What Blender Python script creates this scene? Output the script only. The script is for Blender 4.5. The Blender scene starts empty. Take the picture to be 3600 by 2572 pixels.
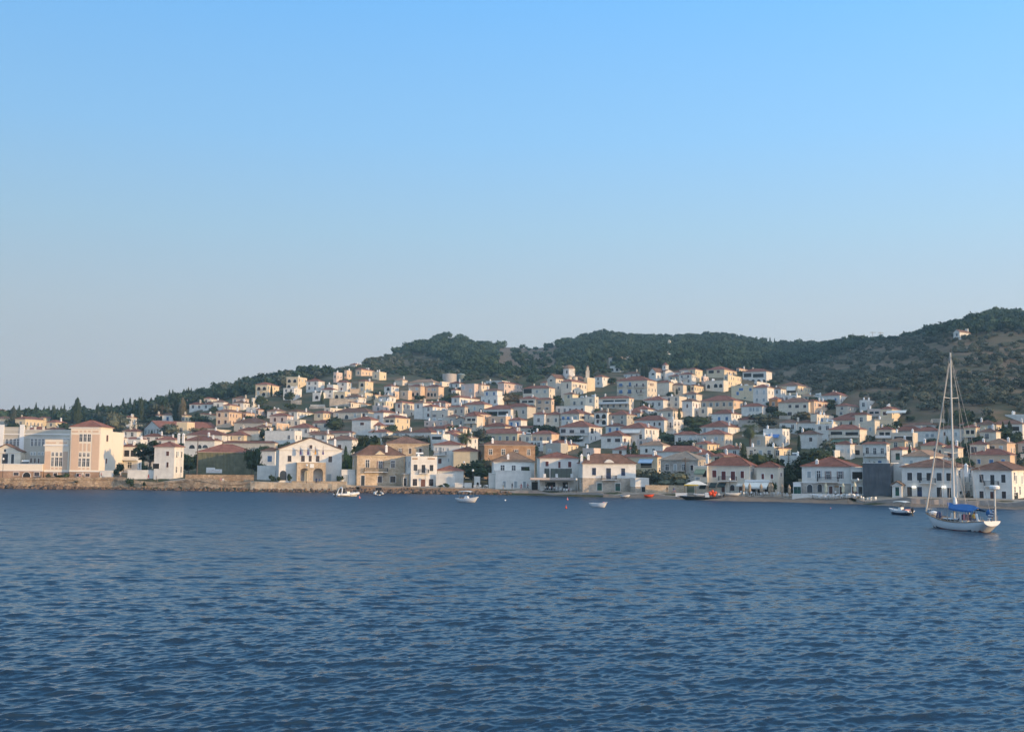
import bpy, math, random
import numpy as np
from mathutils import Vector, Matrix
random.seed(7)
R = math.radians
C = bpy.context.scene.collection
SC = bpy.context.scene
# ---------------------------------------------------------------- camera
F = 3900.0
HC = 8.7
cam_d = bpy.data.cameras.new('camera')
cam = bpy.data.objects.new('camera', cam_d); C.objects.link(cam)
cam_d.sensor_width = 36.0; cam_d.lens = 36.0 * F / 3600.0
cam_d.clip_start = 0.5; cam_d.clip_end = 20000
PITCH = math.atan(330 / F); ROLL = R(0.42)
CM = Matrix.Rotation(math.pi / 2 + PITCH, 4, 'X') @ Matrix.Rotation(ROLL, 4, 'Z')
cam.matrix_world = Matrix.Translation((0, 0, HC)) @ CM
SC.camera = cam
CR = CM.to_3x3()
# ---------------------------------------------------------------- light
SUN_AZ, SUN_EL = 118.0, 9.0           # clockwise from +Y, degrees
w = bpy.data.worlds.new('World'); SC.world = w; w.use_nodes = True
nt = w.node_tree; nt.nodes.clear()
o_ = nt.nodes.new('ShaderNodeOutputWorld'); bg = nt.nodes.new('ShaderNodeBackground')
sky = nt.nodes.new('ShaderNodeTexSky'); sky.sky_type = 'NISHITA'; sky.sun_disc = False
sky.sun_elevation = R(SUN_EL); sky.sun_rotation = R(SUN_AZ)   # 
sky.air_density = 1.0; sky.dust_density = 0.6; sky.ozone_density = 3.0; sky.altitude = 0
# low summer haze: the clear-sky model is blended with pale layers by elevation, dimmed mid-sky for dark waves and brightened overhead to fill shade
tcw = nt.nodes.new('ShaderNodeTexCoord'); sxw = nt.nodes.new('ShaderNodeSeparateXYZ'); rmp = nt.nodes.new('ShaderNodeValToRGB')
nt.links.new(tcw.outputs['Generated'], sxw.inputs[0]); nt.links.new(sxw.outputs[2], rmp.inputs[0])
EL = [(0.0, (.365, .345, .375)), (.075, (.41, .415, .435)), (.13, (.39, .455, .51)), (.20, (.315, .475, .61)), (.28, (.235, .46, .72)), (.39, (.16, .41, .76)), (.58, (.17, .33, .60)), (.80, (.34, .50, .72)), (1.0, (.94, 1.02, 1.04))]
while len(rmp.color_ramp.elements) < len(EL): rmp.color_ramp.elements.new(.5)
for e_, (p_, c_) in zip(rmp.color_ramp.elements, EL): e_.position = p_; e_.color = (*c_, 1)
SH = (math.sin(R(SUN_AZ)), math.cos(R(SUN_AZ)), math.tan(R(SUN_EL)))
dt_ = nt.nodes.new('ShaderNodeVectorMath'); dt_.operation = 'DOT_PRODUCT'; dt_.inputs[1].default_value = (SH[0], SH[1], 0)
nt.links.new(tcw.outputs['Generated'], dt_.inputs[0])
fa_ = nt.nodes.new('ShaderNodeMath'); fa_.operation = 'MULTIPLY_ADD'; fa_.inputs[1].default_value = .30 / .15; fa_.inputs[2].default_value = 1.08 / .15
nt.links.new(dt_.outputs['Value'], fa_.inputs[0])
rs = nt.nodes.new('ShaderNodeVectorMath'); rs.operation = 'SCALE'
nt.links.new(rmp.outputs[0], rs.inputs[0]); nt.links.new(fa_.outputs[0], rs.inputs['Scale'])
# warm glow added round the low sun, outside the picture, to lift ambient light
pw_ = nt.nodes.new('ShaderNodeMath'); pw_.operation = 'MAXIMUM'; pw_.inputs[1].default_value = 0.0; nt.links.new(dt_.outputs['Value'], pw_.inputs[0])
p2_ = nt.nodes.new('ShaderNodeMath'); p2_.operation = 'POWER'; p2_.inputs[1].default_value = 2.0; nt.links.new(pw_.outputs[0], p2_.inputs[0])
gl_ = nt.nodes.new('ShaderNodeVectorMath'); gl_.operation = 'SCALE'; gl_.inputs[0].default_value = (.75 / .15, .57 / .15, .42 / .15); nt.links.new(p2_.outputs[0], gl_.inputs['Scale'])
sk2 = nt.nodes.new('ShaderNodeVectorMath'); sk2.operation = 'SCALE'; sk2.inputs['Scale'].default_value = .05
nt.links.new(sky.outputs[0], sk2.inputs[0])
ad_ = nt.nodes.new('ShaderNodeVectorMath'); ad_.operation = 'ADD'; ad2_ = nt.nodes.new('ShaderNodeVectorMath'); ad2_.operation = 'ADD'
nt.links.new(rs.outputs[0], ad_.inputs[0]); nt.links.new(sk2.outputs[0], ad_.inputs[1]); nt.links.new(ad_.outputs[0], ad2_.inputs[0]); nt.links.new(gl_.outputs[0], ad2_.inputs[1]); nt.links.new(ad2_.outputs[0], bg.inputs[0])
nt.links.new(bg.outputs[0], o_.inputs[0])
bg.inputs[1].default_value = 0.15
sun_d = bpy.data.lights.new('sun', 'SUN'); sun_d.energy = 3.1; sun_d.angle = R(0.6)
sun_d.color = (1.0, 0.65, 0.30)
sun = bpy.data.objects.new('sun', sun_d); C.objects.link(sun)
sv = Vector((math.sin(R(SUN_AZ)) * math.cos(R(SUN_EL)), math.cos(R(SUN_AZ)) * math.cos(R(SUN_EL)), math.sin(R(SUN_EL))))
sun.rotation_euler = sv.to_track_quat('Z', 'Y').to_euler()
SC.view_settings.view_transform = 'Standard'; SC.view_settings.look = 'None'
SC.view_settings.gamma = 1.0; SC.view_settings.exposure = 0.45
SC.cycles.max_bounces = 6; SC.cycles.diffuse_bounces = 3; SC.cycles.glossy_bounces = 3
SC.cycles.transparent_max_bounces = 8; SC.cycles.volume_bounces = 0
SC.cycles.use_denoising = True
# ---------------------------------------------------------------- pixel rays (pixels of the 3600 px photograph) and tiles I measured in
def ray(x, y):
    return CR @ Vector(((x - 1800) / F, -(y - 1286) / F, -1.0))
def at(x, y, Y):
    r = ray(x, y); k = Y / r.y
    return Vector((r.x * k, Y, HC + r.z * k))
def water(x, y):
    r = ray(x, y); k = -HC / r.z
    return Vector((r.x * k, r.y * k, 0.0))
CRI = CR.inverted()
def proj(p):
    v = CRI @ (Vector(p) - Vector((0, 0, HC)))
    return (1800 + F * v.x / -v.z, 1286 - F * v.y / -v.z)
TL = dict(A=(0, 1400, 4.776), B=(430, 1300, 3.691), C=(860, 1300, 3.691), D=(1290, 1300, 3.382), E=(1720, 1300, 3.382),
          F=(2150, 1300, 3.382), G=(2580, 1300, 3.382), H=(3010, 1400, 3.247), I=(1140, 1140, 4.546), J=(1640, 1140, 4.546),
          K=(2140, 1140, 3.788), L=(2640, 1060, 3.788), M=(3100, 1060, 3.69), O=(0, 0, 1.0), N=(3080, 1720, 4.371), P=(2350, 1640, 4.546))
def px(t, x, y):
    a, b, s = TL[t]
    return a + x / s, b + y / s
# ---------------------------------------------------------------- object helpers
def prop(o, label=None, cat=None, group=None, kind=None):
    if label: o['label'] = label
    if cat: o['category'] = cat
    if group: o['group'] = group
    if kind: o['kind'] = kind
    return o
def empty(name, loc, rz=0.0, label=None, cat=None, group=None):
    o = bpy.data.objects.new(name, None); C.objects.link(o)
    o.location = loc; o.rotation_euler = (0, 0, rz); o.empty_display_size = 0.5
    return prop(o, label, cat, group)
def link(name, me, parent=None, loc=(0, 0, 0), rz=0.0, scale=None):
    o = bpy.data.objects.new(name, me); C.objects.link(o)
    o.location = loc; o.rotation_euler = (0, 0, rz)
    if scale is not None: o.scale = scale
    if parent is not None: o.parent = parent
    return o
def dup(root):
    c = root.copy(); C.objects.link(c)
    for ch in list(root.children):
        d = ch.copy(); C.objects.link(d); d.parent = c
        for g in list(ch.children):
            e = g.copy(); C.objects.link(e); e.parent = d
    return c
class MB:
    def __init__(s): s.v = []; s.f = []; s.m = []; s.mats = []
    def mi(s, mat):
        if mat not in s.mats: s.mats.append(mat)
        return s.mats.index(mat)
    def add(s, vs, fs, mat):
        b = len(s.v); s.v += [tuple(q) for q in vs]; k = s.mi(mat)
        for f in fs: s.f.append(tuple(b + i for i in f)); s.m.append(k)
        return s
    def box(s, x0, y0, z0, x1, y1, z1, mat, skip=''):
        vs = [(x0, y0, z0), (x1, y0, z0), (x1, y1, z0), (x0, y1, z0), (x0, y0, z1), (x1, y0, z1), (x1, y1, z1), (x0, y1, z1)]
        fs = [(3, 2, 1, 0), (4, 5, 6, 7), (0, 1, 5, 4), (1, 2, 6, 5), (2, 3, 7, 6), (3, 0, 4, 7)]
        return s.add(vs, fs, mat)
    def prism(s, poly, y0, y1, mat):      # poly in (x,z), extruded along y
        n = len(poly)
        vs = [(a, y0, b) for a, b in poly] + [(a, y1, b) for a, b in poly]
        fs = [tuple(range(n)), tuple(range(2 * n - 1, n - 1, -1))] + [((i + 1) % n, i, n + i, n + (i + 1) % n) for i in range(n)]
        return s.add(vs, fs, mat)
    def tube(s, p, q, r0, mat, r1=None, n=6):
        p = Vector(p); q = Vector(q); d = (q - p)
        if d.length < 1e-6: return s
        d.normalize(); a = d.orthogonal().normalized(); b = d.cross(a); r1 = r0 if r1 is None else r1
        vs = []
        for c, r in ((p, r0), (q, r1)):
            for i in range(n):
                t = 2 * math.pi * i / n; vs.append(c + a * math.cos(t) * r + b * math.sin(t) * r)
        fs = [((i + 1) % n, i, n + i, n + (i + 1) % n)[::-1] for i in range(n)] + [tuple(range(n))[::-1], tuple(range(n, 2 * n))]
        return s.add(vs, fs, mat)
    def lathe(s, prof, mat, c=(0, 0, 0), n=16):   # prof: (r,z)
        vs = []; fs = []
        for r, z in prof:
            for i in range(n):
                t = 2 * math.pi * i / n; vs.append((c[0] + r * math.cos(t), c[1] + r * math.sin(t), c[2] + z))
        for j in range(len(prof) - 1):
            for i in range(n):
                a = j * n + i; b = j * n + (i + 1) % n; fs.append((a, b, b + n, a + n))
        fs.append(tuple(range(n))[::-1]); k = (len(prof) - 1) * n; fs.append(tuple(range(k, k + n)))
        return s.add(vs, fs, mat)
    def mesh(s, name, smooth=False):
        me = bpy.data.meshes.new(name); me.from_pydata(s.v, [], s.f)
        for m in s.mats: me.materials.append(m)
        me.polygons.foreach_set('material_index', s.m)
        if smooth: me.polygons.foreach_set('use_smooth', [True] * len(s.f))
        me.update(); return me
    def obj(s, name, parent=None, loc=(0, 0, 0), rz=0.0, smooth=False):
        return link(name, s.mesh(name, smooth), parent, loc, rz)
def np_mesh(name, V, Fq, mats, mi=None, smooth=False):
    me = bpy.data.meshes.new(name); n = Fq.shape[1]
    me.vertices.add(len(V)); me.vertices.foreach_set('co', np.ascontiguousarray(V, dtype=np.float32).ravel())
    me.loops.add(Fq.size); me.loops.foreach_set('vertex_index', np.ascontiguousarray(Fq, dtype=np.int32).ravel())
    me.polygons.add(len(Fq)); me.polygons.foreach_set('loop_start', np.arange(0, Fq.size, n, dtype=np.int32))
    me.polygons.foreach_set('loop_total', np.full(len(Fq), n, dtype=np.int32))
    for m in mats: me.materials.append(m)
    if mi is not None: me.polygons.foreach_set('material_index', np.asarray(mi, dtype=np.int32))
    me.polygons.foreach_set('use_smooth', np.full(len(Fq), smooth))
    me.update(calc_edges=True); me.validate(); return me
# ---------------------------------------------------------------- materials
def mat(name, col, rough=0.85, var=0.12, scale=1.2, col2=None, bump=0.0, bscale=6.0, objvar=0.0, spec=0.3, metal=0.0, detail=4):
    m = bpy.data.materials.new(name); m.use_nodes = True; t = m.node_tree; n = t.nodes
    b = n['Principled BSDF']; b.inputs['Roughness'].default_value = rough; b.inputs['Metallic'].default_value = metal
    b.inputs['Specular IOR Level'].default_value = spec
    tc = n.new('ShaderNodeTexCoord'); nz = n.new('ShaderNodeTexNoise'); nz.inputs['Scale'].default_value = scale; nz.inputs['Detail'].default_value = detail
    t.links.new(tc.outputs['Object'], nz.inputs['Vector'])
    mr = n.new('ShaderNodeMapRange'); mr.inputs[1].default_value = 0.3; mr.inputs[2].default_value = 0.7
    t.links.new(nz.outputs[0], mr.inputs[0])
    mx = n.new('ShaderNodeMix'); mx.data_type = 'RGBA'
    c2 = col2 or tuple(c * (1 - var) for c in col)
    mx.inputs[6].default_value = (*c2, 1); mx.inputs[7].default_value = (*col, 1)
    t.links.new(mr.outputs[0], mx.inputs[0]); out = mx.outputs[2]
    if objvar:
        oi = n.new('ShaderNodeObjectInfo'); hs = n.new('ShaderNodeHueSaturation')
        mv = n.new('ShaderNodeMapRange'); mv.inputs[3].default_value = 1 - objvar; mv.inputs[4].default_value = 1 + objvar
        t.links.new(oi.outputs['Random'], mv.inputs[0]); t.links.new(mv.outputs[0], hs.inputs['Value'])
        t.links.new(out, hs.inputs['Color']); out = hs.outputs[0]
    t.links.new(out, b.inputs['Base Color'])
    if bump:
        n2 = n.new('ShaderNodeTexNoise'); n2.inputs['Scale'].default_value = bscale; n2.inputs['Detail'].default_value = 3
        t.links.new(tc.outputs['Object'], n2.inputs['Vector'])
        bp = n.new('ShaderNodeBump'); bp.inputs['Strength'].default_value = bump; bp.inputs['Distance'].default_value = 0.1
        t.links.new(n2.outputs[0], bp.inputs['Height']); t.links.new(bp.outputs[0], b.inputs['Normal'])
    return m
def stone_mat(name, c1, c2, scale=1.3, mortar=(.42, .36, .28)):
    m = bpy.data.materials.new(name); m.use_nodes = True; t = m.node_tree; n = t.nodes; b = n['Principled BSDF']
    b.inputs['Roughness'].default_value = 0.95; b.inputs['Specular IOR Level'].default_value = 0.15
    tc = n.new('ShaderNodeTexCoord'); vo = n.new('ShaderNodeTexVoronoi'); vo.inputs['Scale'].default_value = scale
    mp = n.new('ShaderNodeMapping'); mp.inputs['Scale'].default_value = (1, 1, 1.6)
    t.links.new(tc.outputs['Object'], mp.inputs[0]); t.links.new(mp.outputs[0], vo.inputs['Vector'])
    cr = n.new('ShaderNodeValToRGB'); cr.color_ramp.elements[0].color = (*c1, 1); cr.color_ramp.elements[1].color = (*c2, 1)
    sp = n.new('ShaderNodeSeparateColor'); t.links.new(vo.outputs['Color'], sp.inputs[0]); t.links.new(sp.outputs[0], cr.inputs[0])
    v2 = n.new('ShaderNodeTexVoronoi'); v2.feature = 'DISTANCE_TO_EDGE'; v2.inputs['Scale'].default_value = scale
    t.links.new(mp.outputs[0], v2.inputs['Vector'])
    mr = n.new('ShaderNodeMapRange'); mr.inputs[1].default_value = 0.02; mr.inputs[2].default_value = 0.09
    t.links.new(v2.outputs['Distance'], mr.inputs[0])
    mx = n.new('ShaderNodeMix'); mx.data_type = 'RGBA'; mx.inputs[6].default_value = (*mortar, 1)
    t.links.new(mr.outputs[0], mx.inputs[0]); t.links.new(cr.outputs[0], mx.inputs[7])
    nz = n.new('ShaderNodeTexNoise'); nz.inputs['Scale'].default_value = 0.35; nz.inputs['Detail'].default_value = 5
    t.links.new(tc.outputs['Object'], nz.inputs['Vector'])
    hs = n.new('ShaderNodeHueSaturation'); m3 = n.new('ShaderNodeMapRange'); m3.inputs[1].default_value = .3; m3.inputs[2].default_value = .7
    m3.inputs[3].default_value = 0.7; m3.inputs[4].default_value = 1.2
    t.links.new(nz.outputs[0], m3.inputs[0]); t.links.new(m3.outputs[0], hs.inputs['Value']); t.links.new(mx.outputs[2], hs.inputs['Color'])
    t.links.new(hs.outputs[0], b.inputs['Base Color'])
    bp = n.new('ShaderNodeBump'); bp.inputs['Strength'].default_value = 0.6; bp.inputs['Distance'].default_value = 0.08
    t.links.new(mr.outputs[0], bp.inputs['Height']); t.links.new(bp.outputs[0], b.inputs['Normal'])
    return m
def tile_mat(name, c1, c2):
    m = bpy.data.materials.new(name); m.use_nodes = True; t = m.node_tree; n = t.nodes; b = n['Principled BSDF']
    b.inputs['Roughness'].default_value = 0.9; b.inputs['Specular IOR Level'].default_value = 0.15
    tc = n.new('ShaderNodeTexCoord'); nz = n.new('ShaderNodeTexNoise'); nz.inputs['Scale'].default_value = 0.9; nz.inputs['Detail'].default_value = 8; nz.inputs['Roughness'].default_value = .75
    t.links.new(tc.outputs['Object'], nz.inputs['Vector'])
    cr = n.new('ShaderNodeValToRGB'); cr.color_ramp.elements[0].position = .35; cr.color_ramp.elements[1].position = .68
    cr.color_ramp.elements[0].color = (*c1, 1); cr.color_ramp.elements[1].color = (*c2, 1)
    t.links.new(nz.outputs[0], cr.inputs[0])
    oi = n.new('ShaderNodeObjectInfo'); hs = n.new('ShaderNodeHueSaturation'); mv = n.new('ShaderNodeMapRange')
    mv.inputs[3].default_value = .75; mv.inputs[4].default_value = 1.2
    t.links.new(oi.outputs['Random'], mv.inputs[0]); t.links.new(mv.outputs[0], hs.inputs['Value']); t.links.new(cr.outputs[0], hs.inputs['Color'])
    t.links.new(hs.outputs[0], b.inputs['Base Color'])
    wv = n.new('ShaderNodeTexWave'); wv.inputs['Scale'].default_value = 1.4; wv.inputs['Distortion'].default_value = .5; wv.bands_direction = 'DIAGONAL'
    t.links.new(tc.outputs['Object'], wv.inputs['Vector'])
    bp = n.new('ShaderNodeBump'); bp.inputs['Strength'].default_value = 0.35; bp.inputs['Distance'].default_value = 0.06
    t.links.new(wv.outputs['Fac'], bp.inputs['Height']); t.links.new(bp.outputs[0], b.inputs['Normal'])
    return m
M = {}
M['w'] = mat('white_plaster', (.78, .745, .68), var=.22, scale=.7, objvar=.07, detail=9)
M['c'] = mat('cream_plaster', (.74, .65, .52), var=.20, scale=.7, detail=9, objvar=.08)
M['y'] = mat('yellow_plaster', (.76, .62, .42), var=.18, scale=.7, detail=9, objvar=.06)
M['o'] = mat('ochre_plaster', (.72, .53, .37), var=.2, scale=.7, detail=9, objvar=.06)
M['p'] = mat('pink_plaster', (.70, .55, .47), var=.2, scale=.7, detail=9, objvar=.06)
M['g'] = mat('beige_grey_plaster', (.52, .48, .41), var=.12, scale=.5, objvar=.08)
M['s'] = stone_mat('honey_stone', (.46, .34, .22), (.62, .48, .33), 1.6, (.60, .50, .38))
M['k'] = stone_mat('brown_stone', (.34, .20, .12), (.48, .31, .19), 1.8, (.40, .28, .18))
M['u'] = stone_mat('grey_stone', (.38, .34, .30), (.52, .46, .40), 1.6, (.50, .46, .40))
M['lowstone'] = stone_mat('plinth_stone', (.42, .35, .28), (.60, .50, .40), 1.8, (.60, .52, .42))
M['seastone'] = stone_mat('sea_wall_stone', (.36, .24, .15), (.56, .41, .27), 1.1, (.30, .22, .15))
M['terr'] = mat('terracotta_plaster', (.60, .28, .13), var=.1)
M['red'] = tile_mat('red_roof_tile', (.13, .055, .042), (.28, .125, .09))
M['brown'] = tile_mat('old_roof_tile', (.10, .06, .045), (.25, .14, .10))
M['tan'] = tile_mat('pale_roof_tile', (.20, .13, .09), (.38, .25, .17))
M['grey_tile'] = tile_mat('grey_roof_tile', (.20, .17, .14), (.36, .30, .24))
M['slab'] = mat('roof_slab', (.45, .42, .38), var=.2)
M['trim'] = mat('white_trim', (.82, .80, .77), var=.04)
M['glass'] = mat('window_glass', (.035, .045, .055), rough=.12, spec=.6, var=.3, objvar=.5)
M['dark'] = mat('painted_opening_shade', (.03, .027, .025), rough=.9, var=.3)  # near-black colour stands in for the shade inside openings and gaps
M['brownwood'] = mat('brown_shutter', (.13, .055, .04), rough=.6, var=.15, objvar=.25)
M['redwood'] = mat('maroon_shutter', (.14, .03, .03), rough=.6)
M['blue'] = mat('blue_shutter', (.10, .20, .38), rough=.6, objvar=.3)
M['palewood'] = mat('pale_grey_shutter', (.42, .46, .47), rough=.7, objvar=.2)
M['green'] = mat('dark_green_paint', (.02, .10, .07), rough=.5)
M['navy'] = mat('navy_paint', (.02, .04, .10), rough=.5)
M['iron'] = mat('black_iron', (.03, .03, .035), rough=.5)
M['wood'] = mat('weathered_wood', (.22, .15, .10))
M['awn_white'] = mat('white_awning', (.70, .68, .62), rough=.9)
M['awn_green'] = mat('green_awning', (.16, .22, .16), rough=.9)
M['awn_dgreen'] = mat('dark_awning', (.03, .05, .05), rough=.9)
M['awn_blue'] = mat('blue_awning', (.10, .22, .50), rough=.8)
M['awn_stripe'] = mat('pale_blue_awning', (.30, .45, .62), rough=.8)
M['bark'] = mat('bark', (.13, .10, .08), var=.3, scale=3)
M['lamp'] = mat('white_lamp_globe', (.8, .8, .78), rough=.3)
M['plastic'] = mat('white_plastic', (.78, .78, .76), rough=.4, var=.04)
def leaf_mat(name, c1, c2, objvar=.22):
    m = mat(name, c2, rough=.8, col2=c1, scale=1.1, objvar=objvar, spec=.15, detail=5)
    t = m.node_tree; n = t.nodes; b = n['Principled BSDF']; src = b.inputs['Base Color'].links[0].from_socket
    g = n.new('ShaderNodeNewGeometry'); nz = n.new('ShaderNodeTexNoise'); nz.inputs['Scale'].default_value = .045; nz.inputs['Detail'].default_value = 4
    t.links.new(g.outputs['Position'], nz.inputs['Vector']); mr = n.new('ShaderNodeMapRange'); mr.inputs[1].default_value = .35; mr.inputs[2].default_value = .65; mr.inputs[3].default_value = .60; mr.inputs[4].default_value = 1.40
    m2 = n.new('ShaderNodeMapRange'); m2.inputs[1].default_value = .35; m2.inputs[2].default_value = .65; m2.inputs[3].default_value = .53; m2.inputs[4].default_value = .475
    h = n.new('ShaderNodeHueSaturation'); t.links.new(nz.outputs[0], mr.inputs[0]); t.links.new(nz.outputs[0], m2.inputs[0]); t.links.new(mr.outputs[0], h.inputs['Value']); t.links.new(m2.outputs[0], h.inputs['Hue'])
    t.links.new(src, h.inputs['Color']); t.links.new(h.outputs[0], b.inputs['Base Color'])
    return m
M['pine'] = leaf_mat('pine_foliage', (.016, .036, .022), (.058, .084, .042))
M['dkgreen'] = leaf_mat('dark_foliage', (.020, .034, .016), (.055, .075, .030))
M['olive'] = leaf_mat('olive_foliage', (.045, .056, .042), (.115, .125, .085))
M['bright'] = leaf_mat('fresh_foliage', (.07, .11, .03), (.15, .22, .06))
M['cyp'] = leaf_mat('cypress_foliage', (.018, .030, .014), (.048, .060, .028))
M['palm'] = leaf_mat('palm_frond', (.05, .07, .035), (.13, .15, .07))
M['dryb'] = leaf_mat('dry_bush', (.10, .08, .05), (.20, .16, .10))
# ---------------------------------------------------------------- terrain: ground height as a function of azimuth and depth
#   x, y of the water's edge, y of the quay edge, y of the foot of the front row, beyond the town: (y, depth) knots
COL = [
 (-900, 1714, 1684, 1679, [(1500, 600), (1475, 700)]),
 (0,    1717, 1686, 1678, [(1500, 600), (1475, 700)]),
 (400,  1720, 1683, 1679, [(1490, 600), (1465, 700)]),
 (700,  1725, 1686, 1684, [(1430, 620), (1395, 740)]),
 (900,  1728, 1697, 1692, [(1390, 640), (1345, 780)]),
 (1150, 1730, 1703, 1699, [(1330, 680), (1310, 760)]),
 (1300, 1732, 1709, 1706, [(1330, 690), (1268, 900)]),
 (1430, 1734, 1712, 1709, [(1340, 690), (1222, 1050)]),
 (1550, 1736, 1714, 1711, [(1340, 690), (1300, 800), (1178, 1150)]),
 (1700, 1738, 1717, 1714, [(1340, 690), (1300, 800), (1212, 1200)]),
 (1880, 1741, 1723, 1720, [(1340, 700), (1300, 800), (1224, 1200)]),
 (2100, 1747, 1730, 1726, [(1320, 710), (1270, 840), (1174, 1250)]),
 (2300, 1753, 1735, 1730, [(1320, 710), (1270, 830), (1190, 1250)]),
 (2560, 1760, 1740, 1734, [(1320, 710), (1270, 830), (1182, 1250)]),
 (2720, 1763, 1745, 1736, [(1345, 700), (1290, 850), (1212, 1200)]),
 (2850, 1767, 1750, 1738, [(1350, 640), (1290, 800), (1212, 1100)]),
 (3000, 1771, 1748, 1741, [(1370, 540), (1300, 700), (1194, 950)]),
 (3200, 1781, 1748, 1746, [(1420, 470), (1300, 600), (1185, 850)]),
 (3350, 1784, 1752, 1750, [(1430, 450), (1300, 560), (1180, 690), (1150, 850)]),
 (3480, 1787, 1756, 1753, [(1430, 440), (1300, 550), (1175, 690), (1104, 850)]),
 (3600, 1791, 1760, 1757, [(1430, 440), (1300, 550), (1170, 700), (1110, 850)]),
 (4500, 1815, 1785, 1780, [(1430, 420), (1300, 520), (1170, 680), (1100, 850)]),
]
def lerp(x, xs, ys): return float(np.interp(x, xs, ys))
CX = [c[0] for c in COL]
def shore_d(x): return water(x, lerp(x, CX, [c[1] for c in COL])).y
def quay_y(x): return lerp(x, CX, [c[2] for c in COL])
def front_y(x): return lerp(x, CX, [c[3] for c in COL])
DS = np.concatenate([np.linspace(150, 330, 181), np.geomspace(333, 1900, 150)])
YT = []
for c in COL:
    x, yw, yq, yf, far = c
    s = shore_d(x); D0 = s + 9
    kn = [(s, yw), (s + 3.2, yq), (D0, yf), (D0 + 45, yf - 36), (D0 + 135, 1625), (D0 + 195, 1545), (D0 + 262, 1458)]
    kn = [k for k in kn if k[1] > far[0][0] + 15 and k[0] < far[0][1] - 20]
    kn += [(max(d, kn[-1][0] + 20), y) for y, d in far]
    YT.append(np.interp(DS, [k[0] for k in kn], [k[1] for k in kn]))
    YT[-1] = np.where(DS > kn[-1][0], np.nan, YT[-1])
RIDGE = [DS[np.where(~np.isnan(t))[0][-1]] for t in YT]
YT = np.array([np.where(np.isnan(t), np.nanmin(t), t) for t in YT])
def terr_row(x):
    i = min(max(int(np.searchsorted(CX, x)) - 1, 0), len(CX) - 2); f = min(max((x - CX[i]) / (CX[i + 1] - CX[i]), 0), 1)
    return YT[i] * (1 - f) + YT[i + 1] * f
_rows = {}
def row(x):
    k = int(round(x / 4))
    if k not in _rows: _rows[k] = terr_row(k * 4)
    return _rows[k]
def depth_at(x, y):
    r = row(x); s = shore_d(x)
    if y >= front_y(x) - 4: return s + 9
    j = np.where(r <= y)[0]
    if len(j) == 0: return lerp(x, CX, RIDGE)
    j = j[0]; a, b = r[j - 1], r[j]
    return float(DS[j - 1] + (DS[j] - DS[j - 1]) * ((a - y) / max(a - b, 1e-6)))
def sink(s, d, rd): return .8 * min(max((d - s - 40) / 30, 0), 1) * (1 - min(max((d - 660) / 60, 0), 1))
def ground_at(x, d):                       # photo column x, depth d -> world point on the ground
    s = shore_d(x)
    if d <= s:
        p = at(x, 1700, d); p.z = max(-3.0, (d - s) * 0.25); return p
    rd = lerp(x, CX, RIDGE)
    y = float(np.interp(min(d, rd), DS, row(x)))
    p = at(x, y, min(d, rd)); p.z -= sink(s, d, rd)
    if d > rd:
        q = at(x, y, d); q.z = p.z - (d - rd) * 0.16; return q
    return p
def ground_xy(X, Y):                       # world xy -> ground height
    xx = 1800 + F * X / Y / math.cos(0)
    for _ in range(3):
        g = ground_at(xx, Y); xx += (X - g.x) * F / Y
    return ground_at(xx, Y).z
gx = np.arange(-900, 4501, 12.0)
V = np.zeros((len(gx), len(DS), 3))
rng = np.random.default_rng(3)
for i, x in enumerate(gx):
    s = shore_d(x); rd = lerp(x, CX, RIDGE); r = row(x)
    for j, d in enumerate(DS):
        if d <= s:
            p = at(x, 1700, d); z = max(-3.0, (d - s) * .25) - .05
        elif d > rd:
            y = float(np.interp(rd, DS, r)); p = at(x, y, d); z = at(x, y, rd).z - (d - rd) * .16
        else:
            p = at(x, float(r[j]), d); z = p.z - (0.25 if d < s + 4 else 0.03) - sink(s, d, rd)
            if d < s + 3.7 and (x < 2175 or x > 3010): z = min(z, (d - s) * .2 - .1)
            elif d < s + 4.2 and x > 2170: z -= .35
            elif d < s + 9: z -= .15
            if d > 520: z += min(1, (d - 520) / 100) * 1.0 * (math.sin(x * .021 + d * .013) * math.sin(d * .031 + x * .007))
        V[i, j] = (p.x, d, z)
ni, nj = len(gx), len(DS)
idx = np.arange(ni * nj).reshape(ni, nj)
Fq = np.stack([idx[:-1, :-1], idx[1:, :-1], idx[1:, 1:], idx[:-1, 1:]], -1).reshape(-1, 4)
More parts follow.
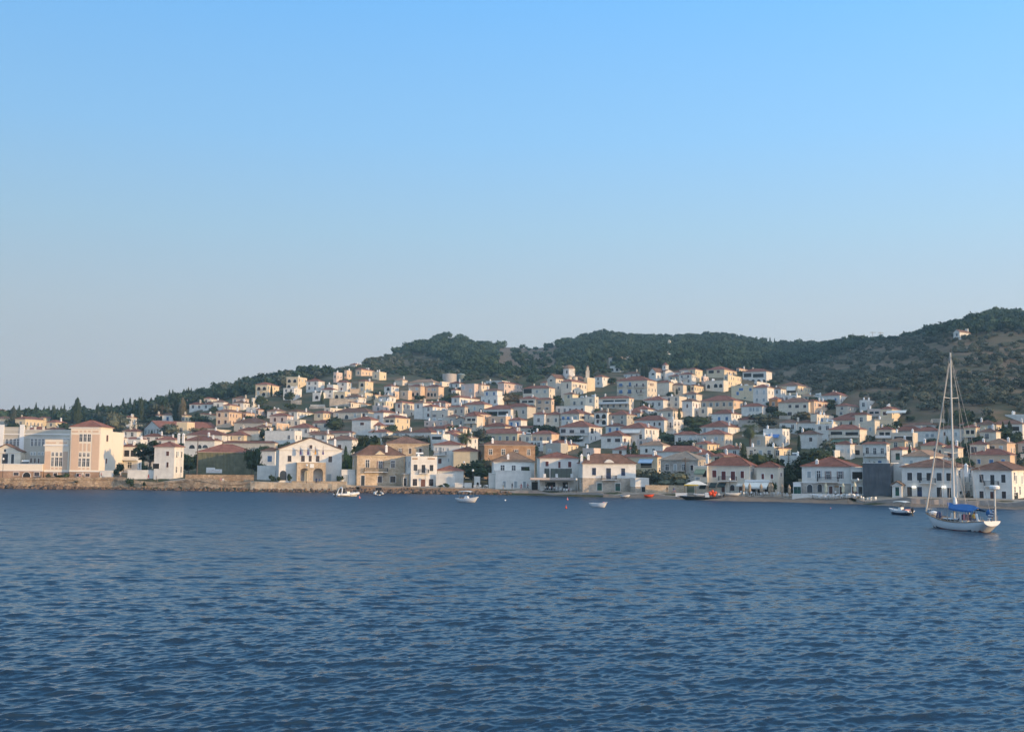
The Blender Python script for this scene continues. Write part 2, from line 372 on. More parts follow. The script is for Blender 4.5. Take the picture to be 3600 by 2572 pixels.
def ground_mat():
    m = bpy.data.materials.new('dry_hillside'); m.use_nodes = True; t = m.node_tree; n = t.nodes; b = n['Principled BSDF']
    b.inputs['Roughness'].default_value = 1; b.inputs['Specular IOR Level'].default_value = .1
    tc = n.new('ShaderNodeTexCoord')
    a = n.new('ShaderNodeTexNoise'); a.inputs['Scale'].default_value = .018; a.inputs['Detail'].default_value = 8; a.inputs['Roughness'].default_value = .65
    f = n.new('ShaderNodeTexNoise'); f.inputs['Scale'].default_value = .07; f.inputs['Detail'].default_value = 6
    mp = n.new('ShaderNodeMapping'); mp.inputs['Scale'].default_value = (1, 1, 3)
    t.links.new(tc.outputs['Object'], a.inputs['Vector']); t.links.new(tc.outputs['Object'], mp.inputs[0]); t.links.new(mp.outputs[0], f.inputs['Vector'])
    cr = n.new('ShaderNodeValToRGB'); e = cr.color_ramp.elements
    e[0].position = .40; e[0].color = (.045, .055, .026, 1); e[1].position = .66; e[1].color = (.15, .11, .076, 1)
    x = cr.color_ramp.elements.new(.52); x.color = (.082, .074, .045, 1)
    ad = n.new('ShaderNodeMath'); ad.operation = 'MULTIPLY_ADD'; ad.inputs[1].default_value = .55; 
    ml = n.new('ShaderNodeMath'); ml.operation = 'MULTIPLY'; ml.inputs[1].default_value = .45
    t.links.new(f.outputs[0], ad.inputs[0]); t.links.new(a.outputs[0], ml.inputs[0]); t.links.new(ml.outputs[0], ad.inputs[2])
    # the right-hand slope is dry grass cut by old terraces that follow the height
    sx = n.new('ShaderNodeSeparateXYZ'); t.links.new(tc.outputs['Object'], sx.inputs[0])
    mk = n.new('ShaderNodeMapRange'); mk.inputs[1].default_value = 60; mk.inputs[2].default_value = 190; mk.inputs[3].default_value = 0; mk.inputs[4].default_value = .075; t.links.new(sx.outputs[0], mk.inputs[0])
    my = n.new('ShaderNodeMapRange'); my.inputs[1].default_value = 400; my.inputs[2].default_value = 470; t.links.new(sx.outputs[1], my.inputs[0])
    mm = n.new('ShaderNodeMath'); mm.operation = 'MULTIPLY'; t.links.new(mk.outputs[0], mm.inputs[0]); t.links.new(my.outputs[0], mm.inputs[1])
    zz = n.new('ShaderNodeMath'); zz.operation = 'MULTIPLY_ADD'; zz.inputs[1].default_value = 9.0; t.links.new(a.outputs[0], zz.inputs[0]); t.links.new(sx.outputs[2], zz.inputs[2])
    pg = n.new('ShaderNodeMath'); pg.operation = 'PINGPONG'; pg.inputs[1].default_value = 2.6; t.links.new(zz.outputs[0], pg.inputs[0])
    lt = n.new('ShaderNodeMath'); lt.operation = 'MULTIPLY_ADD'; lt.inputs[1].default_value = .035; lt.inputs[2].default_value = -.045; t.links.new(pg.outputs[0], lt.inputs[0])
    bx_ = n.new('ShaderNodeMath'); bx_.operation = 'SUBTRACT'; bx_.inputs[1].default_value = 14; t.links.new(sx.outputs[0], bx_.inputs[0]); ba = n.new('ShaderNodeMath'); ba.operation = 'ABSOLUTE'; t.links.new(bx_.outputs[0], ba.inputs[0])
    b3 = n.new('ShaderNodeMapRange'); b3.inputs[1].default_value = 22; b3.inputs[2].default_value = 42; b3.inputs[3].default_value = .24; b3.inputs[4].default_value = 0; t.links.new(ba.outputs[0], b3.inputs[0])
    b4 = n.new('ShaderNodeMapRange'); b4.inputs[1].default_value = 830; b4.inputs[2].default_value = 880; t.links.new(sx.outputs[1], b4.inputs[0]); b5 = n.new('ShaderNodeMath'); b5.operation = 'MULTIPLY_ADD'; t.links.new(b3.outputs[0], b5.inputs[0]); t.links.new(b4.outputs[0], b5.inputs[1]); t.links.new(mm.outputs[0], b5.inputs[2])
    a1 = n.new('ShaderNodeMath'); a1.operation = 'ADD'; t.links.new(b5.outputs[0], a1.inputs[0]); t.links.new(lt.outputs[0], a1.inputs[1])
    a2 = n.new('ShaderNodeMath'); a2.operation = 'ADD'; t.links.new(a1.outputs[0], a2.inputs[0]); t.links.new(ad.outputs[0], a2.inputs[1])
    t.links.new(a2.outputs[0], cr.inputs[0]); t.links.new(cr.outputs[0], b.inputs['Base Color'])
    bp = n.new('ShaderNodeBump'); bp.inputs['Strength'].default_value = .7; bp.inputs['Distance'].default_value = 1.2
    t.links.new(f.outputs[0], bp.inputs['Height']); t.links.new(bp.outputs[0], b.inputs['Normal'])
    return m
M['ground'] = ground_mat()
terrain = link('terrain', np_mesh('terrain', V.reshape(-1, 3), Fq, [M['ground']], smooth=True))
prop(terrain, kind='structure')
# quay: a strip of paving laid on the flat ground between the sea wall and the front row
M['paving'] = mat('quay_paving', (.34, .28, .22), var=.3, scale=.6)
M['sand'] = mat('pebble_beach', (.21, .16, .12), var=.35, scale=.8, bump=.4)
def strip(name, xs, fa, fb, m, kind='structure', n=3):
    b = MB(); k = 0; vs = []; fs = []
    for x in xs:
        A = fa(x); B_ = fb(x)
        for j in range(n + 1): vs.append(A.lerp(B_, j / n))
    for i in range(len(xs) - 1):
        for j in range(n):
            a = i * (n + 1) + j; fs.append((a, a + n + 1, a + n + 2, a + 1))
    b.add(vs, fs, m); o = b.obj(name); prop(o, kind=kind); return o
def qp(x, off, dz=0.0):
    g = ground_at(x, shore_d(x) + off); g.z += dz; return g
xs = list(np.arange(-300, 4000, 20.0))
strip('quay', xs, lambda x: qp(x, 3.1, .02), lambda x: qp(x, 10.5, .03), M['paving'])
# ---------------------------------------------------------------- the sea: one swell surface, crests finer than the mesh come from the material
def sea():
    nr, nc = 1150, 1150
    hh = np.linspace(HC * F / 22.0, HC * F / 330.0, nr)
    d = HC * F / hh
    tx = np.linspace(-0.68, 0.68, nc)
    Y = np.repeat(d[:, None], nc, 1); X = Y * tx[None, :]
    dd = np.gradient(d); sp = np.maximum(dd[:, None], Y * (tx[1] - tx[0])) 
    Z = np.zeros_like(X); DX = np.zeros_like(X); DY = np.zeros_like(X)
    r = np.random.default_rng(11)
    lam = np.geomspace(0.26, 4.5, 80)
    for L in lam:
        k = 2 * np.pi / L
        th = r.normal(R(100), R(34) if L < .8 else R(21)); kx, ky = k * np.cos(th), k * np.sin(th)
        a = 0.0088 * L ** 0.95 * r.uniform(.6, 1.3) * (1.0 if L < 1.0 else (1.0 / L) ** .62)
        fade = np.clip((L / np.maximum(sp, 1e-3) - 1.6) / 1.2, .55 if L > 1.0 else 0, 1)
        q = kx * X + ky * Y + r.uniform(0, 6.28)
        env = 0.75 + 0.35 * np.sin(X * r.uniform(.02, .09) + Y * r.uniform(.01, .06) + r.uniform(0, 6.28))
        A = a * fade * env
        Z += A * np.cos(q); DX -= np.cos(th) * A * np.sin(q) * .95; DY -= np.sin(th) * A * np.sin(q) * .95
    ei = np.clip((d - 22.5) / 3, 0, 1)[:, None]; ed = np.clip((0.68 - np.abs(tx)) / .06, 0, 1)[None, :] * ei
    Z = Z * ed - .255 * (1 - ed); DX *= ed; DY *= ed
    Vv = np.stack([X + DX, Y + DY, Z], -1).reshape(-1, 3)
    idx = np.arange(nr * nc).reshape(nr, nc)
    Q = np.stack([idx[:-1, :-1], idx[:-1, 1:], idx[1:, 1:], idx[1:, :-1]], -1).reshape(-1, 4)
    # a coarse surround so that the sea goes on past the frame on every side
    b = len(Vv); S = np.array([(-3000, -3000, -.25), (3000, -3000, -.25), (3000, 1200, -.25), (-3000, 1200, -.25)], float)
    Vv = np.concatenate([Vv, S]); Q = np.concatenate([Q, np.array([[b, b + 1, b + 2, b + 3]])])
    m = bpy.data.materials.new('sea_water'); m.use_nodes = True; t = m.node_tree; n = t.nodes; p = n['Principled BSDF']
    p.inputs['Base Color'].default_value = (.0004, .018, .042, 1); p.inputs['Roughness'].default_value = .07; p.inputs['IOR'].default_value = 1.31
    tc = n.new('ShaderNodeTexCoord'); mp = n.new('ShaderNodeMapping'); mp.inputs['Scale'].default_value = (.75, 1.5, 1); mp.inputs['Rotation'].default_value = (0, 0, R(12))
    a = n.new('ShaderNodeTexNoise'); a.inputs['Scale'].default_value = 2.2; a.inputs['Detail'].default_value = 5; a.inputs['Roughness'].default_value = .6
    c = n.new('ShaderNodeTexNoise'); c.inputs['Scale'].default_value = .55; c.inputs['Detail'].default_value = 3
    t.links.new(tc.outputs['Object'], mp.inputs[0]); t.links.new(mp.outputs[0], a.inputs['Vector']); t.links.new(mp.outputs[0], c.inputs['Vector'])
    b1 = n.new('ShaderNodeBump'); b1.inputs['Strength'].default_value = .25; b1.inputs['Distance'].default_value = .05
    b2 = n.new('ShaderNodeBump'); b2.inputs['Distance'].default_value = .55; sy = n.new('ShaderNodeSeparateXYZ'); t.links.new(tc.outputs['Object'], sy.inputs[0]); my = n.new('ShaderNodeMapRange'); my.inputs[1].default_value = 50; my.inputs[2].default_value = 190; my.inputs[3].default_value = .06; my.inputs[4].default_value = .95; t.links.new(sy.outputs[1], my.inputs[0]); t.links.new(my.outputs[0], b2.inputs['Strength']); mr_ = n.new('ShaderNodeMapRange'); mr_.inputs[1].default_value = 50; mr_.inputs[2].default_value = 230; mr_.inputs[3].default_value = .07; mr_.inputs[4].default_value = .45; t.links.new(sy.outputs[1], mr_.inputs[0]); t.links.new(mr_.outputs[0], p.inputs['Roughness'])
    t.links.new(c.outputs[0], b2.inputs['Height']); t.links.new(a.outputs[0], b1.inputs['Height'])
    t.links.new(b2.outputs[0], b1.inputs['Normal']); t.links.new(b1.outputs[0], p.inputs['Normal'])
    o = link('sea', np_mesh('sea', Vv, Q, [m], smooth=True)); prop(o, kind='structure')
sea()
# ---------------------------------------------------------------- windows, doors (mesh data shared between equal ones); faces local -y
_wc = {}
def win_mesh(st, w, h):
    w = max(.4, round(w * 5) / 5); h = max(.4, round(h * 5) / 5); k = (st, w, h)
    if k in _wc: return _wc[k]
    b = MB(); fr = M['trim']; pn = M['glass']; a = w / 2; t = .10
    if st == 'o':                       # flat dark pane painted as the shade in a terrace or shop opening
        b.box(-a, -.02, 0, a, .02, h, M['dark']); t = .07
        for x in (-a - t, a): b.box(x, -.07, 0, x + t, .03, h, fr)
        b.box(-a - t, -.075, h, a + t, .03, h + t, fr)
    elif st in 'ae':                      # arched
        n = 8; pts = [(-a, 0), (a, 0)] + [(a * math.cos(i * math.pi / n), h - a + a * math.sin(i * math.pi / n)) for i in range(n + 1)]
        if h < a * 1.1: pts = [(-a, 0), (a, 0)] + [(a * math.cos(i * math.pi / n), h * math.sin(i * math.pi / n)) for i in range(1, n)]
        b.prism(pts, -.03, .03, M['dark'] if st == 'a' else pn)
        q = [(x * 1.14, z * 1.06 if z > 0 else z) for x, z in pts]; b.prism(q, -.015, .04, fr)
    else:
        sh = {'s': 'brownwood', 'm': 'redwood', 'b': 'blue', 'q': 'palewood', 'd': 'brownwood', 'v': 'green', 'n': 'navy'}
        if st in 'smbqdvn':
            b.box(-a, -.06, 0, a, .02, h, M[sh[st]]); b.box(-.02, -.075, .03, .02, .02, h - .03, M['dark'])
            if st in 'dvn': b.box(-a + .12, -.07, h * .55, -.1, .02, h - .15, pn); b.box(.1, -.07, h * .55, a - .12, .02, h - .15, pn)
        else:
            b.box(-a, -.03, 0, a, .02, h, pn)
            fc = {'p': fr, 'x': M['brownwood'], 'k': M['iron'], 'l': fr, 't': fr}[st]
            b.box(-.035, -.05, 0, .035, .0, h, fc); b.box(-a, -.045, h * .64, a, .0, h * .64 + .06, fc)
            if st in 'xk':
                for x in (-a, a - .09): b.box(x, -.055, 0, x + .09, 0, h, fc)
                b.box(-a, -.05, h - .09, a, 0, h, fc); b.box(-a, -.05, 0, a, 0, .08, fc)
            if st in 'lt':              # open shutters either side
                for s in (-1, 1): b.box(s * (a + .1) - (a * .5 if s < 0 else -.0), -.07, 0, s * (a + .1) + (0 if s < 0 else a * .5), -.02, h, M['palewood'] if st == 't' else M['brownwood'])
        for x in (-a - t, a): b.box(x, -.05, -t, x + t, .02, h + t, fr)
        b.box(-a, -.052, h, a, .02, h + t, fr)
        if h < 1.9: b.box(-a - .18, -.12, -t - .05, a + .18, .02, -t + .001, fr)
    _wc[k] = b.mesh('window_' + st); return _wc[k]
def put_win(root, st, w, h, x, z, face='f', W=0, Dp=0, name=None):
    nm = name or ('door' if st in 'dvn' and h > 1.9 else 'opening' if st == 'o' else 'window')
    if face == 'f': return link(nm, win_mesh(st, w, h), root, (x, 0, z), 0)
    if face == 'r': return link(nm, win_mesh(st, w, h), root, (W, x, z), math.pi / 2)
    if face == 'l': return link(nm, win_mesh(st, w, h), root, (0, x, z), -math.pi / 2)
# ---------------------------------------------------------------- roofs
def roof_mesh(W, D, rm, kind, rise=None, oh=.34):
    b = MB(); m = M[rm]; x0, x1, y0, y1 = -oh, W + oh, -oh, D + oh
    w, d = x1 - x0, y1 - y0; s = min(w, d) / 2; r = rise if rise is not None else s * .43
    b.box(x0 + .1, y0 + .1, .0, x1 - .1, y1 - .1, .1, M['trim'])
    if kind != 'gf': b.box(x0, y0, .1, x1, y1, .17, m)
    z0, z1 = .17, .17 + r
    if kind == 'hip':
        if w >= d: A = (x0 + s, y0 + s, z1); B = (x1 - s, y0 + s, z1); fs = [(0, 1, 5, 4), (1, 2, 5), (2, 3, 4, 5), (3, 0, 4)]
        else: A = (x0 + s, y0 + s, z1); B = (x0 + s, y1 - s, z1); fs = [(0, 1, 4), (1, 2, 5, 4), (2, 3, 5), (3, 0, 4, 5)]
        vs = [(x0, y0, z0), (x1, y0, z0), (x1, y1, z0), (x0, y1, z0), A, B]
        if abs(w - d) < .02: vs = vs[:5]; fs = [(0, 1, 4), (1, 2, 4), (2, 3, 4), (3, 0, 4)]
        b.add(vs, fs, m)
        # ridge and hip caps
        e = [(vs[i], vs[j]) for i, j in ((0, 4), (3, 4 if (w >= d or len(vs) == 5) else 5), (1, (5 if w >= d else 4) if len(vs) > 5 else 4), (2, 5 if len(vs) > 5 else 4))]
        if len(vs) > 5: e.append((vs[4], vs[5]))
        for p, q in e: b.tube(p, q, .10, m, n=4)
    elif kind == 'gf':                    # ridge runs back from the front
        r = rise if rise is not None else w / 2 * .40; z1 = z0 + r
        z1 = z0 + r; b.prism([(x0, z0 - .12), (W / 2, z1 - .02), (W / 2, z1 + .18), (x0, z0 + .08)], y0, y1, m); b.prism([(W / 2, z1 - .02), (x1, z0 - .12), (x1, z0 + .08), (W / 2, z1 + .18)], y0, y1, m)
    elif kind == 'gs':                    # ridge runs along the front
        r = rise if rise is not None else d / 2 * .40; z1 = z0 + r
        b.add([(x0, y0, z0), (x1, y0, z0), (x1, y1, z0), (x0, y1, z0), (x0, D / 2, z1), (x1, D / 2, z1)], [(0, 1, 5, 4), (1, 2, 5), (2, 3, 4, 5), (3, 0, 4)], m)
    return b, r
def chimney_mesh(h=1.3, wd=.6, col='trim'):
    k = ('chim', round(h, 1), round(wd, 1), col)
    if k not in _wc:
        b = MB(); a = wd / 2; b.box(-a, -a, -.9, a, a, h, M[col]); b.box(-a - .08, -a - .08, h, a + .08, a + .08, h + .1, M[col])
        b.add([(-a, -a, h + .1), (a, -a, h + .1), (a, a, h + .1), (-a, a, h + .1), (0, 0, h + .55)], [(0, 1, 4), (1, 2, 4), (2, 3, 4), (3, 0, 4)], M[col])
        b.box(-a - .003, -.1, h - .35, a + .003, .1, h - .12, M['dark'])
        _wc[k] = b.mesh('chimney')
    return _wc[k]
def solar_mesh():
    if 'sol' not in _wc:
        b = MB(); b.add([(-1, 0, .2), (1, 0, .2), (1, 1.5, 1.1), (-1, 1.5, 1.1)], [(0, 1, 2, 3)], M['glass'])
        b.tube((-1, 1.6, 1.25), (1, 1.6, 1.25), .25, M['plastic'], n=8)
        for x in (-.8, .8): b.tube((x, 1.5, 0), (x, 1.5, 1.1), .04, M['iron'], n=4); b.tube((x, .1, 0), (x, .1, .25), .04, M['iron'], n=4)
        _wc['sol'] = b.mesh('solar_heater')
    return _wc['sol']
def rail_mesh(w, d, h=1.0, m='iron'):
    k = ('rail', round(w, 1), round(d, 1), m)
    if k not in _wc:
        b = MB(); mm = M[m]
        for x in np.arange(0, w + .01, max(.16, w / 40)): b.box(x - .015, 0, .05, x + .015, .03, h, mm)
        for y in np.arange(0, d, .18):
            for x in (0, w - .03): b.box(x, y, .05, x + .03, y + .03, h, mm)
        b.box(-.02, -.02, h, w + .02, .05, h + .06, mm); b.box(-.02, .05, h, .04, d, h + .06, mm); b.box(w - .04, .05, h, w + .02, d, h + .06, mm)
        _wc[k] = b.mesh('railing')
    return _wc[k]
# ---------------------------------------------------------------- the house: corner pixels of its front (and of the side seen) are turned into a real plan
HOUSES = []
FOOT = []
def solve(xa, xb, xs, yb, ye, phi, dover=None):
    """front from xa to xb, side seen ends at xs (None: side not seen). returns corner, W, D, wall height"""
    left = xs is not None and xs < xa
    ph = R(phi); u = Vector((math.cos(ph), -math.sin(ph))); v = Vector((math.sin(ph), math.cos(ph)))
    xc = xa if left else xb
    ym = yb
    d = dover or depth_at((xa + xb) / 2, yb)
    p0 = at(xc, ym, d); P = Vector((p0.x, d))
    def tan(x): r = ray(x, ym); return r.x / r.y
    def hit(P, dr, t):
        den = dr.x - t * dr.y
        return (t * P.y - P.x) / den if abs(den) > 1e-4 else 8.0
    W = hit(P, -u if not left else u, tan(xa if not left else xb))
    W = abs(W)
    if xs is not None: D = hit(P, v, tan(xs)); D = D if D > 0 else 9.0
    else: D = 8.0
    if not left: P = P - u * W
    zb = at(xc, yb, d).z; q = P if left else P + u * W
    zt = at(xc, ye, q.y).z
    return P, W, D, zb, zt - zb, d
def local(root, phi, t, x, y, face='f', W=0, Dp=0):
    """where the line of sight through tile pixel (x,y) meets a face of the house: (along, up) in the house's own frame"""
    X, Y = px(t, x, y); r = ray(X, Y); o = root.location; ph = R(phi)
    u = Vector((math.cos(ph), -math.sin(ph), 0)); v = Vector((math.sin(ph), math.cos(ph), 0))
    if face == 'f': n = v; P = Vector(o); al = u
    elif face == 'r': n = u; P = Vector(o) + u * W; al = v
    else: n = u; P = Vector(o); al = v
    cam0 = Vector((0, 0, HC)); k = (P - cam0).dot(n) / r.dot(n); h = cam0 + r * k
    return (h - P).dot(al), h.z - o.z
def yaw_for(X):
    return lerp(X, [0, 600, 1000, 1300, 1600, 1900, 2400, 3000, 3600], [2, 4, 14, 24, 28, 30, 31, 36, 38])
def house(t, xa, xb, xs, ye, yb, rf='red', col='w', fl=1, win=None, nf=None, ns=None, phi=None, rise=None, chim=None, rects=None, wins='p', label=None, name='house',
          cat='house', kind='hip', dov=None, dmax=22, plinth=None, terrace=False, low=None, D=None, group='houses climbing the hillside', loc_hint=None, blind=False, parapet='trim'):
    X0, Yb = px(t, xa, yb); X1, Ye = px(t, xb, ye); Xs = px(t, xs, yb)[0] if xs is not None else None
    if phi is None: phi = yaw_for((X0 + X1) / 2)
    P, W, Dp, zb, H, d = solve(X0, X1, Xs, Yb, Ye, phi, dov)
    if D: Dp = D
    elif xs is None: Dp = min(max(W * .7, 6), 10)
    Dp = min(max(Dp, 3.0), dmax)
    H = max(H, 2.2)
    root = empty(name, (P.x, P.y, zb), -R(phi), None, cat, group)
    rnd = random.Random(int(X0 * 7 + Yb * 13))
    wm = M[col]; b = MB(); e = 3.5
    if low:                                # (material, fraction of the height): lower storey of another material
        hz = H * low[1]; b.box(0, 0, -e, W, Dp, hz, M[low[0]]); b.box(0, 0, hz, W, Dp, H, wm); b.box(-.04, -.04, hz - .1, W + .04, Dp + .04, hz + .1, M['trim'])
    else: b.box(0, 0, -e, W, Dp, H, wm)
    if kind == 'flat' and not terrace: pass
    if fl > 1 and not low and col not in 'sku': b.box(-.03, -.03, H / fl - .06, W + .03, Dp + .03, H / fl + .06, wm)
    if kind == 'gf':
        r = rise if rise is not None else (W / 2 + .4) * .40
        b.prism([(0, H), (W, H), (W, H + .1), (W / 2, H + r + .1), (0, H + .1)], 0, .3, wm); b.prism([(0, H), (W, H), (W, H + .1), (W / 2, H + r + .1), (0, H + .1)], Dp - .3, Dp, wm)
    wall = b.obj('wall', root)
    if kind == 'flat':
        rb = MB(); ph_ = .45; tk = .22; pm = wm
        rb.box(tk, tk, H, W - tk, Dp - tk, H + .05, M['slab'])
        for q in ((0, 0, W, tk), (0, Dp - tk, W, Dp), (0, tk, tk, Dp - tk), (W - tk, tk, W, Dp - tk)): rb.box(q[0], q[1], H, q[2], q[3], H + ph_, pm)
        rb.box(-.06, -.06, H + ph_, W + .06, Dp + .06, H + ph_ + .08, M['trim'] if col != 'w' else wm)
        roof = rb.obj('roof', root); rr = 0
    else:
        rb, rr = roof_mesh(W, Dp, rf, kind, rise); roof = rb.obj('roof', root, (0, 0, H))
    nch = chim if chim is not None else rnd.choice([0, 1, 1, 1, 2])
    if isinstance(nch, list):
        for cx, cy in nch:
            lx, lz = local(root, phi, t, cx, cy); link('chimney', chimney_mesh(1.4), roof, (lx, 1.2, (lz - 1.6 - (H if kind != 'flat' else 0))))
    else:
        for i in range(nch):
            cx = rnd.choice([.12, .3, .7, .88]) * W; cy = rnd.uniform(.25, .75) * Dp
            dd = min(cx, W - cx, cy, Dp - cy) * .38
            if kind == 'flat': link('chimney', chimney_mesh(1.2), roof, (cx, cy, H + .3))
            else: link('chimney', chimney_mesh(rnd.choice([.9, 1.2, 1.5]), rnd.choice([.6, .7]), rnd.choice(['trim', 'trim', 'c'])), roof, (cx, cy, .3 + dd))
    if kind == 'flat' and rnd.random() < .35 and W > 5: link('solar_heater', solar_mesh(), root, (W * .5, Dp * .5, H + .05))
    fh = H / fl
    if rects is not None:
        for rc in rects:
            st, a, b0, c, dd = rc[0], rc[1], rc[2], rc[3], rc[4]; fc = rc[5] if len(rc) > 5 else 'f'
            x1, z1 = local(root, phi, t, a, b0, fc, W, Dp); x2, z0 = local(root, phi, t, c, dd, fc, W, Dp)
            if x2 < x1: x1, x2 = x2, x1
            ww, hh = max(abs(x2 - x1), .5), max(z1 - z0, .6)
            if fc != 'f' and not (-.2 < (x1 + x2) / 2 < Dp + .2): continue
            if st == 'B':                   # balcony: slab and railing across the rect, its foot at the rect's bottom
                bb = MB(); bb.box(x1, -1.0, z0 - .12, x2, 0.01, z0, M['trim']); bo = bb.obj('balcony', root)
                link('railing', rail_mesh(x2 - x1, .95), bo, (x1, -.98, z0))
            elif st in ('W', 'GA', 'GD', 'BL', 'ST'):   # awnings
                mm = {'W': 'awn_white', 'GA': 'awn_green', 'GD': 'awn_dgreen', 'BL': 'awn_blue', 'ST': 'awn_stripe'}[st]
                bb = MB(); bb.add([(x1, -.02, z1), (x2, -.02, z1), (x2, -1.5, z0), (x1, -1.5, z0), (x1, -.02, z1 - .06), (x2, -.02, z1 - .06), (x2, -1.5, z0 - .06), (x1, -1.5, z0 - .06), (x1, -1.5, z0 - .25), (x2, -1.5, z0 - .25)],
                           [(0, 3, 2, 1), (4, 5, 6, 7), (0, 1, 5, 4), (3, 8, 9, 2), (0, 4, 7, 3), (1, 2, 6, 5)], M[mm]); bb.obj('awning', root)
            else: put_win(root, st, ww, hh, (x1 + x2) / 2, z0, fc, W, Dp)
    elif not blind:
        n = nf if nf is not None else max(1, int(W / 3.2)); st0 = wins or rnd.choice('ppsqb')
        for f in range(fl):
            hh = min(1.8, fh * .56); z = f * fh + fh * .34
            if terrace and f == fl - 1:
                ow = W * .8 / 2
                for i in range(2): put_win(root, 'o', ow - .5, fh * .62, W * .12 + ow * (i + .5), f * fh + fh * .12)
                bb = MB(); bb.box(-.1, -1.5, f * fh - .1, W + .1, 0, f * fh + .08, M['trim'])
                bb.box(-.1, -1.5, f * fh + .08, W + .1, -1.35, f * fh + .95, wm if rnd.random() < .5 else M['trim']); bb.obj('balcony', root); continue
            for i in range(n):
                if f == 0 and fl > 1 and rnd.random() < .15: continue
                x = (i + .5 + rnd.uniform(-.07, .07)) * W / n
                st = st0 if rnd.random() < .8 else rnd.choice('pqs')
                if st in 'ae': put_win(root, st, min(1.9, W / n * .62), min(fh * .7, 2.1), x, f * fh + .3)
                else: put_win(root, st, 1.2, hh, x, z)
        if n >= 2 and fl == 2 and not terrace and rnd.random() < .45:
            bw = min(3.0, W * .5); bb = MB(); bb.box(W / 2 - bw / 2, -.95, fh - .1, W / 2 + bw / 2, .01, fh + .04, M['trim']); bo = bb.obj('balcony', root)
            link('railing', rail_mesh(bw, .9), bo, (W / 2 - bw / 2, -.93, fh + .04))
    if xs is not None and ns != 0 and not blind:
        n = ns if ns is not None else max(1, int(Dp / 3.5)); fc = 'l' if xs < xa else 'r'
        for f in range(fl):
            for i in range(n):
                if ns is None and rnd.random() < .2: continue
                put_win(root, rnd.choice('psq') if wins in 'ae' else wins, 1.05, min(1.6, fh * .52), (i + .5) * Dp / n, f * fh + fh * .34, fc, W, Dp)
    root['label'] = label or ''
    Xa, Xb = min(X0, X1, Xs or X0), max(X0, X1, Xs or X1)
    rec = dict(root=root, x=(Xa + Xb) / 2, x0=Xa, x1=Xb, y=(Ye + Yb) / 2, ye=Ye, yb=Yb, W=W, D=Dp, H=H, phi=phi, col=col, fl=fl, rf=rf, kind=kind, d=d, terrace=terrace, auto=not label, wall=wall, roof=roof, low=low, hint=loc_hint)
    HOUSES.append(rec); FOOT.append((P.x, P.y, W, Dp, R(phi)))
    return rec
def in_foot(x, y, mg=1.0):
    for px_, py_, W, D_, ph in FOOT:
        if abs(x - px_) > 40 or abs(y - py_) > 40: continue
        dx, dy = x - px_, y - py_; a = dx * math.cos(ph) - dy * math.sin(ph); b = dx * math.sin(ph) + dy * math.cos(ph)
        if -mg < a < W + mg and -mg < b < D_ + mg: return True
    return False
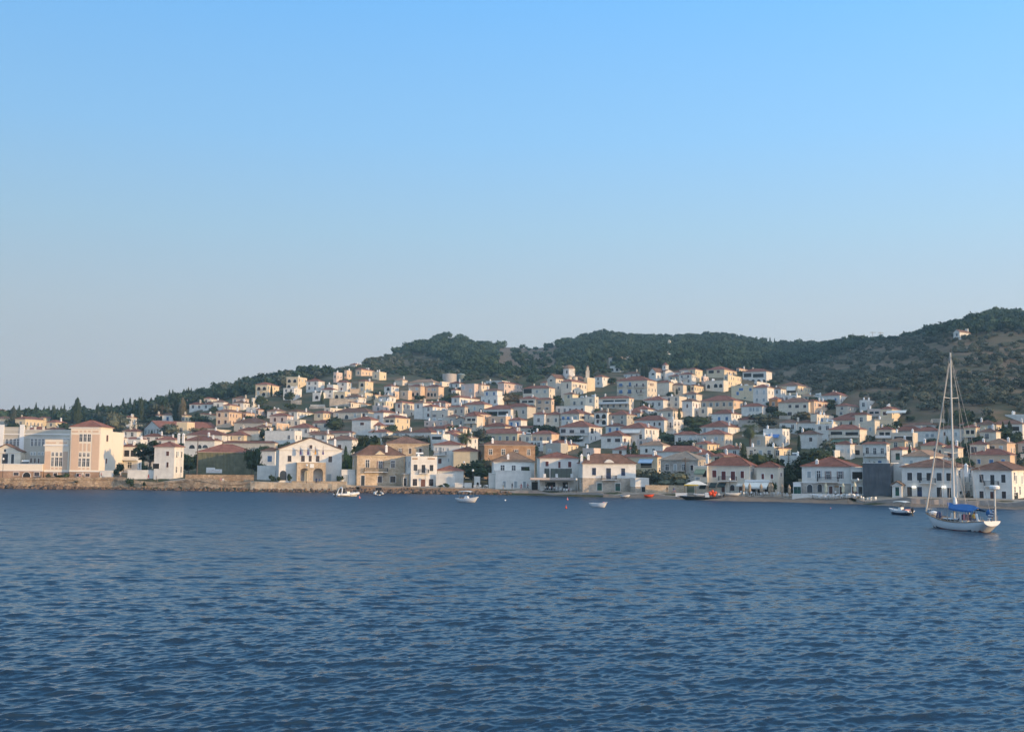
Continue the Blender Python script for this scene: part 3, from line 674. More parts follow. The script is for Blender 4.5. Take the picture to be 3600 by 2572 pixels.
# ---------------------------------------------------------------- hillside houses, measured tile by tile
# tile  x-left x-right x-side-end  y-eave y-base  roof  colour storeys  [k=v ...]
TXT = """
A -60 20 110 205 330 red y 1
A -80 150 - 345 450 brown g 1
A 250 420 730 348 500 red y 1 phi=8
A 660 740 1010 330 420 red y 1 phi=8
A 780 930 1110 405 500 red y 1 phi=8
A 430 740 - 530 620 red c 1 blind=1
A 760 930 1170 530 620 brown c 1 blind=1
B 20 110 185 620 710 red w 1
B 0 200 265 795 870 brown c 1
B 285 480 1240 755 860 red w 1 kind=gf phi=48 dmax=30 chim=0
B 515 655 - 590 690 brown w 1 wins=b
B 430 480 525 592 680 red w 1
B 770 815 890 592 690 brown y 1
B 1010 1045 1215 575 690 red y 1
B 1215 1380 1645 548 730 brown o 2 wins=s
B 840 895 985 393 480 red c 1
B 1055 1130 1235 375 450 red w 1
B 870 1045 - 452 520 red w 1
B 1045 1215 - 450 520 red w 1
B 1180 1310 - 420 520 brown w 1
B 1310 1390 1585 462 540 red y 1
B 1440 1570 1660 430 500 brown w 1
B 1100 1215 1510 782 860 flat c 1 chim=0
B 835 1290 - 850 985 red w 1
B 700 835 935 690 860 flat y 1
B 1345 1575 1725 852 930 red y 1
B 270 500 560 868 960 red w 1
B 20 290 345 910 985 red w 1
B -60 10 110 945 1020 red y 1
B -20 195 225 1000 1330 red w 2 terrace=1
B 430 680 755 912 1010 red w 1
B 795 1190 1292 922 1110 red w 1 rects=e,870,970,940,1020;e,975,970,1030,1020;e,1040,970,1110,1015 chim=2
C -140 240 355 692 780 brown g 1 rects=p,40,730,80,760;p,140,725,190,760;p,-60,735,-20,765
C -80 180 250 790 890 red c 1 blind=1
C -287 390 425 952 1060 red c 1 blind=1
C 325 550 630 600 700 red p 1 rects=s,380,622,407,668;s,475,622,502,668
C 400 415 578 700 800 flat o 1 wins=a
C 145 180 300 518 600 red p 1
C -20 20 130 560 650 red o 1
C 290 420 560 540 600 brown w 1
C 570 680 940 545 625 brown w 1
C 900 1020 1200 563 640 red y 1
C 1150 1600 - 550 640 brown c 1 wins=e nf=4
C 1030 1110 1380 505 560 flat c 1
C 1085 1300 1375 292 375 flat y 1 wins=a nf=3
C 880 985 - 305 385 flat w 1 wins=a nf=1
C 985 1145 - 260 365 red w 2
C 1065 1150 - 200 290 flat w 1 wins=a nf=1
C 1200 1325 1392 163 285 red w 2
I 550 650 780 910 1090 red y 2 wins=a
I 545 650 800 1105 1205 flat y 1 wins=a
I 790 815 918 1130 1210 red y 1 wins=a
C 1350 1375 1640 425 500 red c 1
C 500 640 740 245 355 flat w 2
C 540 690 808 100 240 flat y 2 wins=a
C 140 290 445 195 345 red y 2 wins=a
C 90 110 300 375 465 flat w 1 wins=a
I 145 195 290 775 900 flat p 1
I 320 360 440 745 880 flat o 1
C 100 130 188 145 190 flat w 1
C 580 840 975 755 850 red w 1
C 260 645 742 803 945 flat w 1 rects=p,560,850,590,895
C 825 1400 1415 820 930 red c 1 chim=0
C 1080 1390 - 912 1080 brown w 1 rects=s,1210,970,1255,1020
C 1390 1635 - 652 830 red w 2 rects=s,1500,680,1550,715
D 25 230 305 742 870 red w 1 rects=q,140,750,178,800;q,230,755,255,795
C 880 1100 - 690 770 red c 1
C 215 390 - 1055 1270 brown w 1 rects=b,300,1115,355,1190 chim=0
C 130 235 - 1085 1230 flat w 1 rects=a,185,1125,210,1175 chim=0
I 765 880 990 768 890 flat y 1
I 500 590 800 722 830 red o 1
I 410 500 622 645 730 red w 1
I 955 1070 1190 990 1140 red w 2 wins=a nf=1
I 1100 1125 1195 1080 1190 flat o 1
I 1215 1340 - 1070 1170 flat o 1
I 1345 1535 - 993 1165 red o 2 rects=q,1460,1010,1500,1050;a,1470,1090,1510,1150;a,1400,1090,1440,1150
I 1620 1825 - 1000 1160 red o 2 rects=q,1660,1020,1690,1055;q,1720,1025,1745,1060;q,1755,1025,1780,1060;a,1645,1090,1685,1150;a,1700,1095,1735,1150;a,1755,1095,1785,1150
I 1130 1250 1330 900 950 tan c 1 blind=1
I 1340 1740 - 945 985 tan c 1 blind=1
I 1850 1880 2003 925 985 flat c 1
I 2030 2100 2180 1050 1150 red w 1
D 1115 1275 - 175 310 flat p 2 rects=q,1130,195,1160,235;q,1215,225,1245,262
D 1290 1360 1455 180 300 red c 2
J 280 490 - 1060 1165 brown w 1 wins=b
J 230 495 - 1150 1310 flat w 1
D 1005 1100 1345 330 410 red w 1
D 1165 1395 - 412 510 red c 1 wins=e
D 335 415 595 393 560 red c 2 wins=s
D 560 665 - 395 570 brown w 2
D 670 780 930 440 580 red w 2
D 640 710 880 395 450 red c 1
D 757 960 1028 490 640 flat g 2 rects=l,790,525,815,560;x,895,525,910,560;q,785,570,820,600
D 960 1160 1200 442 545 red g 1
D 80 195 370 508 620 red w 1
D 195 335 510 572 725 red y 2 terrace=1
D -60 40 130 590 660 red y 1
D -100 160 290 668 755 red c 1
D 310 520 560 750 830 brown w 1
D 520 760 880 745 900 red w 1 chim=0
D 690 930 1000 703 780 red w 1
D 680 920 - 615 670 flat p 1 wins=a
D 760 900 - 775 935 flat w 1 rects=o,775,790,885,825
D 905 1035 - 785 880 red w 1 kind=gf
D 930 1030 1145 745 850 red y 1
D 945 1060 - 560 665 brown g 1
D 1060 1160 - 590 680 brown g 1 kind=gf
D 1170 1305 - 552 710 red c 2 terrace=1
D 1180 1290 1475 527 675 red o 2
E -60 255 - 467 560 red w 1 terrace=1
E -10 195 - 560 655 flat o 1
D 900 1000 1055 672 740 red y 1
D 1050 1140 1240 700 780 red c 1
D 1380 1640 - 700 735 red c 1 blind=1
J 500 600 900 940 1110 red p 2 rects=s,680,980,700,1015,r
J 310 570 - 912 970 flat w 1
J 900 1320 1415 1020 1195 red c 2 rects=q,1110,1050,1145,1095;q,1235,1050,1270,1095;o,910,1030,1045,1100
J 850 1100 - 1190 1370 red c 2 terrace=1
J 1105 1355 1375 1200 1435 red o 2 rects=l,1150,1220,1185,1265;t,1265,1225,1310,1265;l,1145,1325,1180,1355;t,1265,1325,1305,1360
J 1510 1680 1925 915 1150 red c 2 rects=x,1600,950,1625,1020;q,1725,955,1745,995,r;s,1805,965,1825,1010,r;s,1695,1050,1715,1090,r
J 1180 1280 - 935 1000 red c 1
J 2040 2170 2290 840 980 red w 2
J 1225 1410 - 685 750 tan c 1
J 1410 1570 - 690 775 tan w 1 wins=b
J 1560 1660 - 520 590 flat w 1
J 1170 1240 - 745 775 flat w 1 blind=1
E 960 1150 - 340 450 flat c 1
E 1145 1255 1300 330 500 flat c 2
F -154 210 265 338 460 red c 2 terrace=1
E 790 1135 - 435 530 flat w 1
E 845 1070 1245 523 670 red c 2 rects=b,865,555,895,600;b,925,555,955,600;q,1005,550,1045,585;x,1080,545,1140,585,r;B,850,570,965,605
E 525 655 - 530 660 red w 1
E 660 830 - 535 660 red c 1
E 180 450 - 440 560 red g 1
E 230 375 - 600 700 red w 1 wins=b
E 260 560 605 692 810 red c 1
E -160 335 - 758 880 red y 1
E 500 740 - 765 890 red o 1
E 310 500 - 782 880 flat c 1
E 838 1185 1340 680 860 red w 2 rects=x,955,710,1010,750;x,1080,710,1135,750;x,850,700,910,745;o,1205,690,1240,755,r;B,840,740,1185,775;W,920,790,1130,815;o,845,790,900,840
E 1250 1400 - 510 655 brown w 2 wins=a
F -40 180 300 535 655 red g 2
F -70 120 - 672 770 red w 1 wins=b
F -124 128 325 786 920 red w 1 rects=x,40,815,105,855;s,145,815,170,855,r;s,225,820,235,860,r;s,250,820,260,860,r;x,-50,815,-10,855
E 640 850 1060 892 980 red y 1
E 670 850 - 885 1020 flat g 1 rects=q,700,940,735,970
E 1110 1240 - 945 1080 flat p 1
F 65 425 540 125 345 red c 3 rects=b,90,160,130,195;b,205,150,232,195;s,290,160,310,195;s,365,160,385,195;b,90,240,130,280;b,195,235,235,280;s,290,235,305,265;s,340,235,360,265;B,80,170,140,200;B,190,170,240,205;B,275,170,400,205;B,80,250,140,285;B,195,250,240,285;B,310,250,380,285;s,460,155,475,190,r;s,485,155,497,190,r
K 1060 1155 1250 600 760 red y 2
K 940 1060 - 608 715 brown w 1
K 1305 1540 1710 602 700 red y 1 rects=o,1330,615,1400,650;s,1440,615,1480,645;s,1600,635,1615,665,r;s,1650,635,1665,665,r
K 1530 1590 1785 682 820 flat y 2
K 1785 2100 - 628 775 red w 2 rects=o,1800,655,1900,700;o,1920,660,2065,705;a,1815,735,1880,770;a,1895,735,1950,770;a,1970,735,2025,770;a,2040,735,2090,770
K 1700 1740 1855 588 660 red o 1
K 1290 1530 - 755 885 flat c 1 rects=a,1400,790,1450,840;a,1470,790,1515,840;a,1310,800,1350,850
K 1090 1140 1325 815 905 red y 1
K 645 805 - 775 920 red c 1 blind=1
K 805 990 - 810 915 brown c 1
K 800 830 940 745 805 flat w 1
K 1235 1265 1330 700 770 flat p 1
F 840 960 1060 372 545 brown w 2 rects=s,890,405,910,450;s,1003,405,1017,450,r
F 1065 1450 1560 365 460 red o 1 wins=t
F 1035 1140 - 455 540 flat c 1
K 1635 1930 - 822 995 flat y 2 rects=b,1700,895,1735,940;b,1735,845,1790,880;b,1870,845,1905,885;v,1800,970,1830,985
K 1925 2115 2205 840 1085 red w 2 rects=q,1965,875,1990,930;q,2055,875,2080,930;q,1960,985,1990,1025;q,2050,985,2080,1025
K 1940 1975 2165 768 860 flat w 1
K 495 940 - 968 1110 flat c 2
K 460 725 835 1010 1120 red w 1
F 245 430 540 470 560 red w 1
F 540 730 910 488 590 tan c 1
F 270 625 - 600 790 red w 2 rects=x,425,620,455,660;x,500,620,520,665;x,558,620,585,660;x,560,715,585,750
F 625 735 860 598 770 flat w 2 rects=x,655,625,675,690;x,690,625,712,690;x,745,630,765,665,r;x,790,630,808,665,r;B,650,660,730,690
F 110 395 565 695 885 red w 2 rects=W,120,700,350,745;o,330,770,362,850
F 750 1000 1065 772 900 red w 1 wins=q
F 1050 1385 1560 680 770 red w 1 wins=q
F 1190 1425 1545 522 660 red w 2 rects=b,1265,555,1295,600;b,1355,555,1385,600
F 1065 1345 1440 770 920 red c 1 rects=q,1088,795,1122,830;q,1225,795,1260,838;q,1310,795,1325,838
F 1000 1140 1280 885 975 red y 1
F 340 610 - 900 1040 tan w 1 rects=o,400,935,430,980;o,488,935,515,1000
F 10 180 300 950 1020 red w 1
F 115 545 580 1040 1250 red y 2 rects=ST,335,1055,500,1100;o,345,1100,480,1160;s,560,1080,570,1130,r
F 525 1060 - 976 1060 red w 1 blind=1
F 1180 1330 1530 1030 1130 red y 1
F 1010 1200 - 1010 1095 red w 1
F 1250 1470 1560 945 1030 red c 1
L 380 625 850 1120 1290 brown y 2 rects=W,480,1130,600,1180;o,480,1185,600,1210;s,670,1155,682,1195,r;s,800,1165,812,1205,r
L 280 400 470 1165 1335 brown w 2
G 420 522 640 348 465 red terr 1 ns=1
G 530 890 - 385 560 brown c 2 rects=x,650,415,685,450;x,728,415,775,450;x,825,415,862,450;x,640,500,690,540;a,540,505,565,540
G 870 955 1160 373 545 red o 2 rects=s,1008,400,1035,440,r;s,1078,400,1105,445,r;s,1008,490,1035,530,r;s,1078,490,1105,530,r
G 1050 1262 1412 303 420 red w 1 rects=b,1195,335,1222,368
G 875 1045 - 318 360 flat w 1 blind=1
G 90 340 - 435 540 red w 1 rects=q,180,450,215,490;q,225,450,245,490;q,260,450,300,490
G 1215 1355 1570 430 550 red c 2
G 55 285 357 592 720 red g 1 blind=1
G 915 990 1190 540 740 flat c 2 rects=b,1035,575,1058,635,r
G 545 745 - 630 740 brown w 1
G 745 975 - 632 745 brown w 1 rects=v,775,670,805,700
G 350 580 662 712 900 flat w 2 rects=BL,400,765,545,800
G 775 990 - 765 920 brown w 2 rects=x,895,800,932,850
G 205 375 520 800 935 flat c 1
G 1115 1440 1545 600 700 red c 1
G 1270 1540 - 552 610 red c 1
G 1130 1500 - 710 950 red c 2 rects=o,1150,730,1290,770;o,1325,735,1480,775;B,1135,770,1500,800;GA,1160,820,1480,850;a,1080,845,1125,920
G 1210 1385 - 888 1040 red w 1 rects=q,1268,935,1310,985;q,1345,935,1380,985
G 1385 1540 - 905 1020 flat g 1 rects=o,1410,950,1500,1010
G 150 480 - 930 1060 flat c 1
G 510 530 680 935 1060 red y 1
G 550 800 - 1035 1130 flat w 1 blind=1
G 1070 1200 - 970 1060 flat w 1
G -60 75 - 945 1060 red w 1
H 80 350 385 525 760 red w 2 rects=p,108,560,145,630;p,195,565,230,635;p,280,565,315,630;B,90,630,345,660;b,250,710,290,745
H 395 528 725 590 740 red w 1 rects=v,450,625,500,700
H 530 845 1055 665 810 tan w 1 rects=q,610,710,650,760
H 240 410 - 360 540 red c 2 terrace=1
H 410 650 - 405 550 flat c 1 rects=o,435,430,640,500
H 650 940 - 375 490 red w 1 rects=q,790,405,830,440;q,850,405,890,440
H 945 1190 1235 348 520 brown w 2 rects=s,995,385,1022,425;q,1120,385,1155,430
H 740 985 - 540 670 red y 1 rects=x,880,565,925,620;x,940,585,970,640
H 985 1165 - 570 720 red c 1 rects=s,1040,610,1095,680
H 1300 1495 - 530 680 red c 1 rects=x,1312,550,1375,620;b,1460,565,1490,600
H 1485 1725 1820 515 670 tan o 1 rects=x,1508,545,1585,590;q,1632,545,1672,585
H 1310 1760 - 650 800 red o 1 rects=b,1378,695,1420,745;b,1520,700,1565,750;b,1655,700,1700,750
H 1850 1990 - 515 650 red g 1
H 1880 1990 - 650 780 flat c 1
H 1235 1370 1415 335 540 red y 2 terrace=1
H 1415 1600 - 385 500 brown c 1
H 1550 1900 - 295 400 brown w 1 terrace=1
H 1700 1960 - 210 260 flat w 1 blind=1
H 1180 1240 1435 300 360 red y 1
H 540 890 925 315 370 brown w 1 blind=1
H 400 740 - 370 435 red c 1 blind=1
H 280 410 530 125 300 red y 2 rects=s,305,150,350,190;W,430,140,500,175,r
H 130 280 - 130 270 flat p 2 terrace=1
H 40 120 215 30 125 flat w 1
H 205 430 - 248 370 flat y 1 rects=a,275,290,302,330;a,355,290,382,330
H -10 125 - 190 420 red c 2
H 125 215 - 270 440 flat c 1 rects=q,148,330,175,370
K 0 170 - 445 540 tan g 1
K 235 360 465 430 505 tan c 1
K 470 670 - 500 530 grey_tile c 1 blind=1
K 15 150 - 560 625 flat w 1 wins=a
K 735 790 - 390 485 flat w 2
K 200 410 - 660 720 brown w 1
K 1540 1590 1650 310 355 tan w 1
M 930 1010 1150 395 470 brown w 1 kind=gf phi=51 chim=0 ns=0 rise=1.6
"""
def parse(line):
    f = line.split(); t = f[0]; n = [None if q == '-' else float(q) for q in f[1:6]]
    kw = {}
    for q in f[9:]:
        a, b = q.split('=')
        if a == 'rects':
            rr = []
            for it in b.split(';'):
                p = it.split(','); rr.append([p[0]] + [float(z) for z in p[1:5]] + p[5:])
            kw[a] = rr
        elif a in ('kind', 'wins', 'name'): kw[a] = b
        elif a in ('terrace', 'blind'): kw[a] = True
        elif a in ('chim', 'nf', 'ns'): kw[a] = int(b)
        else: kw[a] = float(b)
    rf = f[6]
    if rf == 'flat': kw['kind'] = 'flat'; rf = 'slab'
    return house(t, n[0], n[1], n[2], n[3], n[4], rf, f[7], int(f[8]), **kw)
for ln in TXT.strip().splitlines():
    parse(ln)
# ---------------------------------------------------------------- the waterfront
def scrim_mat(name, c1, c2, sc=2.2):
    m = mat(name, c2, rough=.95, col2=c1, scale=.6, spec=.1)
    t = m.node_tree; n = t.nodes; b = n['Principled BSDF']; tc = n.new('ShaderNodeTexCoord'); mp = n.new('ShaderNodeMapping'); mp.inputs['Scale'].default_value = (1, 1, .12)
    wv = n.new('ShaderNodeTexNoise'); wv.inputs['Scale'].default_value = sc; wv.inputs['Detail'].default_value = 3
    t.links.new(tc.outputs['Object'], mp.inputs[0]); t.links.new(mp.outputs[0], wv.inputs['Vector'])
    bp = n.new('ShaderNodeBump'); bp.inputs['Strength'].default_value = .9; bp.inputs['Distance'].default_value = .35
    t.links.new(wv.outputs[0], bp.inputs['Height']); t.links.new(bp.outputs[0], b.inputs['Normal']); return m
M['gscrim'] = scrim_mat('green_scaffold_net', (.11, .115, .075), (.19, .19, .125))
M['dscrim'] = scrim_mat('grey_scaffold_net', (.085, .095, .105), (.13, .14, .155), 1.2)
M['panel'] = mat('ochre_panel', (.70, .50, .36), var=.08)
M['tower'] = mat('pale_apricot_plaster', (.84, .74, .60), var=.05)
M['plinth'] = stone_mat('brown_plinth_stone', (.34, .21, .14), (.45, .30, .21), 1.8, (.40, .28, .20))
WF = 'buildings along the waterfront'
def parts(rec, t, rects, mats=None):
    """flat trim boxes on the front: (x0,y0,x1,y1,material,thickness,part name)"""
    root = rec['root']
    for a, b0, c, d, m, th, nm in rects:
        x1, z1 = local(root, rec['phi'], t, a, b0); x2, z0 = local(root, rec['phi'], t, c, d)
        if x2 < x1: x1, x2 = x2, x1
        bb = MB(); bb.box(x1, -th, z0, x2, .01, z1, M[m]); bb.obj(nm, root)
def absorb(main, sub):
    a, b = main['root'], sub['root']; da = a.rotation_euler.z; db = b.rotation_euler.z
    MA = Matrix.Translation(a.location) @ Matrix.Rotation(da, 4, 'Z'); MBm = Matrix.Translation(b.location) @ Matrix.Rotation(db, 4, 'Z')
    Tm = MA.inverted() @ MBm
    for ch in list(b.children):
        L = Tm @ Matrix.LocRotScale(ch.location, ch.rotation_euler, ch.scale)
        ch.parent = a; l, r, s = L.decompose(); ch.location = l; ch.rotation_euler = r.to_euler(); 
    HOUSES.remove(sub); bpy.data.objects.remove(b)
D0 = lambda t, x, y: depth_at(*px(t, x, y))
# -- school-like mansion at the far left: tower, hall block, long grey wing, portico, podium
dt = D0('A', 1400, 1325)
tw = house('A', 1160, 1662, 1865, 485, 1325, 'red', 'tower', 3, phi=-4, chim=0, low=('plinth', .115), ns=0, dov=dt, dmax=14, group=WF,
  rects=[['p', 1340, 595, 1380, 722], ['p', 1410, 595, 1450, 722], ['p', 1480, 597, 1520, 724], ['p', 1330, 915, 1366, 975], ['p', 1396, 915, 1436, 975], ['p', 1466, 915, 1502, 977],
         ['p', 1320, 1000, 1356, 1140], ['p', 1388, 1000, 1426, 1140], ['p', 1458, 1002, 1496, 1142], ['s', 1785, 610, 1812, 722, 'r'], ['s', 1772, 1010, 1795, 1090, 'r'], ['x', 1285, 1258, 1358, 1308], ['x', 1432, 1258, 1508, 1308]],
  label='tall apricot tower building with red hipped roof and tall triple windows by the sea wall', name='tower_building', cat='building')
parts(tw, 'A', [(1205, 605, 1310, 1200, 'panel', .06, 'wall_panel'), (1550, 605, 1652, 1200, 'panel', .06, 'wall_panel'), (1210, 540, 1312, 570, 'panel', .06, 'wall_panel'), (1555, 540, 1655, 570, 'panel', .06, 'wall_panel'),
  (1336, 755, 1376, 885, 'panel', .06, 'wall_panel'), (1404, 755, 1442, 885, 'panel', .06, 'wall_panel'), (1474, 755, 1514, 885, 'panel', .06, 'wall_panel'), (1342, 538, 1380, 566, 'panel', .06, 'wall_panel'),
  (1412, 538, 1450, 566, 'panel', .06, 'wall_panel'), (1482, 538, 1522, 566, 'panel', .06, 'wall_panel'), (1316, 1160, 1356, 1195, 'panel', .06, 'wall_panel'), (1386, 1160, 1424, 1195, 'panel', .06, 'wall_panel'), (1456, 1160, 1494, 1195, 'panel', .06, 'wall_panel'),
  (1158, 487, 1664, 505, 'trim', .18, 'cornice'), (1158, 1212, 1660, 1228, 'trim', .14, 'cornice')])
an = house('A', 1700, 1866, 2055, 590, 1330, 'slab', 'tower', 1, kind='flat', phi=-4, chim=0, blind=True, dov=dt + tw['D'] + .01, dmax=18)
absorb(tw, an)
bl = house('A', 732, 1150, None, 720, 1325, 'slab', 'tower', 2, kind='flat', phi=-4, chim=0, low=('plinth', .16), dov=dt + 1, D=12, group=WF,
  rects=[['p', 870, 905, 905, 965], ['p', 938, 905, 974, 966], ['p', 1006, 907, 1045, 966], ['p', 864, 990, 900, 1135], ['p', 932, 990, 970, 1136], ['p', 1000, 992, 1038, 1137], ['x', 900, 1250, 960, 1300]],
  label='apricot flat-topped block with tall triple windows, left of the tall tower building', name='hall_building', cat='building')
parts(bl, 'A', [(755, 885, 840, 1190, 'panel', .06, 'wall_panel'), (1060, 890, 1125, 1192, 'panel', .06, 'wall_panel'), (775, 730, 940, 755, 'panel', .06, 'wall_panel'), (1000, 732, 1125, 757, 'panel', .06, 'wall_panel'),
  (858, 1155, 902, 1188, 'panel', .06, 'wall_panel'), (928, 1155, 970, 1188, 'panel', .06, 'wall_panel'), (996, 1156, 1038, 1189, 'panel', .06, 'wall_panel'), (732, 775, 1150, 800, 'trim', .16, 'cornice')])
yr = [[['p', x, 680, x + 28, 795] for x in (40, 105, 168, 232, 290, 525, 587, 650, 712)], [['q', x, 905, x + 24, 948] for x in (520, 572, 645, 702)]]
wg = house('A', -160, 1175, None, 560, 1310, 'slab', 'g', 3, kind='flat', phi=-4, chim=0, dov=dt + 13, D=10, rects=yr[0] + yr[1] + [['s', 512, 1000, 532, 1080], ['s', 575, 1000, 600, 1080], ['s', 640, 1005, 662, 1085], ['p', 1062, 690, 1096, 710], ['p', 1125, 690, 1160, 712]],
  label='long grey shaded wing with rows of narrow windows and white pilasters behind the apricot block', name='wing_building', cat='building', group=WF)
parts(wg, 'A', [(x, 440, x + 45, 1120, 'trim', .25, 'pilaster') for x in (0, 340)] + [(375, 590, 1170, 610, 'trim', .2, 'cornice'), (-150, 590, 340, 610, 'trim', .2, 'cornice'), (385, 655, 1170, 668, 'trim', .15, 'cornice')])
pb = MB(); X1, z1 = local(wg['root'], -4, 'A', -150, 475); X2, z0 = local(wg['root'], -4, 'A', 400, 560)
pb.box(X1, .02, z0, X2, 1.2, z1, M['g']); pb.obj('parapet', wg['root'])
pp = MB()
for q in (385, 455, 570, 710):
    X1, z1 = local(wg['root'], -4, 'A', q, 470); X2, _ = local(wg['root'], -4, 'A', q + 28, 530); pp.box(X1, .05, wg['H'], X2, .5, z1, M['c'])
pp.obj('parapet_post', wg['root'])
po = house('A', -170, 330, None, 905, 1310, 'brown', 'c', 1, kind='gf', phi=-4, chim=0, rise=2.1, dov=dt + 8.5, D=4.4, rects=[['k', 38, 930, 132, 1118], ['k', 190, 930, 232, 1112], ['e', 66, 852, 104, 896]],
  label='small gabled portico with round window and dark door at the left edge', name='portico', cat='portico', group=WF)
pd = house('A', -120, 708, None, 1132, 1325, 'slab', 'tower', 1, kind='flat', phi=-4, chim=0, low=('plinth', .58), dov=dt - .2, D=8, rects=[['x', 232, 1238, 312, 1290], ['a', 388, 1240, 508, 1322], ['x', 578, 1240, 660, 1298]],
  label='low podium terrace with brown stone base and arched cellar doors, at the far left', name='podium_terrace', cat='terrace', group=WF)
house('B', 405, 665, 788, 1003, 1400, 'red', 'w', 2, phi=4, chim=[[715, 830], [775, 830]], dmax=12, group=WF, rects=[['s', 570, 1055, 608, 1112], ['s', 574, 1195, 600, 1262], ['q', 714, 1055, 732, 1115, 'r'], ['o', 395, 1210, 480, 1280]],
  label='tall plain white house with red hipped roof beside the umbrella pine', name='house')
gs = house('B', 968, 1712, None, 1075, 1362, 'red', 'gscrim', 2, phi=-13, chim=0, D=13, rise=2.3, blind=True, group=WF, label='building under repair wrapped in green netting below a red roof', name='shrouded_building', cat='building')
x1, z1 = local(gs['root'], -13, 'B', 1090, 1265); x2, z0 = local(gs['root'], -13, 'B', 1292, 1335)
xm = x1 + (x2 - x1) * .56
b = MB(); b.box(x1, -.16, z0, xm, -.06, z1, M['plastic']); b.box(xm, -.155, z0, x2, -.065, z1 - .45, M['plastic']); bn = b.obj('banner', gs['root'])
M['faded'] = mat('faded_red_print', (.55, .28, .24), rough=.8)
b = MB(); r_ = random.Random(4); 
for i in range(9):
    a = x1 + .4 + i * (x2 - x1 - .8) / 9; zz = z0 + .25 + r_.random() * .3
    b.tube((a, -.17, zz), (a + .35, -.17, zz + .45 * r_.random()), .035, M['faded'], n=4); b.tube((a, -.17, zz + .3), (a + .2, -.17, zz + .05), .03, M['faded'], n=4)
b.obj('print', bn)
# -- white museum with gable, stone porch, flags
mu = house('C', 440, 1255, 386, 1032, 1452, 'brown', 'w', 2, phi=-15, chim=[[1180, 905]], kind='gf', rise=3.1, dmax=16, group=WF,
  rects=[['x', 560, 1112, 605, 1188], ['x', 735, 1115, 778, 1188], ['x', 830, 1112, 872, 1188], ['x', 926, 1115, 970, 1190], ['x', 1090, 1118, 1132, 1195], ['x', 840, 975, 878, 1022], ['q', 1070, 1345, 1122, 1445], ['b', 395, 1040, 415, 1200, 'l'], ['e', 455, 1305, 545, 1430]],
  label='large white gabled building with flags and an arched stone porch', name='museum_building', cat='building')
def arcade(rec, t, xa, ya, xb, yb, arches, m, dep, nm):
    root = rec['root']; x1, z1 = local(root, rec['phi'], t, xa, ya); x2, z0 = local(root, rec['phi'], t, xb, yb)
    pts = [(x1, z0)]
    for a, c, yt in arches:
        u1, _ = local(root, rec['phi'], t, a, yb); u2, zt = local(root, rec['phi'], t, c, yt); r = (u2 - u1) / 2; zc = zt - r * .8
        pts += [(u1, z0), (u1, zc)] + [(u1 + r - r * math.cos(k * math.pi / 8), zc + r * .8 * math.sin(k * math.pi / 8)) for k in range(1, 8)] + [(u2, zc), (u2, z0)]
    pts += [(x2, z0), (x2, z1), (x1, z1)]
    b = MB(); b.prism(pts, -dep, -dep + .5, M[m]); b.box(x1, -dep + .5, z0, x1 + .5, 0, z1, M[m]); b.box(x2 - .5, -dep + .5, z0, x2, 0, z1, M[m]); b.box(x1 + .01, -dep + .51, z1 - .4, x2 - .01, 0, z1 - .01, M[m])
    b.box(x1 - .1, -dep - .1, z1, x2 + .1, 0, z1 + .12, M['c']); return b.obj(nm, root), x1, x2, z0, z1
pc, x1, x2, z0, z1 = arcade(mu, 'C', 672, 1202, 1036, 1450, [(712, 824, 1272), (878, 1006, 1274)], 's', 2.6, 'porch')
put_win(mu['root'], 'q', 1.4, 2.9, *[local(mu['root'], -15, 'C', 768, 1448)[i] for i in (0, 1)])
b = MB(); q1 = local(mu['root'], -15, 'C', 838, 1215); q2 = local(mu['root'], -15, 'C', 888, 1268); b.box(q1[0], -2.72, q2[1], q2[0], -2.6, q1[1], M['plastic']); b.obj('plaque', pc)
M['flag_navy'] = mat('navy_flag', (.10, .07, .22), rough=.8); M['flag_y'] = mat('yellow_flag', (.65, .38, .10), rough=.8)
for fx, fm in ((722, 'flag_navy'), (816, 'flag_navy'), (912, 'flag_y'), (1010, 'flag_navy')):
    lx, lz = local(mu['root'], -15, 'C', fx, 1100); b = MB(); b.tube((lx, 0, lz + .5), (lx, -2.0, lz + 2.4), .04, M['wood'], n=5)
    fp = b.obj('flagpole', mu['root']); b = MB()
    b.add([(lx, -1.95, lz + 2.3), (lx - .28, -1.75, lz + .1), (lx + .22, -1.5, lz + .0), (lx + .3, -1.3, lz + .3), (lx + .03, -1.2, lz + 1.6)], [(0, 1, 2, 3, 4)], M[fm])
    b.add([(lx, -1.9, lz + 2.25), (lx + .05, -1.55, lz + .0), (lx - .1, -1.45, lz + .15), (lx, -1.3, lz + 1.7)], [(0, 1, 2, 3)], M[fm]); b.obj('flag', fp)
house('C', 1255, 1432, None, 1318, 1472, 'slab', 'w', 1, kind='flat', phi=-10, chim=0, D=6, rects=[['q', 1292, 1352, 1352, 1465]], group=WF, label='low white annex with pale grey door between museum and stone mansion', name='annex', cat='annex')
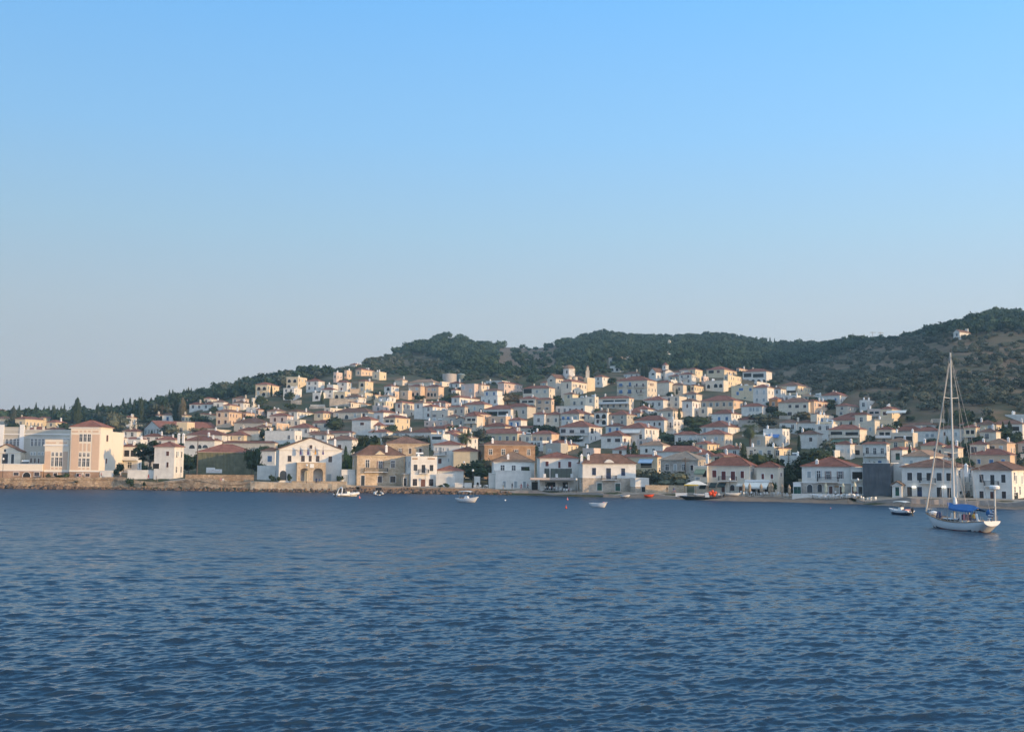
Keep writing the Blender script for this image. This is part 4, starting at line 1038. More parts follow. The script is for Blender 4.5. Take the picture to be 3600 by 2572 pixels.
# -- stone mansion
st = house('D', -124, 440, -180, 1018, 1392, 'brown', 's', 2, phi=-17, chim=[[242, 900]], dmax=14, group=WF, rise=2.7,
  rects=[['p', -14, 1072, 28, 1158], ['l', 134, 1080, 180, 1170], ['p', 286, 1076, 332, 1158], ['k', -72, 1258, -26, 1372], ['x', 125, 1262, 180, 1334], ['x', 278, 1265, 336, 1334], ['B', -36, 1160, 240, 1212]],
  label='honey stone two-storey mansion with brown roof and long balcony', name='stone_mansion', cat='mansion')
pg = MB(); a1 = local(st['root'], -17, 'D', 60, 1018); a2 = local(st['root'], -17, 'D', 250, 978); pg.prism([(a1[0], st['H'] - .2), (a2[0], st['H'] - .2), ((a1[0] + a2[0]) / 2, a2[1] + .35)], -.12, 2.5, M['y']); pg.obj('pediment', st['root'])
house('D', 438, 500, None, 1256, 1388, 'slab', 's', 1, kind='flat', phi=-17, chim=0, D=4, rects=[['k', 436, 1285, 470, 1375]], group=WF, label='narrow stone link with dark door beside the stone mansion', name='annex', cat='annex')
fb = house('D', 520, 832, 442, 1048, 1392, 'slab', 'w', 2, kind='flat', phi=-17, chim=[[625, 1010]], dmax=12, group=WF,
  rects=[['k', 555, 1125, 600, 1196], ['k', 650, 1125, 694, 1226], ['k', 745, 1128, 790, 1200], ['x', 542, 1296, 598, 1375], ['s', 642, 1296, 692, 1388], ['x', 736, 1296, 790, 1376], ['B', 612, 1180, 728, 1228]],
  label='white flat-roofed three-bay house with black doors and small balcony', name='house')
b = MB(); 
for q in ((540, 602), (722, 808)):
    u1, v1 = local(fb['root'], -17, 'D', q[0], 1045); u2, v0 = local(fb['root'], -17, 'D', q[1], 1062); b.box(u1, -.06, v0, u2, .1, v1, M['k'])
b.obj('parapet_panel', fb['root'])
house('D', 838, 1148, None, 1205, 1330, 'red', 'w', 1, phi=-5, chim=0, rise=1.3, D=9, dov=D0('D', 1000, 1390) + 6, blind=True, group=WF, label='low building with sagging red roof beside the flat white house', name='outbuilding', cat='outbuilding')
house('D', 1280, 1345, None, 1310, 1392, 'slab', 'w', 1, kind='flat', phi=-5, chim=0, D=3, dov=D0('D', 1300, 1390) + 2, rects=[['a', 1305, 1332, 1328, 1380]], group=WF, label='tiny white arched kiosk in the garden left of the white terrace house', name='kiosk', cat='kiosk')
# -- second-row stone houses
house('D', 230, 735, None, 882, 1130, 'brown', 's', 2, phi=-12, chim=0, D=11, dov=330, rise=2.0, rects=[['t', 265, 925, 300, 985], ['l', 380, 930, 412, 990], ['x', 498, 932, 530, 995], ['s', 618, 932, 652, 995]], group='large houses behind the waterfront', label='stone house with brown hipped roof and worn shutters behind the stone mansion', name='house')
house('D', 790, 1104, None, 895, 1135, 'red', 'w', 2, phi=10, chim=0, dov=325, D=8, rise=1.2, rects=[['q', 816, 922, 832, 962], ['q', 858, 920, 890, 990], ['q', 902, 925, 918, 960], ['q', 955, 925, 975, 960], ['s', 850, 1055, 885, 1110], ['B', 795, 960, 945, 1010], ['q', 965, 1050, 980, 1090]], group='large houses behind the waterfront', label='pale two-storey house with arched entrance behind the white three-bay house', name='house')
house('D', 1028, 1316, None, 972, 1140, 'red', 'y', 1, phi=6, chim=0, dov=322, D=9, rise=1.3, blind=True, group='large houses behind the waterfront', label='blank-walled cream house with red roof in front of the palm', name='house')
house('D', 1395, 1999, 1338, 895, 1150, 'brown', 'k', 2, phi=-14, chim=[[1505, 815]], dov=320, dmax=14, rise=1.2, rects=[['p', 1452, 940, 1490, 1002], ['p', 1602, 945, 1640, 1008], ['l', 1753, 950, 1795, 1030], ['p', 1905, 950, 1940, 1012]], group='large houses behind the waterfront', label='long brown stone house with white casements above the white terrace house', name='house')
# -- white terrace house, cafe house
eu = house('E', 52, 540, None, 1100, 1300, 'tan', 'w', 1, phi=-4, chim=[[228, 1010]], D=10, dov=D0('E', 300, 1425) + 5, rise=2.6, rects=[['p', 137, 1135, 180, 1205], ['p', 268, 1138, 312, 1208], ['o', 378, 1145, 480, 1213]], group=WF,
  label='white house with pale tiled roof and a walled roof terrace in front', name='house')
el = house('E', 74, 500, None, 1222, 1425, 'slab', 'w', 1, kind='flat', phi=-4, chim=0, D=5.1, rects=[['q', 160, 1318, 198, 1395], ['q', 295, 1320, 333, 1396], ['q', 400, 1322, 438, 1398]])
absorb(eu, el)
house('E', 0, 70, None, 1252, 1422, 'slab', 'w', 1, kind='flat', phi=-4, chim=0, D=5, blind=True, group=WF, label='blank white lean-to on the left of the white terrace house', name='annex', cat='annex')
ca = house('E', 600, 1060, None, 1055, 1428, 'red', 'w', 2, phi=-3, chim=0, D=10, rise=1.5, rects=[['m', 668, 1082, 706, 1143], ['m', 818, 1086, 850, 1165], ['m', 937, 1090, 976, 1155], ['o', 505, 1326, 576, 1425], ['o', 665, 1330, 785, 1426], ['o', 870, 1336, 934, 1428]], group=WF,
  label='white cafe house with red roof, green terrace screen and three dark openings', name='cafe_building', cat='cafe')
M['gglass'] = mat('green_tinted_screen', (.07, .10, .085), rough=.25, spec=.5)
M['wash'] = mat('pinkish_concrete', (.60, .50, .44), var=.15)
x1, z1 = local(ca['root'], -3, 'E', 478, 1278); x2, z0 = local(ca['root'], -3, 'E', 1000, 1306); b = MB(); b.box(x1, -3.0, z0, x2, 0, z1, M['wash']); ta = b.obj('terrace_slab', ca['root'])
for q in ((650, 702), (724, 968)):
    b = MB(); u1, v1 = local(ca['root'], -3, 'E', q[0], 1170); u2, v0 = local(ca['root'], -3, 'E', q[1], 1248); b.box(u1, -2.2, v0 - .6, u2, -2.12, v1, M['gglass'])
    for k in range(5): xx = u1 + (u2 - u1) * k / 4; b.box(xx - .05, -2.24, v0 - .8, xx + .05, -2.08, v1 + .05, M['iron'])
    b.obj('glass_screen', ta)
b = MB()
for q in (648, 790, 968): u, v = local(ca['root'], -3, 'E', q, 1275); b.box(u - .3, -2.9, v, u + .3, -2.4, v + .9, M['trim'])
b.obj('planter', ta)
b = MB(); r_ = random.Random(8)
for bx, by, dx_ in ((594, 1345, -1), (805, 1345, 1)):          # grey lettering on the white wall, too small to read in the photograph
    for ln_ in range(4):
        u, v = local(ca['root'], -3, 'E', bx + 22 + (3 - ln_) * 5 * (1 if dx_ < 0 else -1) - (0 if dx_ < 0 else 0), by + ln_ * 11)
        for k in range(6): b.box(u + k * .2, -.03, v, u + k * .2 + .13, .0, v + .2, M['slab'])
b.obj('wall_lettering', ca['root'])
sh = house('E', 1110, 1744, 1058, 1118, 1460, 'brown', 'w', 2, phi=-6, chim=[[1108, 1010], [1188, 1010]], dmax=12, rise=2.4, low=('lowstone', .535), group=WF,
  rects=[['n', 1220, 1165, 1272, 1250], ['n', 1391, 1166, 1446, 1292], ['n', 1566, 1170, 1618, 1254], ['v', 1284, 1342, 1338, 1430], ['v', 1500, 1346, 1555, 1434], ['B', 1334, 1252, 1505, 1304]],
  label='white house over a bare stone ground floor, curved gable and iron balcony', name='house')
a1 = local(sh['root'], -6, 'E', 1320, 1118); a2 = local(sh['root'], -6, 'E', 1532, 1075); n = 10
pts = [(a1[0] + (a2[0] - a1[0]) * k / n, sh['H'] - .1 + (a2[1] + .35 - sh['H']) * (.5 - .5 * math.cos(2 * math.pi * k / n))) for k in range(n + 1)]
b = MB(); b.prism([(p[0], p[1]) for p in pts], -.05, 3.0, M['w']); b.obj('gable', sh['root'])
house('F', 283, 446, None, 1310, 1455, 'slab', 'w', 1, kind='flat', phi=-6, chim=0, D=6, low=('lowstone', .5), rects=[['o', 356, 1378, 402, 1448]], group=WF, label='low white-topped stone annex with dark doorway right of the curved-gable house', name='annex', cat='annex')
# -- grey stone house, taverna, cafes
house('F', 583, 1030, 1180, 1075, 1340, 'grey_tile', 'u', 2, phi=28, chim=[[1120, 1000]], dov=300, dmax=12, rise=2.4, rects=[['p', 642, 1122, 680, 1190], ['q', 740, 1125, 776, 1192], ['p', 838, 1125, 876, 1192], ['x', 940, 1128, 970, 1192]], group='large houses behind the waterfront', label='old grey stone house with mossy grey tiled roof and peeling windows', name='house')
rs = house('F', 1140, 1644, 1724, 1147, 1462, 'red', 'c', 2, phi=27, chim=0, dmax=10, rise=2.0, group=WF,
  rects=[['m', 1200, 1196, 1246, 1274], ['m', 1308, 1198, 1358, 1306], ['m', 1418, 1200, 1470, 1308], ['m', 1532, 1205, 1578, 1284], ['B', 1280, 1262, 1490, 1318], ['GD', 1178, 1338, 1256, 1385], ['GD', 1276, 1338, 1366, 1380], ['s', 1306, 1382, 1350, 1452], ['e', 1410, 1362, 1464, 1436], ['s', 1514, 1384, 1580, 1460], ['W', 1500, 1345, 1600, 1372], ['q', 1650, 1205, 1675, 1290, 'r']],
  label='cream taverna with maroon shutters, red roof and dark awnings', name='taverna', cat='taverna')
house('F', 985, 1140, None, 1168, 1455, 'slab', 'c', 2, kind='flat', phi=27, chim=0, D=6, rects=[['GA', 1000, 1176, 1122, 1228], ['o', 1082, 1190, 1130, 1272], ['q', 1000, 1290, 1050, 1305], ['GD', 1065, 1338, 1140, 1400]], group=WF, label='cream balcony wing with green awning on the left of the taverna', name='annex', cat='annex')
c2 = house('G', 272, 530, 595, 1164, 1485, 'red', 'c', 2, phi=28, chim=0, dmax=9, rise=1.3, group=WF, rects=[['m', 326, 1238, 362, 1296], ['m', 438, 1240, 468, 1290], ['o', 200, 1378, 262, 1462], ['o', 282, 1378, 340, 1462], ['o', 362, 1380, 428, 1464], ['s', 552, 1218, 566, 1262, 'r']],
  label='cream house with low red roof and white cafe awning right of the taverna', name='cafe_building', cat='cafe')
x1, z1 = local(c2['root'], 28, 'G', 165, 1300); x2, z0 = local(c2['root'], 28, 'G', 452, 1332); b = MB(); b.box(x1, -2.5, z0, x2, .0, z0 + .2, M['trim']); b.box(x1, -2.5, z0 + .2, x2, -2.3, z1, M['trim'])
b.box(x1, -2.3, z0 + .2, x1 + .2, 0, z1, M['trim']); b.obj('terrace', c2['root'])
b = MB(); b.add([(x1, -2.4, z0 - .05), (x2, -2.4, z0 - .05), (x2, -4.4, z0 - 1.1), (x1, -4.4, z0 - 1.1), (x1, -4.4, z0 - 1.5), (x2, -4.4, z0 - 1.5)], [(0, 3, 2, 1), (3, 4, 5, 2)], M['awn_white']); b.obj('awning', c2['root'])
house('G', 706, 800, None, 1378, 1480, 'slab', 'trim', 1, kind='flat', phi=27, chim=0, D=2, dov=D0('G', 750, 1475) + 1, rects=[['v', 712, 1385, 755, 1472], ['v', 756, 1385, 798, 1472]], group=WF, label='dark green double gate in a white frame left of the long white house', name='garden_gate', cat='gate')
g3 = house('G', 812, 1392, None, 1157, 1480, 'red', 'w', 2, phi=27, chim=[[975, 1070]], D=13, rise=2.2, low=('u', .42), group=WF,
  rects=[['q', 872, 1200, 918, 1280], ['t', 985, 1200, 1030, 1284], ['l', 1098, 1200, 1142, 1298], ['l', 1240, 1206, 1288, 1290], ['B', 1000, 1288, 1245, 1330], ['e', 872, 1358, 934, 1455], ['e', 992, 1360, 1050, 1452], ['s', 1132, 1380, 1174, 1478], ['s', 1258, 1382, 1292, 1480]],
  label='long white house with big red roof, grey stone ground floor and long balcony', name='house')
parts(g3, 'G', [(1198, 1370, 1248, 1396, 'k', .08, 'sign_board')])
gw = house('G', 1394, 1538, None, 1186, 1484, 'slab', 'w', 2, kind='flat', phi=27, chim=0, D=8, rects=[['o', 1408, 1206, 1530, 1298], ['s', 1404, 1378, 1462, 1472], ['k', 1482, 1380, 1530, 1474]], group=WF, label='white wing with wide glazed upper room beside the grey shrouded building', name='annex', cat='annex')
parts(gw, 'G', [(1396, 1302, 1538, 1328, 'g', .5, 'balcony')])
gsr = house('H', 82, 398, None, 765, 1114, 'slab', 'dscrim', 2, kind='flat', phi=30, chim=0, D=9, blind=True, group=WF, label='building entirely wrapped in dark grey netting', name='shrouded_building', cat='building')
house('H', 400, 522, None, 772, 1112, 'slab', 'w', 1, kind='flat', phi=30, chim=0, D=8, dov=D0('H', 450, 1112) + 6, blind=True, group=WF, label='blank white gable-end wall right of the grey netting', name='house')
house('H', 412, 520, None, 1005, 1118, 'tan', 'w', 1, kind='gf', rise=.7, phi=30, chim=0, D=3, rects=[['v', 444, 1008, 496, 1110]], group=WF, label='tiny white pedimented gatehouse with dark green door', name='gatehouse', cat='gatehouse')
h1 = house('H', 525, 1155, 1340, 795, 1138, 'brown', 'w', 2, phi=37, chim=[[1235, 755]], dmax=14, rise=1.9, group=WF,
  rects=[['k', 584, 843, 640, 934], ['k', 695, 843, 750, 934], ['k', 803, 845, 860, 936], ['k', 920, 846, 975, 938], ['k', 1030, 846, 1087, 940], ['B', 733, 925, 912, 968], ['k', 584, 1006, 636, 1118], ['n', 697, 1012, 752, 1118], ['k', 918, 1016, 980, 1124], ['k', 1036, 1020, 1090, 1130],
         ['q', 1234, 855, 1250, 950, 'r'], ['q', 1283, 860, 1300, 952, 'r'], ['k', 1176, 1062, 1206, 1090, 'r'], ['x', 1236, 1052, 1296, 1140, 'r']],
  label='wide white house with five black-framed windows upstairs, behind the sailboat mast', name='house')
h2 = house('H', 1340, 1785, 2030, 827, 1158, 'brown', 'w', 2, phi=38, chim=0, dmax=16, rise=1.7, group=WF,
  rects=[['k', 1408, 870, 1455, 956], ['k', 1530, 870, 1582, 985], ['k', 1656, 873, 1706, 960], ['B', 1470, 945, 1630, 1002], ['x', 1410, 1056, 1454, 1136], ['s', 1532, 1062, 1590, 1142], ['x', 1665, 1060, 1710, 1140],
         ['q', 1817, 876, 1834, 968, 'r'], ['q', 1884, 878, 1900, 970, 'r'], ['k', 1800, 1078, 1846, 1150, 'r']],
  label='white house with black iron balcony and three upper windows at the right edge', name='house')
M['lit'] = mat('lit_sign', (.9, .88, .8), rough=.4)
M['lit'].node_tree.nodes['Principled BSDF'].inputs['Emission Color'].default_value = (1, .95, .8, 1); M['lit'].node_tree.nodes['Principled BSDF'].inputs['Emission Strength'].default_value = 1.2
for xx in (664, 1006):
    u, v = local(h1['root'], 37, 'H', xx, 1018); b = MB(); b.box(u - .35, -.5, v, u + .35, -.1, v + .3, M['lit']); b.box(u - .04, -.1, v + .1, u + .04, .01, v + .2, M['iron']); b.obj('wall_lamp', h1['root'])
# ---------------------------------------------------------------- churches, tanks
def drum(t, xc, yb_, yt, wpx, d, m, n, ytop, roofm, dome=True, name='drum', root=None):
    X, Yb = px(t, xc, yb_); _, Yt = px(t, xc, yt); _, Yp = px(t, xc, ytop); s = TL[t][2]
    p = at(X, Yb, d); zt = at(X, Yt, d).z; zp = at(X, Yp, d).z; r = wpx / s * d / F / 2
    o = Vector(root.location); dz = p.z - o.z; v = p - o; a = -root.rotation_euler.z
    lx = v.x * math.cos(a) - v.y * math.sin(a); ly = v.x * math.sin(a) + v.y * math.cos(a)
    b = MB(); b.lathe([(r, -2.5), (r, zt - p.z), (r * 1.06, zt - p.z), (r * 1.06, zt - p.z + .25)], M[m], n=n)
    for i in range(n):
        if i % 2 == 0 and n == 8:
            th = 2 * math.pi * (i + .5) / n; c = Vector((math.cos(th), math.sin(th), 0)) * (r * .93); sd = Vector((-math.sin(th), math.cos(th), 0)) * r * .12; h = zt - p.z
            b.add([c * 1.0 - sd + Vector((0, 0, h * .25)), c + sd + Vector((0, 0, h * .25)), c + sd + Vector((0, 0, h * .8)), c - sd + Vector((0, 0, h * .8))], [(0, 1, 2, 3)], M['dark'])
    dr = b.obj(name, root, (lx, ly, dz)); h = zp - zt; b = MB()
    if dome: prof = [(r * 1.02 * math.cos(k * math.pi / 2 / 8), .25 + h * math.sin(k * math.pi / 2 / 8)) for k in range(8)] + [(.01, h + .25)]
    else: prof = [(r * 1.15, .2), (.01, h + .2)]
    b.lathe(prof, M[roofm], n=max(n, 12) if dome else n)
    b.tube((0, 0, h + .1), (0, 0, h + 1.3), .06, M['iron'], n=4); b.tube((-.35, 0, h + .95), (.35, 0, h + .95), .05, M['iron'], n=4)
    b.obj('dome' if dome else 'roof', dr, (0, 0, zt - p.z)); return dr
dc = D0('J', 1400, 1110)
cj = house('J', 1290, 1425, 1900, 868, 1110, 'brown', 'c', 1, kind='gf', phi=50, dmax=34, chim=0, dov=dc, rise=2.6, rects=[['e', 1480, 890, 1495, 920, 'r'], ['e', 1510, 890, 1525, 920, 'r'], ['a', 1330, 880, 1370, 905]], group='churches on the slope',
  label='large domed cream church with bell tower on the crest of the town', name='church', cat='church')
drum('J', 1640, 815, 722, 188, dc + 8, 'w', 8, 655, 'tan', True, 'drum', cj['root'])
for q in (1645, 1735): drum('J', q, 860, 848, 84, dc + 3.5, 'c', 12, 830, 'brown', True, 'apse', cj['root'])
bt = drum('J', 1935, 900, 745, 84, dc + 11, 'c', 4, 742, 'tan', False, 'bell_tower', cj['root']); drum('J', 1938, 745, 690, 50, dc + 11, 'c', 4, 655, 'tan', False, 'belfry', cj['root'])
ea = house('J', 1880, 1930, 2055, 862, 985, 'slab', 'y', 1, kind='flat', phi=40, chim=0, blind=True, dov=dc + 8); absorb(cj, ea)
dk = D0('K', 600, 740)
ck = house('K', 535, 628, 850, 640, 745, 'brown', 'w', 1, kind='gf', phi=50, dmax=26, chim=0, dov=dk, rise=2.8, rects=[['a', 570, 650, 610, 672], ['s', 705, 690, 725, 728, 'r'], ['s', 802, 690, 820, 728, 'r']], group='churches on the slope',
  label='white chapel-like church with small red-capped drum beside tall cypresses', name='church', cat='church')
drum('K', 755, 605, 548, 88, dk + 7, 'w', 8, 508, 'red', False, 'drum', ck['root'])
tr = house('K', 755, 850, None, 628, 740, 'brown', 'w', 1, kind='gf', phi=-20, chim=0, blind=True, dov=dk + 3, D=5); absorb(ck, tr)
wi = house('K', 850, 965, None, 640, 720, 'brown', 'w', 1, phi=20, chim=0, dov=dk + 8, D=7, label='low white parish wing right of the small white church', name='annex', cat='annex')
M['metal'] = mat('pale_ribbed_metal', (.52, .47, .42), rough=.5, spec=.5); M['tankgreen'] = mat('grey_green_tank', (.17, .21, .20), rough=.6)
for t_, xa, xb, yt, yb_, m_, lab, dome in (('I', 1890, 2112, 797, 942, 'metal', 'pale cylindrical water tank with vertical ribs above the town', 0), ('I', 2116, 2256, 812, 935, 'tankgreen', 'grey-green round tank with domed lid beside the pale water tank', 1)):
    X, Yb = px(t_, (xa + xb) / 2, yb_); d = 690 + 12 * dome; p = at(X, Yb, d); zt = at(X, px(t_, 0, yt)[1], d).z; r = (xb - xa) / 4.546 * d / F / 2
    root = empty('water_tank', p, 0, lab, 'water tank', 'water tanks above the town'); b = MB(); H = zt - p.z
    b.lathe([(r, -3), (r, H)], M[m_], n=40)
    for i in range(40 if not dome else 0): th = 2 * math.pi * i / 40; c = Vector((math.cos(th), math.sin(th), 0)) * (r + .04); b.tube(c, c + Vector((0, 0, H)), .09, M[m_], n=4)
    b.obj('shell', root); b = MB(); b.lathe([(r + .1, H), (r + .1, H + .12), (r * .7, H + (.9 if dome else .3)), (.01, H + (1.3 if dome else .4))], M[m_], n=40); b.obj('lid', root)
# small hill shrine tower and hilltop monastery
def small_tower(t, xa, xb, yt, yb_, d, lab, nm='bell_tower_shrine'):
    X, Yb = px(t, (xa + xb) / 2, yb_); p = at(X, Yb, d); zt = at(X, px(t, 0, yt)[1], d).z; w_ = (xb - xa) / TL[t][2] * d / F; H = zt - p.z
    root = empty(nm, p, R(-25), lab, 'tower', 'white towers on the wooded hill'); b = MB(); b.box(-w_ / 2, -w_ / 2, -3, w_ / 2, w_ / 2, H * .7, M['c']); b.obj('base', root)
    b = MB(); b.box(-w_ * .38, -w_ * .38, H * .7, w_ * .38, w_ * .38, H * .9, M['c']); b.add([(-w_ * .42, -w_ * .42, H * .9), (w_ * .42, -w_ * .42, H * .9), (w_ * .42, w_ * .42, H * .9), (-w_ * .42, w_ * .42, H * .9), (0, 0, H * 1.05)], [(0, 1, 4), (1, 2, 4), (2, 3, 4), (3, 0, 4)], M['c']); b.obj('belfry', root)
small_tower('K', 790, 826, 208, 285, 1080, 'lone pale shrine tower high in the wooded hill above the small white church')
small_tower('K', 1568, 1596, 290, 340, 1080, 'small pale tower among pines near the ridge, right of the shrine tower')
# hilltop chapel belfry is part of the chapel parsed last in the table
chap = [h for h in HOUSES if h['phi'] == 51.0][0]
b = MB(); b.box(chap['W'] * .3, chap['D'] - .8, chap['H'], chap['W'] * .7, chap['D'] + .2, chap['H'] + 3.2, M['w']); b.obj('belfry', chap['root'])
chap['root'].name = 'chapel'; chap['root']['category'] = 'chapel'; chap['root']['label'] = 'lone white chapel with tiled roof on the bare hill behind the mast'; chap['auto'] = False
# the trees one can point to: kind, tile, x, top, base, width, label
P_ = [
 ('cypress', 'A', 1285, 5, 440, 160, 'broad tall cypress standing alone above the tower building'),
 ('cypress', 'A', 215, 140, 470, 130, 'dark cypress rising behind the grey wing at the far left'),
 ('cypress', 'A', 608, 190, 290, 60, 'small dark cypress behind the red roofs at the far left'),
 ('cypress', 'A', 130, 190, 290, 45, 'slim dark cypress at the far left edge'),
 ('cypress', 'B', 695, 385, 670, 100, 'dense dark cypress, left one of the pair above the white houses'),
 ('cypress', 'B', 775, 370, 670, 110, 'grey-brown cypress, right one of the pair above the white houses'),
 ('cypress', 'B', 795, 255, 440, 70, 'tallest pointed cypress on the skyline behind the cypress pair'),
 ('cypress', 'B', 830, 265, 440, 65, 'cypress just right of the tallest pointed skyline cypress'),
 ('cypress', 'B', 240, 365, 640, 70, 'tall thin cypress above the left red roofs'), ('cypress', 'B', 368, 362, 560, 50, 'narrow cypress left of the feathery skyline pine'),
 ('cypress', 'B', 95, 365, 560, 46, 'thin pointed cypress on the left skyline'), ('cypress', 'B', 8, 375, 560, 50, 'thin cypress right of the broad lone cypress'),
 ('cypress', 'B', 1105, 255, 330, 25, 'short thin cypress on the left ridge, first of three'), ('cypress', 'B', 1142, 240, 350, 36, 'short cypress on the left ridge, middle of three'), ('cypress', 'B', 1172, 242, 350, 34, 'short cypress on the left ridge, last of three'),
 ('cypress', 'F', 268, 855, 1110, 85, 'tall dark cypress beside the striped-awning house'), ('cypress', 'F', 198, 880, 1080, 44, 'narrow cypress left of the tall dark one by the striped awning'), ('cypress', 'F', 322, 1030, 1140, 40, 'short cypress in front of the striped awning'),
 ('cypress', 'K', 450, 540, 720, 55, 'tall cypress left of the small white church'), ('cypress', 'K', 500, 525, 720, 60, 'dark cypress touching the small white church'), ('cypress', 'K', 955, 500, 620, 45, 'cypress right of the small white church'),
 ('cypress', 'L', 255, 475, 560, 26, 'cypress spike on the ridge, left of two'), ('cypress', 'L', 315, 488, 600, 20, 'thin cypress spike on the ridge, right of two'),
 ('cypress', 'H', 1680, 270, 450, 46, 'cypress among the roofs at the right edge, left of the thick one'), ('cypress', 'H', 1755, 265, 470, 72, 'thick cypress among the roofs at the right edge'), ('cypress', 'H', 1555, 340, 450, 36, 'slim cypress beside the leaning palm at the right'),
 ('cypress', 'G', 110, 880, 1075, 85, 'dark cypress under the big palm'),
 ('cypress', 'C', 1005, 285, 440, 50, 'slim conifer between the upper white houses'), ('cypress', 'C', 1310, 985, 1130, 50, 'small cypress right of the flag building'),
 ('round', 'H', 478, 812, 985, 110, 'dark clipped tree right of the grey netting'),
 ('pine', 'B', 665, 280, 560, 190, 'large dark pine on the left skyline'), ('pine', 'B', 515, 330, 600, 160, 'feathery green pine on the left skyline'),
 ('round', 'D', 60, 730, 1000, 330, 'big dark round tree behind the stone mansion'), ('round', 'D', 1290, 1050, 1345, 320, 'big dark tree left of the white terrace house'),
 ('round', 'D', 1440, 1040, 1240, 210, 'brown-green tree below the brown stone house'),
 ('round', 'D', 430, 762, 900, 420, 'low dark grove behind the brown roof of the stone house'), ('bright', 'D', 1320, 675, 880, 170, 'fresh green tree beside the grey palm'),
 ('bright', 'D', 1430, 780, 880, 110, 'light green bushy tree right of the fresh green tree'),
 ('round', 'G', 360, 945, 1190, 420, 'big dark spreading tree behind the right-hand cafe roof'), ('round', 'G', 975, 950, 1130, 370, 'green rounded tree behind the long white house'),
 ('round', 'G', 690, 1135, 1470, 230, 'dark thicket tree between the cafes and the long white house'), ('round', 'G', 630, 1310, 1480, 130, 'lower dark tree behind the closed parasols'),
 ('round', 'F', 740, 1200, 1400, 330, 'large grey-green tree behind the sunlit stone wall'), ('bright', 'F', 480, 1170, 1390, 170, 'flowering shrub tree above the white annex'),
 ('round', 'F', 350, 1150, 1300, 160, 'pale flowering tree beside the curved-gable house'), ('round', 'A', 1930, 200, 620, 330, 'wide grey-green tree right of the tower building'),
 ('round', 'B', 670, 690, 860, 240, 'grey tree in front of the long red roof, left one'), ('round', 'B', 1025, 740, 850, 200, 'brown-grey tree in front of the long red roof, right one'),
 ('round', 'B', 395, 590, 690, 230, 'pale round tree left of the cypress pair'), ('round', 'B', 1010, 590, 690, 230, 'green rounded tree right of the cypress pair'),
 ('round', 'B', 990, 1010, 1340, 140, 'dark tree left of the green netting'), ('round', 'B', 860, 1105, 1240, 170, 'dark tree behind the tall plain white house'),
 ('round', 'C', 1240, 600, 800, 260, 'dark tree group above the big red hipped roof'), ('round', 'C', 110, 985, 1085, 150, 'small green tree behind the green-netted building'),
 ('bright', 'C', 1350, 1040, 1310, 160, 'light green tree between flag building and stone mansion'), ('round', 'C', 1310, 1130, 1330, 120, 'dark tree right of the flag building'),
 ('round', 'J', 1050, 780, 960, 200, 'tall yellow-green tree below the left of the domed church'), ('round', 'J', 1450, 1120, 1350, 150, 'olive-toned tree right of the cream corner house'),
 ('round', 'J', 650, 1110, 1260, 380, 'brown-green grove below the pink house'), ('round', 'E', 640, 640, 800, 270, 'dark green grove left of the wide balcony house'),
 ('round', 'F', 1020, 545, 700, 330, 'dark grove in the middle of the town'), ('round', 'F', 680, 750, 860, 200, 'dark tree right of the lit gable house'), ('round', 'F', 900, 820, 930, 190, 'dark tree below the middle white house'),
 ('round', 'G', 840, 485, 620, 200, 'reddish brown tree below the shuttered house'), ('round', 'G', 450, 420, 520, 170, 'dark tree right of the temple-like house'), ('round', 'G', 320, 510, 690, 320, 'grey-green grove above the big palm'),
 ('round', 'G', 870, 685, 780, 180, 'small dark tree in front of the low white villas'), ('round', 'G', 640, 655, 720, 170, 'dark spreading tree above the blue awning'), ('round', 'H', 480, 245, 335, 90, 'dark tree at the foot of the last yellow house'),
 ('round', 'H', 870, 450, 505, 110, 'grey shrub tree above the red roofs behind the mast'), ('round', 'H', 160, 705, 760, 150, 'dark hedge-like tree under the white balcony house'),
 ('round', 'A', 1780, 1090, 1215, 210, 'dark bush spilling over the short white garden wall'), ('round', 'A', 1990, 1070, 1320, 120, 'dark garden tree at the gate right of the tower building'),
 ('bush', 'B', 98, 1395, 1512, 110, 'green bush growing out of the sea wall'), ('bush', 'B', 290, 1445, 1512, 56, 'small bush at the foot of the sea wall'), ('bush', 'A', 1290, 1375, 1410, 90, 'tiny shrub hanging on the sea wall'),
 ('bush', 'C', 345, 1350, 1440, 100, 'round bush by the tall white yard wall'), ('bush', 'C', 440, 1365, 1445, 66, 'round bush at the corner of the flag building'), ('bush', 'C', 578, 1340, 1440, 80, 'clipped bush left of the stone porch'),
 ('bush', 'C', 1240, 1365, 1450, 100, 'dense round bush at the right of the flag building'), ('bush', 'D', 870, 1362, 1392, 90, 'low hedge bush right of the three-bay white house'), ('bush', 'D', 955, 1335, 1394, 90, 'taller hedge bush right of the three-bay white house'),
 ('bush', 'A', 1110, 1240, 1345, 130, 'spiky shrub in front of the apricot buildings'), ('bush', 'A', 815, 1240, 1330, 110, 'grey shrub in front of the apricot block'), ('bush', 'A', 1000, 1280, 1325, 200, 'low dark green hedge in front of the apricot buildings'),
 ('bush', 'G', 480, 1320, 1470, 80, 'dark climbing bush beside the white cafe awning'), ('bush', 'E', 440, 1150, 1222, 90, 'potted plants on the white roof terrace'),
 ('olive', 'L', 2135, 405, 470, 50, 'round tree sticking out of the right ridge'), ('hill', 'L', 790, 510, 590, 90, 'dome-shaped tree on the middle of the ridge'), ('hill', 'L', 1370, 437, 520, 80, 'tall pine on the ridge left of the power pylon'),
]
PB_ = [(*px(q[1], q[2], q[3]), px(q[1], q[2], q[4])[1], q[5] / TL[q[1]][2]) for q in P_]
